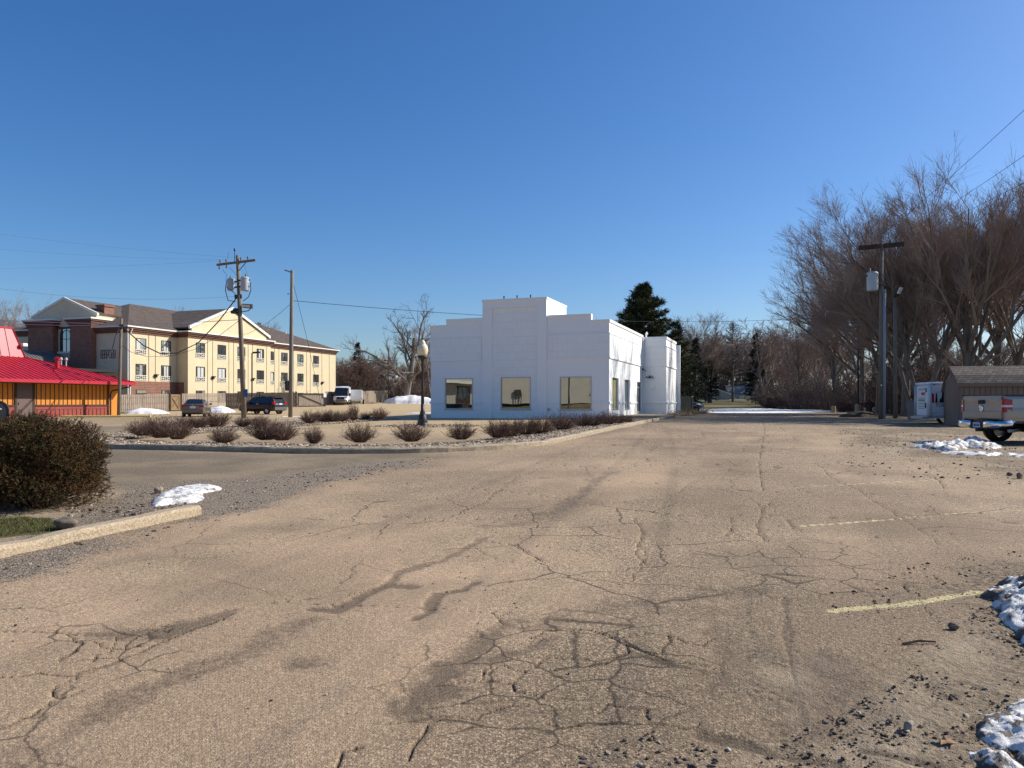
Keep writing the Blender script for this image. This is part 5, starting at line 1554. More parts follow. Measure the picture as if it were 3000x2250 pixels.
def suv():
    b = at(767, 1212, 75.5)
    st = [(-2.36, .78, .45, .98), (-2.28, .9, .34, 1.10), (-1.6, .925, .3, 1.12), (.5, .925, .28, 1.08), (1.2, .92, .28, 1.06), (1.9, .9, .3, .98), (2.25, .8, .34, .86), (2.38, .62, .42, .72)]
    gr = [(-2.3, 1.05, 1.08, .80, .72), (-2.0, 1.08, 1.62, .84, .64), (-.6, 1.08, 1.69, .86, .66), (.35, 1.06, 1.66, .86, .64), (1.2, 1.04, 1.07, .8, .74)]
    li = [('tail_light', bx8(.58, .90, -2.36, -2.1, .95, 1.22), 'red_lens'), ('tail_light', bx8(-.90, -.58, -2.36, -2.1, .95, 1.22), 'red_lens'), ('plate', bx8(-.2, .2, -2.40, -2.34, .92, 1.06), 'plate'), ('bumper', bx8(-.85, .85, -2.44, -2.2, .42, .70), 'grey_plastic'), ('spoiler', bx8(-.68, .68, -2.22, -1.9, 1.60, 1.66), 'paint_black'),
          ('mirror', bx8(-1.1, -.92, .6, .82, 1.06, 1.24), 'paint_black'), ('mirror', bx8(.92, 1.1, .6, .82, 1.06, 1.24), 'paint_black')]
    def ex(t):
        for s in (1, -1):
            obj('roof_rail', MB().tube([(s * .6, -1.8, 1.68), (s * .6, -1.6, 1.76), (s * .6, .2, 1.76), (s * .6, .4, 1.7)], .025, 6), 'trim_black', t)
            obj('door_handle', MB().box(s * .925 - .02, s * .925 + .02, -.4, -.2, .98, 1.02), 'chrome', t)
        obj('tailgate_trim', MB().box(-.5, .5, -2.39, -2.33, 1.09, 1.12), 'chrome', t)
    car('suv', 'black sport utility vehicle parked sideways along the dark board fence', 'x' and (b.x, b.y, g(b.x, b.y)), R(-65), st, gr, 1.84, 'paint_black', (-1.42, 1.43), .36, li, ex, pillars=(.12, .58))
suv()

def van():
    b = at(1003, 1183, 108)
    st = [(-2.9, .98, .4, 1.35), (-2.8, 1.03, .35, 1.35), (1.0, 1.03, .35, 1.35), (1.9, 1.02, .35, 1.30), (2.45, .98, .35, 1.16), (2.8, .88, .38, 1.0), (2.92, .72, .5, .85)]
    gr = [(-2.9, 1.3, 2.5, .98, .84), (-2.7, 1.3, 2.56, 1.0, .86), (.6, 1.3, 2.56, 1.0, .86), (1.25, 1.3, 2.36, .98, .80), (2.3, 1.18, 1.22, .92, .86)]
    li = [('headlight', bx8(.56, .90, 2.55, 2.84, .92, 1.16), 'clear_lens'), ('headlight', bx8(-.90, -.56, 2.55, 2.84, .92, 1.16), 'clear_lens'), ('grille', bx8(-.52, .52, 2.80, 2.95, .72, 1.10), 'black'), ('bumper', bx8(-.9, .9, 2.72, 2.98, .42, .66), 'grey_plastic'), ('fog_light', bx8(.6, .8, 2.9, 2.99, .52, .62), 'clear_lens'), ('fog_light', bx8(-.8, -.6, 2.9, 2.99, .52, .62), 'clear_lens'),
          ('mirror', bx8(-1.3, -1.06, 1.75, 1.95, 1.2, 1.62), 'black'), ('mirror', bx8(1.06, 1.3, 1.75, 1.95, 1.2, 1.62), 'black'), ('side_rail', bx8(1.02, 1.05, -1.2, 1.2, .55, .72), 'grey_plastic'), ('side_rail', bx8(-1.05, -1.02, -1.2, 1.2, .55, .72), 'grey_plastic')]
    def ex(t):
        obj('cargo_side', MB().hexa([(-1.02, -2.92, 1.28), (1.02, -2.92, 1.28), (1.02, .55, 1.28), (-1.02, .55, 1.28), (-.87, -2.92, 2.55), (.87, -2.92, 2.55), (.87, .55, 2.55), (-.87, .55, 2.55)]), 'paint_white', t)
        obj('brow', MB().hexa([(-.88, .55, 2.30), (.88, .55, 2.30), (.80, 1.32, 2.26), (-.80, 1.32, 2.26), (-.86, .55, 2.58), (.86, .55, 2.58), (.76, 1.2, 2.40), (-.76, 1.2, 2.40)]), 'paint_white', t)
        obj('badge', MB().lathe([(.14, -.02), (.14, .02)], 12).box(-.01, .01, -.01, .01, -.01, .01), 'chrome', t, loc=(0, 2.96, .93))
    car('van', 'white high roofed delivery van facing us beside the sliding gate', (b.x, b.y, g(b.x, b.y)), R(173), st, gr, 2.06, 'paint_white', (-1.85, 1.75), .35, li, ex, cat='van', pillars=())
van()

def cargo_trailer():
    b = at(1044, 1180, 112)
    t = thing('cargo_trailer', 'small white enclosed cargo trailer parked behind the white van', 'trailer', (b.x, b.y, g(b.x, b.y)), R(10))
    obj('box', MB().box(-.75, .85, -1.2, 1.6, .45, 2.05), 'paint_white', t, bevel=.06)
    for s in (1, -1):
        w = obj('wheel', MB().wheel((0, 0, 0), .33, .2, axis='x'), 'tyre', t, loc=(.05 + s * .95, .1, .33))
        obj('fender', MB().box(.05 + s * .95 - .14, .05 + s * .95 + .14, -.35, .55, .66, .72), 'grey_metal', t)
    obj('tail_light', MB().box(.7, .82, -1.24, -1.2, .7, .85), 'red_lens', t)
cargo_trailer()

def far_car():
    b = at(1997, 1202, 84)
    st = [(-2.3, .8, .4, .95), (-1.8, .9, .28, 1.05), (.8, .9, .25, 1.0), (1.9, .86, .28, .85), (2.3, .66, .36, .66)]
    gr = [(-2.1, 1.0, 1.03, .76, .68), (-1.5, 1.0, 1.5, .8, .6), (.2, 1.0, 1.54, .82, .6), (1.1, .98, 1.0, .78, .7)]
    li = [('headlight', bx8(.5, .82, 1.95, 2.2, .66, .82), 'clear_lens'), ('headlight', bx8(-.82, -.5, 1.95, 2.2, .66, .82), 'clear_lens')]
    car('hatchback', 'dark car parked half hidden behind the olive cabinet', (b.x, b.y, g(b.x, b.y)), R(125), st, gr, 1.8, 'paint_navy', (-1.4, 1.4), .32, li)
far_car()

def pickup():
    az = R(87)
    c = (13.94, 23.0, g(13.94, 23.))
    t = thing('pickup_truck', 'silver beige pickup truck parked tail towards us with chrome bumper', 'pickup truck', c, -az)
    p = lambda nm, mb, m, par=None, **k: obj(nm, mb, m, par or t, **k)
    # origin: ground below the middle of the rear bumper; y forward
    W2 = .98
    def side(s):
        x0, x1 = s * W2, s * (W2 - .09)
        secs = []
        for y, e in ((.16, .02), (.2, .0), (2.2, 0)):
            secs.append([(s * (W2 - e), y, .66), (s * (W2 + .02 - e), y, .78), (s * (W2 + .02 - e), y, .98), (s * (W2 - e), y, 1.06), (s * (W2 - .015 - e), y, 1.30), (s * (W2 - .05), y, 1.40), (s * (W2 - .12), y, 1.40), (s * (W2 - .12), y, .66)])
        return MB().loft(secs)
    for s in (1, -1): p('bed_side', side(s), 'paint_silver', smooth=False, bevel=.012)
    for s in (1, -1): p('bed_rail', MB().box(min(s * .84, s * .98), max(s * .84, s * .98), .18, 2.2, 1.401, 1.425), 'trim_black')
    tg = p('tailgate', MB().loft([[(x, .13 + .02 * abs(x) ** 2, .70), (x, .10 + .02 * abs(x) ** 2, .74), (x, .10 + .02 * abs(x) ** 2, .93), (x, .115 + .02 * abs(x) ** 2, .96), (x, .115 + .02 * abs(x) ** 2, 1.25), (x, .09 + .02 * abs(x) ** 2, 1.31), (x, .10 + .02 * abs(x) ** 2, 1.385), (x, .20, 1.40), (x, .20, .70)] for x in np.linspace(-.84, .84, 9)]), 'paint_silver', smooth=False)
    obj('tailgate_cap', MB().box(-.83, .83, .12, .22, 1.401, 1.425), 'trim_black', tg)
    obj('handle', MB().box(-.13, .13, .075, .118, 1.16, 1.27), 'trim_black', tg, bevel=.015)
    obj('emblem', MB().lathe([(.09, -.012), (.09, .012), (.06, .022)], 20), 'chrome', tg, loc=(0, .10, 1.03)).rotation_euler = (R(90), 0, 0)
    tg.children[-1].scale = (1, .55, 1) if False else (1.1, .6, 1)
    obj('badge', MB().box(-.74, -.52, .115, .13, 1.01, 1.04), 'chrome', tg)
    for s in (1, -1):
        tl = p('tail_light', MB().hexa([(s * .86, .11, .92), (s * .995, .135, .92), (s * 1.003, .36, .94), (s * .86, .36, .92), (s * .86, .11, 1.31), (s * .97, .135, 1.31), (s * .985, .36, 1.28), (s * .86, .36, 1.31)]), 'red_lens', bevel=.015)
        obj('reverse_light', MB().hexa([(s * .865, .105, 1.07), (s * .997, .132, 1.07), (s * 1.006, .34, 1.07), (s * .865, .3, 1.07), (s * .865, .105, 1.13), (s * .99, .132, 1.13), (s * 1.0, .34, 1.13), (s * .865, .3, 1.13)]), 'clear_lens', tl)
    # chrome bumper in two wings with a dark step holding the plate
    def wing(s):
        secs = []
        for x, y, z0 in ((.30, -.06, .44), (.34, -.08, .44), (.7, -.07, .45), (.9, -.03, .47), (.99, .06, .50), (1.02, .30, .52)):
            secs.append([(s * x, y + .03, z0), (s * x, y, z0 + .05), (s * x, y + .004, z0 + .17), (s * x, y + .03, .66 + .0 * x), (s * x * .985, y + .12, .665), (s * x * .985, y + .12, z0 + .02)])
        return MB().loft(secs)
    for s in (1, -1): p('bumper', wing(s), 'chrome', smooth=True)
    st = p('bumper_step', MB().box(-.30, .30, -.04, .12, .42, .62), 'trim_black', bevel=.01)
    obj('plate', MB().box(-.155, .155, -.055, -.042, .46, .61), 'plate', st)
    obj('plate_characters', MB().box(-.12, -.02, -.06, -.056, .495, .57).box(.01, .055, -.06, -.056, .495, .57).box(.07, .12, -.06, -.056, .495, .57), 'sign_blue', st)
    p('step_pad', MB().box(-.8, .8, -.03, .1, .666, .68), 'trim_black')
    p('tow_hitch', MB().box(-.06, .06, -.05, .4, .34, .42), 'dark_metal')
    p('frame', MB().box(-.45, -.35, .1, 4.8, .42, .56).box(.35, .45, .1, 4.8, .42, .56).box(-.35, .35, 1.2, 1.32, .33, .45), 'trim_black')
    p('exhaust', MB().tube([(.5, .9, .40), (.72, .6, .38), (.8, .38, .38)], .05, 8), 'grey_metal')
    p('bed_floor', MB().box(-.86, .86, .2, 2.2, .72, .76), 'trim_black')
    p('axle', MB().tube([(-.8, 1.25, .39), (.8, 1.25, .39)], .06, 8), 'trim_black')
    for s in (1, -1):
        for y in (1.25, 4.75):
            w = obj('wheel', MB().wheel((0, 0, 0), .39, .27, axis='x'), 'tyre', t, loc=(s * .84, y, .39))
            rm = MB().lathe([(.24, -.03), (.24, .02), (.08, .05)], 16)
            rm.v = [(s * (q[2] + .08), q[0], q[1]) for q in rm.v]
            obj('rim', rm, 'rim', w)
            p('wheel_arch', MB().wheel((0, 0, 0), .47, .14, 24, 'x'), 'trim_black', loc=(s * .925, y, .44))
    p('cab', MB().loft([[(.99, y, .5), (1.0, y, 1.0), (.95, y, zt), (-.95, y, zt), (-1.0, y, 1.0), (-.99, y, .5)] for y, zt in ((2.26, 1.2), (3.9, 1.2), (4.2, 1.18), (5.3, 1.12), (5.65, 1.0))]), 'paint_silver')
    p('cab_glass', MB().loft([[(.90, 2.3, 1.2), (.74, 2.36, 1.84), (-.74, 2.36, 1.84), (-.90, 2.3, 1.2)], [(.90, 3.3, 1.2), (.74, 3.1, 1.86), (-.74, 3.1, 1.86), (-.90, 3.3, 1.2)], [(.9, 4.1, 1.19), (.8, 4.05, 1.21), (-.8, 4.05, 1.21), (-.9, 4.1, 1.19)]]), 'car_glass')
    p('cab_roof', MB().box(-.74, .74, 2.32, 3.2, 1.85, 1.92), 'paint_silver', bevel=.03)
pickup()

# ---------------------------------------------------------------- trailers, sheds, cabinet, far houses
MT['shed_tan'] = brickmat('shed_tan', (.25, .175, .128), (.27, .19, .14), (.14, .10, .075), .21, 50., .02, 'xyz', .5, .85, offset=0)
MT['shed_trim'] = mat('shed_trim', (.22, .155, .115), .8)
MT['olive'] = mat('olive', (.095, .105, .068), .6, (.11, .12, .08), 1.5)
MT['house_grey'] = brickmat('house_grey', (.34, .33, .30), (.36, .35, .32), (.22, .21, .19), 30., .2, .02, 'xyz', .3)
MT['roof_grey'] = mat('roof_grey', (.12, .115, .11), .9, (.16, .155, .15), 2)
MT['snow'] = mat('snow', (.90, .89, .86), .7, (.84, .83, .80), 3, .5, 14, dist=.03)
MT['red_decal'] = mat('red_decal', (.48, .02, .02), .5)
MT['green_decal'] = mat('green_decal', (.16, .30, .20), .5)
MT['grey_decal'] = mat('grey_decal', (.35, .36, .36), .5)
MT['frp_white'] = mat('frp_white', (.72, .73, .74), .45, (.64, .65, .66), 1.2)

def font(txt, size, m, parent, loc, rot, name='lettering', ext=.004):
    c = bpy.data.curves.new(name, 'FONT')
    c.body = txt
    c.size = size
    c.extrude = ext
    c.materials.append(MT[m])
    tmp = bpy.data.objects.new(name, c)
    o = bpy.data.objects.new(name, bpy.data.meshes.new_from_object(tmp))
    bpy.data.objects.remove(tmp)
    COL.objects.link(o)
    o.parent = parent
    o.location = loc
    o.rotation_euler = rot
    return o

def moving_trailer():
    b = at(2722, 1226, 36.6)
    t = thing('moving_trailer', 'white box rental trailer with red and black lettering behind the brown shed', 'trailer', (b.x, b.y, g(b.x, b.y) - .04), -R(98))
    p = lambda nm, mb, m, par=None, **k: obj(nm, mb, m, par or t, **k)
    # origin below the right rear corner; y forward, x to the right (the visible flank is x = 0)
    H, z0 = 2.02, .42
    p('box', MB().box(-1.75, 0, .05, 3.7, z0, H - .12), 'frp_white', bevel=.03)
    p('roof', MB().box(-1.78, .03, 0, 3.75, H - .119, H + .02), 'frp_white', bevel=.06)
    p('corner_post', MB().tube([(-.06, .03, z0), (-.06, .03, H - .12)], .11, 12), 'frp_white', smooth=True)
    p('corner_post', MB().tube([(-1.69, .03, z0), (-1.69, .03, H - .12)], .09, 12), 'galv', smooth=True)
    d = p('rear_door', MB().box(-1.55, -.2, -.0, .045, z0 + .05, H - .2), 'frp_white')
    for z, h, m_ in ((1.42, .14, 'red_decal'), (1.12, .10, 'green_decal'), (1.25, .05, 'grey_decal'), (.98, .05, 'grey_decal'), (.86, .05, 'grey_decal'), (.76, .05, 'grey_decal'), (1.66, .08, 'grey_decal')):
        obj('door_sticker', MB().box(-.95 if h > .12 else -1.3, -.5, -.006, -.001, z, z + h), m_, d)
    obj('latch', MB().box(-.42, -.36, -.04, -.001, .8, 1.05).box(-.36, -.30, -.04, -.001, 1.55, 1.75), 'dark_metal', d)
    p('red_stripe', MB().prism([(.035, 1.05), (.235, 1.05), (.215, 1.50), (.06, 1.50)], .001, .006, 'x'), 'red_decal')
    p('panel_line', MB().box(.001, .006, .24, 3.6, 1.56, 1.57), 'dark_metal')
    for q in ([(.27, 1.06), (.38, 1.06), (.35, 1.50), (.30, 1.53)], [(.45, 1.06), (.80, 1.06), (.78, 1.55), (.58, 1.56), (.56, 1.3), (.47, 1.2)]):
        p('black_graphic', MB().prism(q, .001, .007, 'x'), 'black')
    p('letter_box', MB().prism([(.26, 1.035), (1.1, 1.035), (1.1, 1.045), (.26, 1.045)], .001, .006, 'x'), 'dark_metal')
    font('TUG', .24, 'black', t, (.004, .275, .85), (R(90), 0, R(90)))
    p('small_print', MB().box(.001, .005, .14, .4, .56, .59).box(.001, .005, .14, .28, .50, .53), 'grey_decal')
    p('marker_light', MB().box(.031, .05, .18, .26, 1.9, 1.94), 'red_lens')
    p('skirt', MB().box(-1.7, -.02, -.05, 3.7, .30, .419), 'galv')
    p('bumper', MB().box(-1.75, .02, -.22, -.05, .28, .40), 'galv')
    for s in (-1.72, -.08):
        w = p('wheel', MB().wheel((0, 0, 0), .36, .2, axis='x'), 'tyre', loc=(s, 1.35, .33))
    p('tail_light', MB().box(-.16, -.04, -.235, -.221, .3, .37), 'red_lens')
moving_trailer()

def shed():
    c = pxy(2808, 34)
    t = thing('shed', 'brown barn roofed garden shed with weathered shingles behind the pickup', 'shed', (c[0], c[1], g(*c) - .05), -R(16))
    p = lambda nm, mb, m, **k: obj(nm, mb, m, t, **k)
    # corner nearest us at the origin; x along the long side to the right, y along the gable end
    Wd, L = 2.45, 6.2
    ga = [(0, .08), (0, 1.92), (.42, 2.22), (Wd / 2, 2.62), (Wd - .42, 2.22), (Wd, 1.72), (Wd, .08)]
    p('gable_wall', MB().prism(ga, 0, .08, 'x'), 'shed_tan')
    p('gable_wall', MB().prism(ga, L - .08, L, 'x'), 'shed_tan')
    p('long_wall', MB().box(.08, L - .08, 0, .08, .08, 1.92), 'shed_tan')
    p('long_wall', MB().box(.08, L - .08, Wd - .08, Wd, .08, 1.72), 'shed_tan')
    top = [(-.12, 1.88), (.36, 2.25), (Wd / 2, 2.68), (Wd - .36, 2.25), (Wd + .1, 1.66)]
    for i in range(4):
        a, b = top[i], top[i + 1]
        r = p('roof', MB().prism([a, b, (b[0], b[1] + .07), (a[0], a[1] + .07)], -.08, L + .08, 'x'), 'shed_shingle')
    p('fascia', MB().box(-.08, L + .08, -.15, -.121, 1.80, 1.96), 'shed_trim')
    for x in (-.025,):
        for i in range(4):
            a, b = top[i], top[i + 1]
            p('rake_trim', MB().bar((x, a[0], a[1] - .06), (x, b[0], b[1] - .06), .05, .11, up=(1, 0, 0)), 'shed_trim')
    p('corner_board', MB().box(-.03, .0, -.03, .09, .08, 1.84), 'shed_trim')
    p('gable_vent', MB().box(-.03, -.001, Wd / 2 - .12, Wd / 2 + .12, 2.22, 2.42), 'shed_trim')
    p('gable_rail', MB().box(-.03, -.001, .1, Wd - .1, 2.08, 2.14), 'shed_trim')
    p('skid', MB().box(-.02, L, .2, .35, -.1, .079).box(-.02, L, Wd - .35, Wd - .2, -.1, .079), 'dark_brown')
MT['shed_shingle'] = brickmat('shed_shingle', (.10, .075, .058), (.20, .155, .12), (.035, .026, .02), .2, .1, .012, 'xz', .6, .95)
shed()

def cabinet():
    a = at(1978, 1205, 70)
    t = thing('metal_cabinet', 'olive green double door metal cabinet beside the white building', 'cabinet', (a.x, a.y, g(a.x, a.y) + .1), -GA)
    w = 1.44
    obj('body', MB().box(0, w, 0, 1.3, 0, 1.36), 'olive', t)
    for i in range(2):
        d = obj('door', MB().box(.02 + i * w / 2, (i + 1) * w / 2 - .02, -.04, -.003, .04, 1.24), 'olive', t)
        obj('handle', MB().box(w / 2 - .07 + i * .11, w / 2 - .05 + i * .11, -.07, -.041, .6, .75), 'dark_metal', d)
    obj('lid', MB().box(-.05, w + .05, -.09, 1.35, 1.36, 1.42), 'olive', t)
    obj('corner_post', MB().box(w + .0031, w + .12, -.05, .1, -.1, 1.3), 'dark_metal', t)
cabinet()

def flatbed():
    c = at(2562, 1209, 66)
    t = thing('utility_trailer', 'low open utility trailer with white spoked wheel under the bare trees', 'trailer', (c.x, c.y, g(c.x, c.y) + .02), -R(92))
    p = lambda nm, mb, m, **k: obj(nm, mb, m, t, **k)
    # y forward = to the right in the picture; x towards us
    p('deck', MB().box(-1.6, 0, -.8, 3.0, .50, .58), 'dark_metal')
    p('side_rail', MB().box(-.04, .02, -.9, 1.0, .62, .95), mat('trailer_grey', (.12, .10, .09), .7))
    p('side_rail', MB().box(-.04, .02, 1.0, 3.0, .58, .86), 'rust_red')
    p('side_rail', MB().box(-1.62, -1.56, -.9, 3.0, .62, .9), 'rust_red')
    p('fender', MB().tube([(.15, -.95, .45), (.15, -.72, .98), (.15, .55, 1.0), (.15, .85, .55)], .06, 6), 'dark_metal')
    for y in (-.1,):
        w = p('wheel', MB().wheel((0, 0, 0), .34, .2, axis='x'), 'tyre', loc=(.18, y, .34))
        rm = MB().lathe([(.235, -.02), (.235, .02), (.1, .045), (.06, .05)], 18)
        rm.v = [(q[2] + .10, q[0], q[1]) for q in rm.v]
        obj('rim', rm, 'steel_rim', w)
        obj('hub', MB().box(.135, .16, -.05, .05, -.05, .05), 'dark_metal', w)
    p('wheel', MB().wheel((0, 0, 0), .34, .2, axis='x'), 'tyre', loc=(-1.8, -.1, .34))
    p('drawbar', MB().bar((-.8, 3.0, .5), (-.8, 4.0, .45), .08), 'dark_metal')
    p('jack', MB().bar((-.8, 3.6, .05), (-.8, 3.6, .8), .07), 'dark_metal')
MT['rust_red'] = mat('rust_red', (.22, .05, .03), .75, (.16, .035, .024), 3)
flatbed()
def load():
    c = at(2652, 1186, 66)
    rs = random.Random(5)
    mb = MB()
    for k in range(26):
        x, y = rs.uniform(-.9, .6), rs.uniform(-.4, .4)
        a = rs.uniform(0, 3.14)
        mb.bar((x, y, rs.uniform(0, .1)), (x + .6 * math.cos(a), y + .3 * math.sin(a), rs.uniform(.0, .42)), .10, .05)
    tag(obj('scrap_pile', mb, mat('scrap', (.30, .16, .10), .9, (.45, .36, .28), 3), loc=(c.x, c.y, c.z - .15)), 'small heap of reddish scrap boards at the right end of the open trailer', 'scrap heap')
load()
def bin_():
    c = at(2678, 1210, 44)
    t = thing('garbage_bin', 'grey lidded bin standing left of the white rental trailer', 'bin', (c.x, c.y, g(c.x, c.y)), -R(80))
    obj('body', MB().hexa(bx8(-.28, .28, -.2, .25, .02, .03)[:4] + [(-.36, -.27, 1.0), (.36, -.27, 1.0), (.36, .33, 1.0), (-.36, .33, 1.0)]), 'bin_grey', t)
    obj('lid', MB().hexa([(-.39, -.3, 1.0), (.39, -.3, 1.0), (.39, .36, 1.0), (-.39, .36, 1.0), (-.33, -.2, 1.09), (.33, -.2, 1.09), (.33, .3, 1.09), (-.33, .3, 1.09)]), 'bin_grey', t)
MT['bin_grey'] = mat('bin_grey', (.14, .145, .14), .6)
bin_()

def gable_house(name, label, loc, rz, w, d, eave, ridge, wallm, roofm, snow=False, chimney=None, openings=(), cat='house', axis='x', over=.4):
    """ridge runs along y (axis 'x': the gable end faces -y) or along x"""
    t = thing(name, label, cat, loc, rz)
    p = lambda nm, mb, m, **k: obj(nm, mb, m, t, **k)
    if axis == 'x':
        p('wall', MB().prism([(-w / 2, -1), (w / 2, -1), (w / 2, eave), (0, ridge), (-w / 2, eave)], 0, d, 'y'), wallm)
        sl = (ridge - eave) / (w / 2)
        for s in (1, -1):
            a, b = (s * (w / 2 + over), eave - over * sl), (0, ridge)
            p('roof', MB().prism([a, b, (b[0], b[1] + .18), (a[0], a[1] + .18)], -over, d + over, 'y'), 'snow' if snow else roofm)
    else:
        p('wall', MB().prism([(0, -1), (d, -1), (d, eave), (d / 2, ridge), (0, eave)], -w / 2, w / 2, 'x'), wallm)
        sl = (ridge - eave) / (d / 2)
        for y0, y1 in ((-over, d / 2), (d + over, d / 2)):
            p('roof', MB().prism([(y0, eave - over * sl), (y1, ridge), (y1, ridge + .18), (y0, eave - over * sl + .18)], -w / 2 - over, w / 2 + over, 'x'), roofm)
    for x0, x1, z0, z1, m_, nm in openings:
        f = p(nm, MB().box(x0, x1, -.06, -.003, z0, z1), 'trim')
        obj('pane' if nm == 'window' else 'panel', MB().box(x0 + .12, x1 - .12, -.09, -.061, z0 + .1, z1 - .1), m_, f)
    if chimney:
        p('chimney', MB().box(*chimney), 'white')
    return t
b = at(2089, 1171, 230)
h = gable_house('garage', 'grey clapboard garage with snow on its low gable roof beyond the lot', (b.x, b.y, b.z), -R(8), 9.6, 9, 1.7, 3.5, 'house_grey', 'roof_grey', True, None, [(-.2, 1.4, 0, 1.4, 'house_grey', 'door')], 'garage')
obj('lean_to_roof', MB().box(-3.4, .6, -1.8, .0, 1.35, 1.55), 'snow', h)
obj('lean_to_wall', MB().box(-3.3, .5, -1.6, -.07, -.5, 1.345), 'house_grey', h)
b = at(2178, 1171, 255)
gable_house('house', 'low grey house with dark roof right of the snowy garage', (b.x, b.y, b.z), R(0), 9.2, 8, 2.2, 4.6, 'house_grey', 'roof_grey', False, None, [(-3.6, -2.4, .2, 1.7, 'dark_glass', 'window'), (-1.4, 2.6, .1, 1.3, 'dark_glass', 'window')], axis='y')
b = at(1122, 1170, 150)
gable_house('house', 'small house with dark grey roof and white chimney beyond the fence', (b.x, b.y, b.z - .2), R(-38), 6.5, 7, 2.9, 5.0, 'stucco_pale', 'roof_grey', False, (.9, 1.5, 2.0, 2.6, 3.5, 6.1), [])

# ---------------------------------------------------------------- mailbox, rocks, snow, dirt
def mailbox():
    c = at(-9, 1238, 10.4)
    t = thing('mailbox', 'black arched mailbox on a post at the left edge beside the yew', 'mailbox', (c.x, c.y, 0.1), R(34))
    z = c.z
    w = .125
    arch = [(-w, z), (w, z), (w, z + .17)] + [(w * math.cos(R(a)), z + .17 + w * math.sin(R(a))) for a in range(15, 180, 15)] + [(-w, z + .17)]
    arch = [(x, zz - .1) for x, zz in arch]
    obj('body', MB().prism(arch, 0, .5), MTX, t)
    dr = obj('door', MB().prism([(x * 1.06, zz * 1.0 + (.004 if zz > z else 0)) for x, zz in arch], -.02, -.001), MTX, t)
    obj('handle', MB().tube([(-.05, -.05, z + .08), (0, -.065, z + .085), (.05, -.05, z + .08)], .012, 6), 'galv', dr)
    obj('rim', MB().tube([(x * 1.07, -.022, zz + .0) for x, zz in arch], .008, 5), 'dark_metal', dr)
    obj('post', MB().box(-.05, .05, .2, .3, -.2, z - .1 - .001), 'pole_wood', t)
MTX = mat('mailbox_black', (.035, .04, .043), .4, spec=.5)
mailbox()

def rock(px, py, w, h, label, cat='rock', col=((.12, .09, .062), (.21, .165, .12)), seed=1):
    c = gp(px, py)
    rs = np.random.RandomState(seed)
    v0, f0 = ICO
    import bmesh
    bm = bmesh.new()
    bmesh.ops.create_icosphere(bm, subdivisions=3, radius=1)
    k = w / 2
    for v in bm.verts:
        n = 1 + .25 * (math.sin(v.co.x * 2.3 + seed) * math.cos(v.co.y * 2.9 + seed * 2) + .5 * math.sin(v.co.z * 4 + seed * 3)) + rs.uniform(-.02, .02)
        v.co = Vector((v.co.x * k * n, v.co.y * k * .75 * n, v.co.z * h * .6 * n))
    me = bpy.data.meshes.new('rock')
    bm.to_mesh(me); bm.free()
    me.materials.append(mat('rock', col[0], .9, col[1], 9, .6, 40, dist=.01))
    me.polygons.foreach_set('use_smooth', [True] * len(me.polygons))
    o = bpy.data.objects.new('rock', me)
    COL.objects.link(o)
    o.location = (c[0], c[1], c[2] + h * .42)
    return tag(o, label, cat)
rock(192, 1549, .25, .13, 'rounded grey brown boulder resting behind the near kerb', seed=2)
rock(465, 1446, .12, .10, 'small tan stone just left of the near snow patch', col=((.30, .22, .14), (.42, .33, .22)), seed=4)
rock(2986, 1402, .11, .11, 'pointed brown stone at the right edge below the truck', seed=6)
rock(2958, 1393, .09, .06, 'low dark stone left of the pointed brown one', seed=9)
rock(2662, 2137, .055, .04, 'pale pebble in the mud near the lower right snow', col=((.25, .21, .16), (.36, .31, .25)), seed=12)
rock(2793, 1844, .06, .045, 'grey pebble below the dirty snow bank on the right', seed=15)

def patch(name, pts, h, label, cat, res=.08, m='snow', rough=.5, ns=3., edge=.5, base=0., world=False, dirt=0.):
    """a low heap over a ragged outline on the terrain"""
    q = pts if world else P(pts)
    xs, ys = [p[0] for p in q], [p[1] for p in q]
    nx, ny = int((max(xs) - min(xs)) / res) + 7, int((max(ys) - min(ys)) / res) + 7
    x, y = np.meshgrid(min(xs) - 3 * res + res * np.arange(nx), min(ys) - 3 * res + res * np.arange(ny), indexing='ij')
    X, Y = x.ravel(), y.ravel()
    d = segdist(X, Y, list(q) + [q[0]], 1e3)
    d = np.where(inpoly(X, Y, q), d, -d) + edge * .55 * (fbm(X, Y, ns, 4) - .5)
    t = np.clip(d / edge, -.4, 1)
    hh = h * np.where(t > 0, np.sqrt(np.maximum(t, 0)), t * .6) * (1 - rough + rough * 2 * fbm(X + 3, Y, ns * 1.3, 5))
    Z = G(X, Y) + base + hh - .006
    I = np.arange(nx * ny).reshape(nx, ny)
    F = np.stack([I[:-1, :-1], I[1:, :-1], I[1:, 1:], I[:-1, 1:]], -1).reshape(-1, 4)
    keep = (t[F] > -.25).all(1)
    F = F[keep]
    u_, inv = np.unique(F, return_inverse=True)
    dn = np.clip((fbm(X, Y, ns * 2.2, 5) - .5) * 5 * dirt + dirt * .5 - t * .3 * dirt, 0, 1)[u_]
    o = npmesh(name, np.stack([X, Y, Z], 1)[u_], inv.reshape(-1, 4), m, None, np.stack([dn, dn, dn], 1), True)
    return tag(o, label, cat)
MT['dirty_snow'] = m = bpy.data.materials.new('dirty_snow')
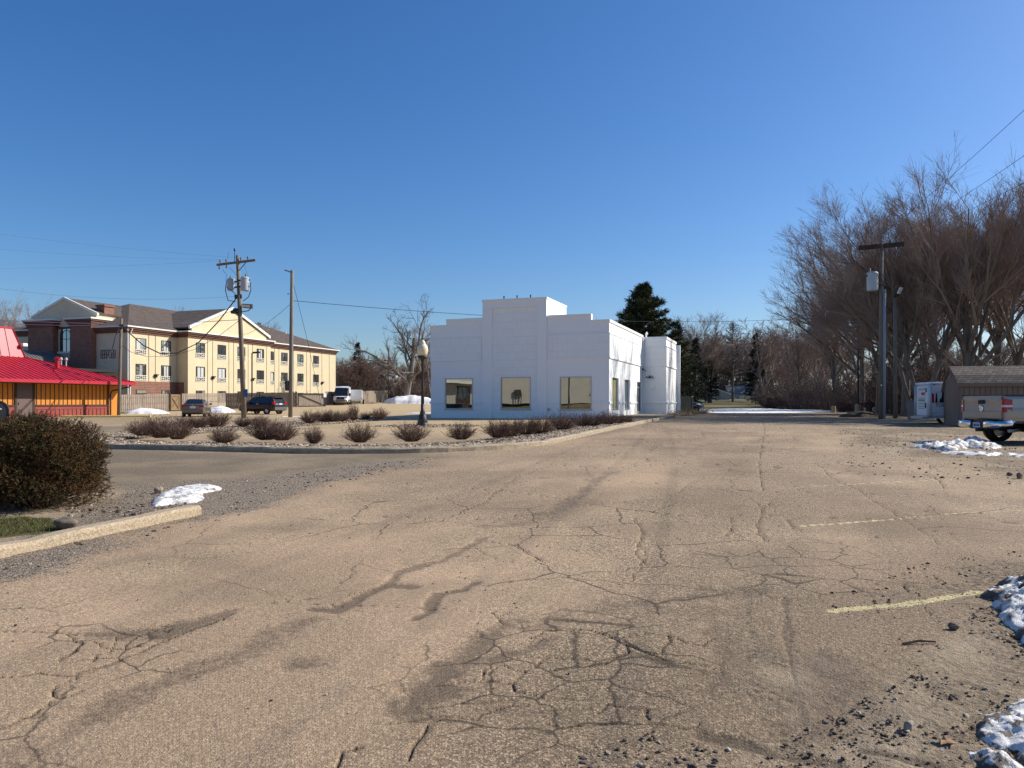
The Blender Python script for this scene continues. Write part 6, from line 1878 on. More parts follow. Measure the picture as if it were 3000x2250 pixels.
def dirtysnow(m):
    m.use_nodes = True
    t = m.node_tree
    b = t.nodes['Principled BSDF']
    b.inputs['Roughness'].default_value = .6
    a = t.nodes.new('ShaderNodeAttribute'); a.attribute_name = 'Col'
    tc = t.nodes.new('ShaderNodeTexCoord')
    n = t.nodes.new('ShaderNodeTexNoise'); n.inputs['Scale'].default_value = 26; n.inputs['Detail'].default_value = 6; n.inputs['Roughness'].default_value = .75
    t.links.new(tc.outputs['Object'], n.inputs['Vector'])
    ad = t.nodes.new('ShaderNodeMath'); ad.operation = 'MULTIPLY_ADD'
    t.links.new(a.outputs['Fac'], ad.inputs[0]); ad.inputs[1].default_value = .75
    t.links.new(n.outputs[0], ad.inputs[2])
    r = t.nodes.new('ShaderNodeValToRGB')
    r.color_ramp.elements[0].position, r.color_ramp.elements[0].color = .56, (.88, .85, .79, 1)
    r.color_ramp.elements[1].position, r.color_ramp.elements[1].color = .80, (.13, .095, .065, 1)
    t.links.new(ad.outputs[0], r.inputs[0])
    t.links.new(r.outputs[0], b.inputs['Base Color'])
    bp = t.nodes.new('ShaderNodeBump'); bp.inputs['Strength'].default_value = .9; bp.inputs['Distance'].default_value = .03
    t.links.new(n.outputs[0], bp.inputs['Height']); t.links.new(bp.outputs[0], b.inputs['Normal'])
dirtysnow(m)
kb = lambda pts: [(a * .31646, 1150 + b * .31646) for a, b in pts]
patch('snow_patch', kb([(1395, 1045), (1420, 985), (1520, 935), (1640, 900), (1830, 868), (1950, 880), (2055, 885), (2040, 908), (1870, 935), (1895, 972), (1820, 1022), (1600, 1035), (1430, 1058)]), .07, 'thin white snow patch lying behind the end of the near kerb', 'snow patch', .02, 'dirty_snow', .6, 6., .16, dirt=.22)
patch('snow_pile', [(3010, 1695), (2975, 1712), (2935, 1712), (2910, 1735), (2885, 1740), (2900, 1765), (2910, 1800), (2940, 1830), (2985, 1870), (3060, 1920), (3250, 1900), (3250, 1690)], .15, 'dirty melting snow bank at the right edge by the yellow line', 'snow pile', .016, 'dirty_snow', .75, 6., .34, dirt=.50)
patch('snow_pile', [(3100, 2030), (2985, 2050), (2960, 2085), (2915, 2080), (2855, 2110), (2850, 2150), (2890, 2185), (2960, 2200), (3000, 2245), (3120, 2300)], .07, 'dirt crusted snow heap in the lower right corner', 'snow pile', .009, 'dirty_snow', .8, 9., .20, dirt=.62)
patch('snow_patch', [(2820, 2200), (2900, 2205), (2990, 2240), (3030, 2290), (2900, 2270)], .06, 'flat soiled snow strip below the corner snow heap', 'snow patch', .009, 'dirty_snow', .9, 11., .12, dirt=.55)
kc = lambda pts: [(2300 + a * .31646, 820 + b * .31646) for a, b in pts]
patch('snow_patch', kc([(1160, 1560), (1300, 1540), (1480, 1530), (1640, 1495), (1800, 1490), (1980, 1530), (1990, 1560), (1850, 1568), (1700, 1560), (1550, 1580), (1350, 1570)]), .16, 'lumpy snow patch on the dirt in front of the pickup', 'snow patch', .04, 'dirty_snow', .8, 4.5, .5, dirt=.42)
patch('snow_patch', kc([(1180, 1500), (1290, 1490), (1380, 1495), (1370, 1506), (1250, 1512)]), .05, 'small snow strip left of the pickup shadow', 'snow patch', .06, 'dirty_snow', .7, 2.2, .35, dirt=.45)
patch('snow_patch', kc([(1400, 1600), (1560, 1590), (1750, 1600), (1960, 1600), (2140, 1605), (2100, 1620), (1800, 1628), (1600, 1615)]), .06, 'long thin snow strip just below the lumpy patch', 'snow patch', .05, 'dirty_snow', .7, 2.6, .3, dirt=.5)
patch('snow_patch', kc([(2070, 1630), (2150, 1618), (2320, 1612), (2320, 1640), (2160, 1640)]), .06, 'snow strip at the right edge under the truck flank', 'snow patch', .05, 'dirty_snow', .7, 2.6, .3, dirt=.5)
ks = lambda pts: [(a, b) for a, b in pts]
patch('snow_patch', [(2050, 1201), (2140, 1198.5), (2280, 1199), (2330, 1201), (2440, 1203.5), (2440, 1206), (2330, 1209), (2200, 1210), (2075, 1209)], .10, 'broad strip of snow across the far end of the lot', 'snow patch', .5, 'snow', .6, .5, 2.0)
def heap(pts_px, y, depth, h, label, cat='snow pile', m='snow', **k):
    q = [((a - 1500) / FPX * y, y + b * depth) for a, b in pts_px]
    return patch(m == 'snow' and 'snow_pile' or 'dirt_mound', q, h, label, cat, k.pop('res', .16), m, k.pop('rough', .35), k.pop('ns', .55), k.pop('edge', 1.3), world=True, **k)
heap([(362, 0), (400, -.5), (470, -.5), (500, 0), (470, .5), (390, .5)], 77, 3.2, .5, 'rounded snow pile against the fence left of the braced gate')
heap([(600, 0), (625, -.5), (670, -.45), (690, 0), (670, .5), (610, .5)], 80, 3.4, .66, 'smooth snow pile right of the taupe sedan')
heap([(1120, .2), (1158, -.5), (1215, -.5), (1275, -.4), (1275, .5), (1165, .5)], 117, 5., 1.0, 'large snow pile left of the white building behind the lamp post', rough=.55, ns=.4)
heap([(795, 0), (830, -.5), (905, -.5), (905, .5), (830, .5)], 63, .5, .06, 'thin snow line at the foot of the bare pole', 'snow patch', edge=.3)
heap([(1190, 0), (1225, -.6), (1275, -.8), (1275, .8), (1225, .5)], 71, 1.6, .10, 'narrow snow strip left of the white building base', 'snow patch', edge=.5)
MT['dark_earth'] = mat('dark_earth', (.045, .032, .022), .95, (.09, .065, .045), 8, 1., 14, dist=.05)
heap([(2455, 0), (2500, -.5), (2560, -.4), (2580, 0), (2530, .5)], 50, 2.4, .42, 'low dark earth mound at the foot of the concrete lamp footing', 'dirt mound', 'dark_earth', edge=.9, ns=1.2, res=.1)
MT['snow_flat'] = MT['snow']
# ---------------------------------------------------------------- trees and shrubs
MT['bark'] = mat('bark', (.11, .09, .073), .95, (.22, .185, .152), 2.5, .5, 14, stretch=(2, 2, .4), dist=.03)
MT['twig'] = mat('twig', (.225, .162, .13), .9, (.34, .255, .205), .7)
MT['twig_red'] = mat('twig_red', (.165, .095, .07), .9, (.225, .14, .10), .7)
MT['brush'] = mat('brush', (.12, .08, .062), .9, (.19, .135, .105), .5)
MT['stem'] = mat('stem', (.085, .048, .036), .9, (.16, .095, .068), 5)

def tubes(P3, RR, sides):
    """(m,n,3) polylines and (m,n) radii -> vertices, quads"""
    m, n = RR.shape
    T = np.gradient(P3, axis=1)
    T /= np.linalg.norm(T, axis=2, keepdims=True) + 1e-9
    ref = np.where(np.abs(T[:, :1, 2:3]) > .9, np.array([1., 0, 0]), np.array([0, 0, 1.]))
    A = np.cross(T, np.broadcast_to(ref, T.shape))
    A /= np.linalg.norm(A, axis=2, keepdims=True) + 1e-9
    B = np.cross(T, A)
    a = np.arange(sides) * 2 * math.pi / sides
    V = P3[:, :, None] + RR[:, :, None, None] * (A[:, :, None] * np.cos(a)[:, None] + B[:, :, None] * np.sin(a)[:, None])
    I = np.arange(m * n * sides).reshape(m, n, sides)
    J = np.roll(I, -1, 2)
    F = np.stack([I[:, :-1], J[:, :-1], J[:, 1:], I[:, 1:]], -1).reshape(-1, 4)
    return V.reshape(-1, 3), F

def merge(parts):
    v, f, o = [], [], 0
    for a, b in parts:
        v.append(a); f.append(b + o); o += len(a)
    return np.concatenate(v), np.concatenate(f)

def grow(rs, base, d, length, r0, n, wig, trop, taper=.35):
    """vectorised branches: base (m,3), d (m,3) unit, length (m,), r0 (m,)"""
    m = len(base)
    P3 = np.zeros((m, n, 3)); P3[:, 0] = base
    d = d.copy()
    for i in range(1, n):
        d = d + wig * rs.randn(m, 3) + np.array([0, 0, trop])
        d /= np.linalg.norm(d, axis=1, keepdims=True)
        P3[:, i] = P3[:, i - 1] + d * (length / (n - 1))[:, None]
    t = np.linspace(0, 1, n)[None]
    return P3, r0[:, None] * (1 - (1 - taper) * t)

def spawn(rs, P3, RR, L, k, tmin, ang, lf, rf, bias=None, tpow=1.):
    m, n = RR.shape
    idx = np.repeat(np.arange(m), k)
    t = (tmin + (1 - tmin) * rs.rand(m * k) ** tpow) * (n - 1.001)
    i = t.astype(int); f = (t - i)[:, None]
    base = P3[idx, i] * (1 - f) + P3[idx, i + 1] * f
    tan = P3[idx, i + 1] - P3[idx, i]
    tan /= np.linalg.norm(tan, axis=1, keepdims=True) + 1e-9
    r = rs.randn(m * k, 3)
    r -= tan * (r * tan).sum(1, keepdims=True)
    r /= np.linalg.norm(r, axis=1, keepdims=True) + 1e-9
    a = np.radians(ang[0] + (ang[1] - ang[0]) * rs.rand(m * k))[:, None]
    d = tan * np.cos(a) + r * np.sin(a)
    if bias is not None: d = d + np.array(bias)
    d /= np.linalg.norm(d, axis=1, keepdims=True)
    fr = t / (n - 1)
    ln = L[idx] * lf * (1.15 - .55 * fr) * (.65 + .7 * rs.rand(m * k))
    rad = np.maximum(RR[idx, i] * rf * (.7 + .5 * rs.rand(m * k)), .004)
    return base, d, ln, rad

def bare_tree(seed, H, r, fork=.3, n1=8, n2=8, n3=8, n4=6, ang=(22, 50), bias=None, wig=.13, upright=.06, forks=1, tw=.012, side=(22, 50)):
    """trunk mesh arrays and crown mesh arrays of a leafless tree of height H"""
    rs = np.random.RandomState(seed)
    tl = H * (.62 if forks == 1 else fork)
    P0, R0 = grow(rs, np.zeros((forks, 3)) + rs.randn(forks, 3) * np.array([r, r, 0]) * (forks > 1), np.tile([[0, 0, 1.]], (forks, 1)) + (rs.randn(forks, 3) * .22 * (forks > 1)), np.full(forks, tl if forks == 1 else H * .7), np.full(forks, r / forks ** .4), 9, .055, .02, .42)
    P0[:, 0, 2] -= .3
    L0 = np.full(forks, H * .62)
    b, d, l, q = spawn(rs, P0, R0, L0, n1, fork if forks == 1 else .25, ang, .82, .55, bias)
    P1, R1 = grow(rs, b, d, l, q, 8, wig * .8, upright)
    b, d, l, q = spawn(rs, P1, R1, l, n2, .14, side, .50, .55)
    P2, R2 = grow(rs, b, d, l, q, 6, wig, upright)
    b, d, l, q = spawn(rs, P2, R2, l, n3, .12, side, .50, .55)
    P3, R3 = grow(rs, b, d, l, np.maximum(q, tw), 4, wig, upright * .8)
    b, d, l, q = spawn(rs, P3, R3, l, n4, .1, side, .55, .6)
    P4, R4 = grow(rs, b, d, np.maximum(l, .25), np.maximum(q, tw * .8), 3, wig, upright * .7, .5)
    trunk = merge([tubes(P0, R0, 9), tubes(P1, R1, 6)])
    crown = merge([tubes(P2, R2, 4), tubes(P3, R3, 3), tubes(P4, R4, 3)])
    top = max(crown[0][:, 2].max(), trunk[0][:, 2].max())
    k = H / top
    return (trunk[0] * k, trunk[1]), (crown[0] * k, crown[1])

PROTO = {}
def proto(key, name, tr, cr, bark='bark', tw='twig'):
    me = []
    for nm, (v, f), m in (('trunk', tr, bark), ('crown', cr, tw)):
        o = npmesh(nm, v, f, m)
        me.append(o.data)
        bpy.data.objects.remove(o)
    PROTO[key] = me
def plant(key, name, label, px, y, top, group, rz=0., sx=1., proto_h=10., cat='tree'):
    b = at(px, HORIZ, y)
    z = g(b.x, y)
    h = at(px, top, y).z - z
    t = thing(name, label, cat, (b.x, y, z), rz, group)
    k = h / proto_h
    t.scale = (k * sx, k * sx, k)
    for nm, me in zip(('trunk', 'crown'), PROTO[key]):
        o = bpy.data.objects.new(nm, me)
        COL.objects.link(o)
        o.parent = t
    return t
proto('spread', 'tree', *bare_tree(1, 10, .19, .22, 11, 10, 9, 8, (18, 44), wig=.065, upright=.06, tw=.0052, side=(14, 38)))
proto('left', 'tree', *bare_tree(2, 10, .19, .20, 12, 10, 9, 8, (20, 52), bias=(-.42, -.05, .05), wig=.06, upright=.05, tw=.0052, side=(14, 38)))
proto('multi', 'tree', *bare_tree(3, 10, .20, .25, 6, 9, 9, 8, (16, 38), forks=4, wig=.065, upright=.06, tw=.0052, side=(14, 38)))
proto('upright', 'tree', *bare_tree(4, 10, .15, .25, 12, 9, 8, 6, (16, 36), wig=.06, upright=.05, tw=.006, side=(14, 36)))
proto('gnarled', 'tree', *bare_tree(12, 10, .36, .28, 7, 7, 6, 5, (25, 60), wig=.24, upright=.03, tw=.010), 'bark', 'bark')
proto('red', 'tree', *bare_tree(6, 10, .22, .08, 9, 9, 8, 6, (25, 55), forks=3, wig=.14, upright=.08, tw=.013), 'bark', 'twig_red')
GR = 'bare trees along the right side of the lot'
for q in (('left', 'wide bare tree fanning out to the left behind the conduit pole', 2650, 52, 570, .15, 1.15),
          ('multi', 'bare tree rising straight above the short wooden lamp pole', 2690, 49, 515, 1.1, 1.1),
          ('spread', 'tallest bare tree of the right mass, above the brown shed', 2850, 47, 462, 2.0, 1.15),
          ('multi', 'many stemmed bare tree at the right edge behind the shed roof', 2975, 49, 470, 3.3, 1.1),
          ('spread', 'bare tree cut by the right edge, reaching up to the wires', 3095, 45, 455, 4.1, 1.1),
          ('left', 'slender bare tree just left of the transformer on the conduit pole', 2575, 60, 615, .5, 1.1),
          ('left', 'leftmost leaning bare tree of the right hand mass', 2525, 70, 680, 6.1, 1.05),
          ('spread', 'bare tree behind the gap between the two right poles', 2615, 62, 560, 5.0, 1.1),
          ('multi', 'bare tree deep behind the rental trailer', 2760, 64, 555, .2, 1.1),
          ('upright', 'bare tree deep behind the right half of the shed', 2905, 66, 520, 2.6, 1.4),
          ('upright', 'smaller bare tree left of the lamp pole on the shorter footing', 2445, 90, 785, 1.9, 1.2),
          ('spread', 'low bare tree at the far right corner of the lot', 2345, 112, 900, 3.0, .85),
          ('multi', 'bare tree behind the tall dark lamp pole', 2545, 82, 720, 4.4, .9),
          ('upright', 'bare tree behind the shorter dark lamp pole', 2450, 100, 820, .6, 1.1),
          ('multi', 'bare tree far behind the garbage bin', 2680, 88, 650, 3.9, 1.0)):
    plant(q[0], 'bare_tree', q[1], q[2], q[3], q[4], GR, q[5], q[6])
for q in (('gnarled', 'bare_tree', 'gnarled bare tree with crooked limbs left of the lamp globe', 1192, 118, 852, None, .4, .95),
          ('upright', 'bare_tree', 'bare tree between the gnarled tree and the white building', 1262, 124, 940, None, 1.2, 1.25),
          ('red', 'bare_tree', 'reddish brown bushy tree right of the hotel end wall', 1040, 142, 1030, None, .3, 1.5),
          ('red', 'bare_tree', 'reddish bushy tree between the white van and the small house', 1090, 150, 1052, None, 2.3, 1.5),
          ('red', 'bare_tree', 'reddish bushy tree behind the lamp post', 1235, 140, 1045, None, 4.3, 1.5),
          ('spread', 'bare_tree', 'bare tree at the far left beyond the hotel tower', 40, 122, 838, None, 1.0, .9),
          ('upright', 'bare_tree', 'bare tree cut by the left edge above the red roof', -25, 118, 868, None, 2.0, 1.3),
          ('upright', 'bare_tree', 'small bare tree close left of the hotel gable', 105, 130, 915, None, 3.0, 1.2),
          ('spread', 'bare_tree', 'bare crown showing above the hotel ridge left of the gable', 520, 165, 893, None, .5, 1.0),
          ('multi', 'bare_tree', 'bare crown showing above the hotel roof just left of the leaning pole', 590, 168, 900, None, 2.5, 1.0),
          ('spread', 'bare_tree', 'bare crown showing right of the hotel gable peak', 722, 165, 922, None, 4.5, .9),
          ('spread', 'bare_tree', 'pale bare crown peeking left of the big pine behind the white building', 1812, 110, 905, None, .9, .8),
          ('upright', 'bare_tree', 'tall thin bare tree right of the big pine', 2032, 140, 905, None, 3.6, 1.5),
          ('upright', 'bare_tree', 'thin bare tree between the two dark spruces', 2082, 150, 965, None, 5.0, 1.5),
          ('upright', 'bare_tree', 'bare tree behind the pointed spruce at the far end of the lot', 2245, 150, 960, None, 1.6, 1.4)):
    plant(q[0], q[1], q[2], q[3], q[4], q[5], q[6], q[7], q[8])

# ---------------------------------------------------------------- conifers
MT['needle'] = vmat('needle', .75)
def conifer(seed, H, R0, first, whorls, per, droop, shape, blade, dens, cols, rise=0., gaps=.15):
    rs = np.random.RandomState(seed)
    P0, T0 = grow(rs, np.zeros((1, 3)), np.array([[0, 0, 1.]]), np.array([H]), np.array([H * .016]), 10, .015, .05, .12)
    hs_ = first + (1 - first) * (np.arange(whorls * per) / (whorls * per)) ** .9
    hs_ = hs_ + rs.randn(len(hs_)) * .01
    ln = R0 * np.array([np.interp(h, *shape) for h in hs_]) * (.7 + .5 * rs.rand(len(hs_)))
    az = rs.rand(len(hs_)) * 6.283
    el = droop + (rise - droop) * np.clip(hs_, 0, 1) + rs.randn(len(hs_)) * .12
    d = np.stack([np.cos(az) * np.cos(el), np.sin(az) * np.cos(el), np.sin(el)], 1)
    keep = rs.rand(len(hs_)) > gaps
    hs_, ln, d = hs_[keep], np.maximum(ln[keep], .15), d[keep]
    base = np.stack([np.zeros_like(hs_), np.zeros_like(hs_), hs_ * H * .985], 1)
    P1, R1 = grow(rs, base, d, ln, np.full(len(hs_), H * .0035), 6, .07, .03)
    k = max(1, int(dens))
    n = len(hs_)
    idx = np.repeat(np.arange(n), k)
    wgt = np.clip(ln[idx] / R0, .25, 1)
    ok = rs.rand(len(idx)) < wgt
    idx = idx[ok]
    t = (.12 + .88 * rs.rand(len(idx)) ** .8) * 4.999
    i = t.astype(int); f = (t - i)[:, None]
    c = P1[idx, i] * (1 - f) + P1[idx, i + 1] * f
    tan = P1[idx, i + 1] - P1[idx, i]
    tan /= np.linalg.norm(tan, axis=1, keepdims=True) + 1e-9
    # short side sprays, each of several blades
    spray = rs.randn(len(idx), 3) * np.array([1, 1, .55]) + tan * 1.1
    spray /= np.linalg.norm(spray, axis=1, keepdims=True)
    nb = 7
    c = np.repeat(c, nb, 0); spray = np.repeat(spray, nb, 0)
    bd = spray + rs.randn(len(c), 3) * .45
    bd /= np.linalg.norm(bd, axis=1, keepdims=True)
    c = c + spray * (rs.rand(len(c), 1) * blade * 1.3)
    L = blade * (.6 + .7 * rs.rand(len(c), 1))
    s = np.cross(bd, rs.randn(len(c), 3)); s /= np.linalg.norm(s, axis=1, keepdims=True) + 1e-9
    w = blade * .10
    V = np.stack([c - s * w, c + s * w, c + bd * L], 1).reshape(-1, 3)
    F = np.arange(len(V)).reshape(-1, 3)
    col = np.array(cols)[rs.randint(0, len(cols), len(c))] * (.7 + .6 * rs.rand(len(c), 1))
    return merge([tubes(P0, T0, 8), tubes(P1, R1, 4)]), (V, F, np.repeat(col, 3, 0))
def conifer_proto(key, bark='bark', **kw):
    tr, (v, f, c) = conifer(**kw)
    a = npmesh('trunk', tr[0], tr[1], bark)
    b = npmesh('crown', v, f, 'needle', None, c)
    PROTO[key] = [a.data, b.data]
    bpy.data.objects.remove(a); bpy.data.objects.remove(b)
green = [(.045, .055, .02), (.06, .07, .024), (.034, .042, .017), (.075, .08, .028)]
dark = [(.036, .042, .021), (.048, .052, .025), (.028, .031, .017)]
brown = [(.07, .055, .038), (.055, .045, .032), (.05, .05, .028)]
conifer_proto('pine', seed=3, H=10, R0=3.1, first=.16, whorls=20, per=9, droop=.05, rise=.55, shape=([0, .15, .3, .5, .7, .88, 1.], [.7, 1., 1.0, .82, .58, .30, .04]), blade=.24, dens=120, cols=green, gaps=.12)
conifer_proto('spruce', seed=5, H=10, R0=1.9, first=.08, whorls=26, per=7, droop=-.35, rise=.25, shape=([0, .1, .4, .7, 1.], [.8, 1., .75, .42, .04]), blade=.22, dens=52, cols=dark, gaps=.15)
conifer_proto('larch', seed=8, H=10, R0=2.3, first=.22, whorls=26, per=7, droop=.0, rise=.55, shape=([0, .2, .45, .7, .9, 1.], [.5, .8, 1., .8, .42, .05]), blade=.16, dens=9, cols=brown, gaps=.1)
for q in (('pine', 'pine_tree', 'big dark green pine rising behind the white building wing', 1884, 82, 838, .6, 1.22),
          ('spruce', 'spruce_tree', 'dark narrow spruce right beside the big pine', 1985, 96, 944, 1.0, 1.0),
          ('spruce', 'spruce_tree', 'dark spruce above the olive cabinet, lower than its left neighbour', 2038, 112, 990, 2.2, 1.05),
          ('larch', 'larch_tree', 'thin conical needleless conifer standing above the snowy garage', 2147, 160, 942, .4, 1.0),
          ('spruce', 'spruce_tree', 'pointed spruce at the right of the far grey house', 2214, 138, 975, 4.0, .85),
          ('spruce', 'spruce_tree', 'dark spruce close against the white wing, behind the cabinet', 1962, 92, 1000, 5.0, 1.1),
          ('spruce', 'spruce_tree', 'dark spruce just left of the thin conical conifer', 2075, 150, 1010, 1.4, 1.1),
          ('spruce', 'spruce_tree', 'small distant spruce peak above the reddish trees right of the hotel', 1048, 175, 1003, 3.0, 1.0),
          ('spruce', 'spruce_tree', 'tiny spruce top just visible over the hotel roof right of the gable', 757, 180, 946, 3.7, .8)):
    plant(q[0], q[1], q[2], q[3], q[4], q[5], None, q[6], q[7])

# ---------------------------------------------------------------- far woods and undergrowth: masses nobody could count
def woods():
    rs = np.random.RandomState(21)
    protos = [bare_tree(40 + k, 10, .2, .25, 8, 7, 6, 4, (20, 45), wig=.12, upright=.07, tw=.022) for k in range(3)]
    parts = []
    spots = [(px, rs.uniform(262, 330), rs.uniform(20, 29)) for px in np.linspace(1880, 2420, 70)] + [(px, rs.uniform(190, 250), rs.uniform(10, 14)) for px in np.linspace(960, 1300, 22)] + [(px, rs.uniform(130, 175), rs.uniform(10, 16)) for px in np.linspace(2200, 3100, 26)] + [(px, rs.uniform(200, 260), rs.uniform(11, 14)) for px in np.linspace(-200, 330, 10)] + [(px, rs.uniform(150, 240), rs.uniform(13, 19)) for px in np.linspace(1960, 2290, 28)]
    for px, y, h in spots:
        if 2030 < px < 2150 and y < 240 or 2135 < px < 2215 and y < 262: continue
        p = protos[rs.randint(3)]
        b = at(px + rs.uniform(-8, 8), HORIZ, y)
        a = rs.rand() * 6.283
        c, s_ = math.cos(a), math.sin(a)
        for v, f in p:
            k = h / 10
            w = np.stack([(v[:, 0] * c - v[:, 1] * s_) * k * 1.2 + b.x, (v[:, 0] * s_ + v[:, 1] * c) * k * 1.2 + y, v[:, 2] * k + g(b.x, y)], 1)
            parts.append((w, f))
    v, f = merge(parts)
    tag(npmesh('far_woods', v, f, 'twig'), 'brown leafless woods closing the view far behind the lot', kind='stuff')
woods()

def shrub_arrays(seed, n=170, H=.9, spread=.75, side=3, r=.006, upright=.03, wig=.10, lean=1.0):
    rs = np.random.RandomState(seed)
    az = rs.rand(n) * 6.283
    el = np.radians(90 - lean * (6 + 62 * rs.rand(n) ** .8))
    d = np.stack([np.cos(az) * np.cos(el), np.sin(az) * np.cos(el), np.sin(el)], 1)
    base = np.stack([np.cos(az), np.sin(az), 0 * az], 1) * (rs.rand(n, 1) ** .5 * .22 * spread)
    ln = H * (.55 + .6 * rs.rand(n)) * np.where(el > 1.1, 1., .9)
    P0, R0 = grow(rs, base, d, ln, np.full(n, r), 5, wig, upright, .5)
    b, d, l, q = spawn(rs, P0, R0, ln, side, .3, (15, 45), .42, .75)
    P1, R1 = grow(rs, b, d, l, np.maximum(q, r * .55), 4, wig, upright, .6)
    b, d, l, q = spawn(rs, P1, R1, l, 2, .3, (20, 55), .35, .8)
    P2, R2 = grow(rs, b, d, np.maximum(l, .04), np.maximum(q, r * .5), 2, wig, 0, .8)
    return merge([tubes(P0, R0, 4), tubes(P1, R1, 3), tubes(P2, R2, 3)])

def undergrowth():
    rs = np.random.RandomState(31)
    pr = [shrub_arrays(60 + k, 60, 1., .9, 4, .010, .03, .16, .75) for k in range(3)]
    parts = []
    def put(px, y, h, w=1.):
        b = at(px, HORIZ, y)
        v, f = pr[rs.randint(3)]
        a = rs.rand() * 6.283
        c, s_ = math.cos(a), math.sin(a)
        parts.append((np.stack([(v[:, 0] * c - v[:, 1] * s_) * h * w + b.x, (v[:, 0] * s_ + v[:, 1] * c) * h * w + y, v[:, 2] * h + g(b.x, y)], 1), f))
    for k in range(150):
        px = rs.uniform(2230, 3080)
        y0 = np.interp(px, [2230, 2320, 2440, 2560, 2700, 3100], [104, 92, 78, 70, 52, 46])
        put(px, y0 + rs.uniform(0, 26), rs.uniform(1.5, 4.2), .85)
    for k in range(40):
        put(rs.uniform(1150, 1270), rs.uniform(124, 150), rs.uniform(2., 4.), 1.)
    for k in range(30):
        put(rs.uniform(985, 1130), rs.uniform(136, 160), rs.uniform(2., 5.), 1.)
    for k in range(46):
        put(rs.uniform(1960, 2260), rs.uniform(262, 285), rs.uniform(3., 7.), 1.2)
    v, f = merge(parts)
    tag(npmesh('undergrowth', v, f, 'brush'), 'tangled leafless brush under the trees along the lot edges', kind='stuff')
undergrowth()

# ---------------------------------------------------------------- dormant shrubs in the island
SH = []
for k in range(4):
    v, f = shrub_arrays(80 + k, 270, .9, 1.1, 3, .0062, .05, .10)
    o = npmesh('stems', v, f, 'stem')
    SH.append(o.data)
    bpy.data.objects.remove(o)
k3 = lambda u, v: (350 + .42947 * u, 1170 + .42947 * v)
k4 = lambda u, v: (1150 + .42947 * u, 1170 + .42947 * v)
GF, GB = 'dormant shrubs along the front kerb of the island', 'dormant shrubs along the back of the island'
rows = [(k3(160, 248), 118, GF, 'leftmost reddish twig shrub at the rounded end of the island kerb'), (k3(285, 262), 150, GF, 'large twig shrub second from the left end of the island'), (k3(395, 272), 125, GF, 'low twig shrub overlapping the right side of the leftmost clump'),
        (k3(710, 298), 112, GF, 'stand alone twig shrub directly below the taupe sedan'), (k3(1000, 276), 150, GF, 'tall twig shrub in front of the black SUV and leaning pole'), (k3(1110, 280), 130, GF, 'twig shrub just right of the tall one below the SUV'), (k3(1325, 302), 120, GF, 'thin open twig shrub below the bare grey pole'),
        (k3(1640, 294), 128, GF, 'round twig shrub below the white van'), (k3(1990, 288), 132, GF, 'round twig shrub just left of the lamp post foot'), (k4(468, 274), 118, GF, 'small round twig shrub below the left bronze window'), (k4(715, 260), 122, GF, 'twig shrub below the middle bronze window, left of the dense clump'),
        (k4(800, 250), 110, GF, 'twig shrub at the left of the dense clump by the white building'), (k4(905, 238), 112, GF, 'twig shrub in the middle of the dense clump by the white building'), (k4(1010, 232), 122, GF, 'twig shrub at the right of the dense clump by the white building'), (k4(1160, 208), 122, GF, 'upright dark twig shrub below the right bronze window'),
        (k4(1290, 184), 88, GF, 'low twig shrub left of the white building front corner'), (k4(1370, 182), 92, GF, 'twig shrub right below the right bronze window edge'), (k4(1470, 172), 92, GF, 'twig shrub in front of the sunlit building corner'), (k4(1545, 165), 70, GF, 'small twig shrub beside the first side window'), (k4(1605, 158), 45, GF, 'smallest twig shrub at the pavement edge by the side wall'),
        (k3(455, 198), 90, GB, 'back row twig shrub behind the large second one'), (k3(540, 196), 82, GB, 'back row twig shrub below the sedan tail'), (k3(660, 190), 112, GB, 'tall back row twig shrub right of the sedan'), (k3(845, 186), 72, GB, 'low back row twig shrub at the foot of the leaning pole'), (k3(950, 185), 80, GB, 'back row twig shrub right of the leaning pole foot'),
        (k3(1300, 160), 82, GB, 'back row twig shrub right of the bare pole'), (k3(1385, 152), 78, GB, 'back row twig shrub left of the sliding gate stick'), (k3(1455, 150), 76, GB, 'back row twig shrub below the sliding gate'), (k3(1520, 146), 70, GB, 'back row twig shrub left of the tall weed'), (k3(1595, 142), 112, GB, 'tall spindly weed at the right end of the back row'), (k3(1680, 135), 50, GB, 'small dark evergreen tuft left of its larger twin'), (k3(1770, 134), 74, GB, 'larger dark evergreen tuft left of the lamp post')]
rnd = random.Random(9)
for i, ((px, py), h, grp, lb) in enumerate(rows):
    c = gp(px, py, .10)
    hh = h * .42947 / FPX * c[1]
    t = thing('dormant_shrub', lb, 'shrub', c, rnd.uniform(0, 6.28), grp)
    k = hh / .98
    w = 1.12 if 'thin' not in lb and 'spindly' not in lb else .75
    if 'spindly' in lb: w = .5
    t.scale = (k * w, k * w, k)
    o = bpy.data.objects.new('stems', SH[i % 4])
    COL.objects.link(o)
    o.parent = t
# dry grass tufts by the cabinet
def tuft(px, py, h, w, label, m):
    c = gp(px, py, .12)
    v, f = shrub_arrays(int(px), 120, h, w, 1, .004, .0, .12, 1.15)
    o = npmesh('blades', v * np.array([w, w, 1]), f, m)
    t = thing('grass_tuft', label, 'grass tuft', c)
    o.parent = t
MT['straw'] = mat('straw', (.30, .19, .085), .9, (.42, .30, .15), 5)
tuft(1995, 1218, .45, 1.8, 'straw coloured dry grass clump in front of the olive cabinet', 'straw')
tuft(2022, 1213, .40, 1.8, 'dry grass clump at the right foot of the olive cabinet', 'straw')
tuft(2042, 1210, .42, 1.8, 'dark dry clump beside the parked car nose at the kerb end', 'stem')

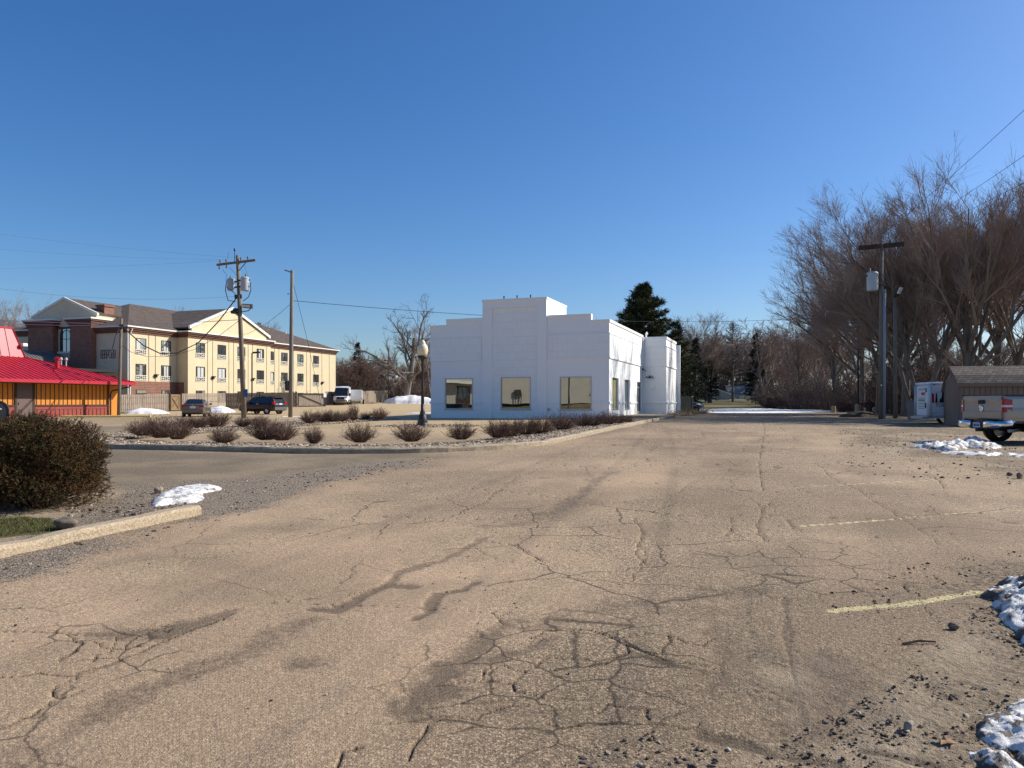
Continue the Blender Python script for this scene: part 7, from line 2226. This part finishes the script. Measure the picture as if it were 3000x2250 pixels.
# ---------------------------------------------------------------- the yew at the left edge
def yew():
    rs = np.random.RandomState(17)
    c0 = Vector(gp(-8, 1509))
    c0.y += .75
    t = thing('yew_bush', 'large dense brown green yew bush at the left edge before the mailbox', 'bush', (c0.x, c0.y, g(c0.x, c0.y)))
    n = 15000
    # points in a lumpy, flat-topped mound with steep flanks
    d = rs.randn(n, 3); d /= np.linalg.norm(d, axis=1, keepdims=True)
    d[:, 2] = np.abs(d[:, 2]) * np.where(rs.rand(n) < .8, 1, -.3)
    lump = 1 + .07 * np.sin(d[:, 0] * 6 + 1) * np.cos(d[:, 1] * 7) + .06 * np.sin(d[:, 2] * 9 + d[:, 0] * 5) + .05 * np.sin(d[:, 1] * 13 + d[:, 2] * 11) + .025 * rs.randn(n)
    rad = (rs.rand(n) ** .30) * lump
    ex, ez = .80, .80
    q = d / (np.abs(d) ** 2.6).sum(1, keepdims=True) ** (1 / 2.6)
    p = q * rad[:, None] * np.array([ex, ex, ez]) + np.array([0, 0, .36])
    keep = p[:, 2] > .02
    p, d, rad = p[keep], d[keep], rad[keep]
    n = len(p)
    up = d + np.array([0, 0, .45]) + rs.randn(n, 3) * .6
    up /= np.linalg.norm(up, axis=1, keepdims=True)
    nb = 13
    tt = np.tile(np.linspace(0, 1, nb), n)[:, None]
    c = np.repeat(p, nb, 0) + np.repeat(up, nb, 0) * tt * .075
    side = rs.randn(n * nb, 3)
    bd = np.repeat(up, nb, 0) * .75 + side / np.linalg.norm(side, axis=1, keepdims=True) * .8
    bd /= np.linalg.norm(bd, axis=1, keepdims=True)
    L = .034 * (.7 + .6 * rs.rand(n * nb, 1))
    s = np.cross(bd, rs.randn(n * nb, 3)); s /= np.linalg.norm(s, axis=1, keepdims=True) + 1e-9
    V = np.stack([c - s * .0042, c + s * .0042, c + bd * L + s * .002], 1).reshape(-1, 3)
    pal = np.array([(.075, .045, .014), (.10, .058, .018), (.05, .036, .012), (.095, .042, .016), (.13, .072, .024)])
    clump = (fbm(p[:, 0] * 3 + 5, p[:, 2] * 3 + p[:, 1] * 2, 1.2, 3) * 4.9).astype(int) % 5
    col = np.where(rs.rand(n, 1) < .7, pal[clump], pal[rs.randint(0, 5, n)]) * (.65 + .6 * rs.rand(n, 1))
    o = npmesh('foliage', V, np.arange(len(V)).reshape(-1, 3), 'needle', t, np.repeat(col, nb * 3, 0))
    k = 260
    az = rs.rand(k) * 6.283
    el = np.radians(15 + 70 * rs.rand(k))
    dd = np.stack([np.cos(az) * np.cos(el), np.sin(az) * np.cos(el), np.sin(el)], 1)
    P0, R0 = grow(rs, np.stack([np.cos(az) * .15, np.sin(az) * .15, 0 * az], 1), dd, np.full(k, .55), np.full(k, .012), 6, .1, .03)
    v, f = tubes(P0, R0, 4)
    npmesh('branches', v, f, 'bark', t)
yew()

# winter grass blades by the yew, and a few fallen leaves and sticks
def grass_blades():
    rs = np.random.RandomState(23)
    q = P([(-700, 1520), (-100, 1512), (140, 1520), (190, 1535), (150, 1556), (0, 1572), (-700, 1690)])
    n = 14000
    x = rs.uniform(min(a for a, b in q), max(a for a, b in q), n * 3); y = rs.uniform(min(b for a, b in q), max(b for a, b in q), n * 3)
    ok = inpoly(x, y, q) & (fbm(x, y, 3.) > rs.rand(n * 3) * .5 + .15)
    x, y = x[ok][:n], y[ok][:n]
    b = np.stack([x, y, G(x, y)], 1)
    d = rs.randn(len(x), 3) * np.array([.6, .6, .3]) + np.array([0, 0, .8])
    d /= np.linalg.norm(d, axis=1, keepdims=True)
    s = np.cross(d, rs.randn(len(x), 3)); s /= np.linalg.norm(s, axis=1, keepdims=True) + 1e-9
    L = .02 + .05 * rs.rand(len(x), 1)
    V = np.stack([b - s * .0025, b + s * .0025, b + d * L], 1).reshape(-1, 3)
    pal = np.array([(.07, .085, .022), (.10, .11, .03), (.17, .13, .05), (.05, .065, .018)])
    col = pal[rs.randint(0, 4, len(x))]
    tag(npmesh('grass', V, np.arange(len(V)).reshape(-1, 3), 'needle', None, np.repeat(col, 3, 0)), 'short green and straw grass between the yew and the near kerb', kind='stuff')
grass_blades()
def stick(px, py, ln, az, label, r=.006, col=(.06, .035, .025)):
    c = gp(px, py)
    a = Vector(c) + Vector((0, 0, r))
    d = Vector((math.cos(az), math.sin(az), .03)) * ln
    tag(obj('fallen_twig', MB().tube([a, a + d * .5 + Vector((0, .01, .01)), a + d], [r, r, r * .6], 5), mat('twig_piece', col, .9)), label, 'twig')
stick(2645, 1890, .22, .1, 'dark flat twig lying on the cracked asphalt below the yellow line', .008)
stick(242, 1598, .16, 2.6, 'splintered twig lying on the gravel below the near kerb')
def leaf(px, py, s, label):
    c = gp(px, py)
    pts = [(math.cos(a * .6283) * (s if a % 2 == 0 else s * .5), math.sin(a * .6283) * (s if a % 2 == 0 else s * .5)) for a in range(10)]
    mb = MB().add([(0, 0, .02)] + [(x, y, .006 + .02 * abs(math.sin(3 * x + i))) for i, (x, y) in enumerate(pts)], [(0, i + 1, (i + 1) % 10 + 1) for i in range(10)])
    tag(obj('fallen_leaf', mb, mat('leaf', (.30, .17, .08), .8), loc=c), label, 'leaf')
leaf(2772, 2182, .05, 'tan dead leaf lying in the mud near the lower right snow')
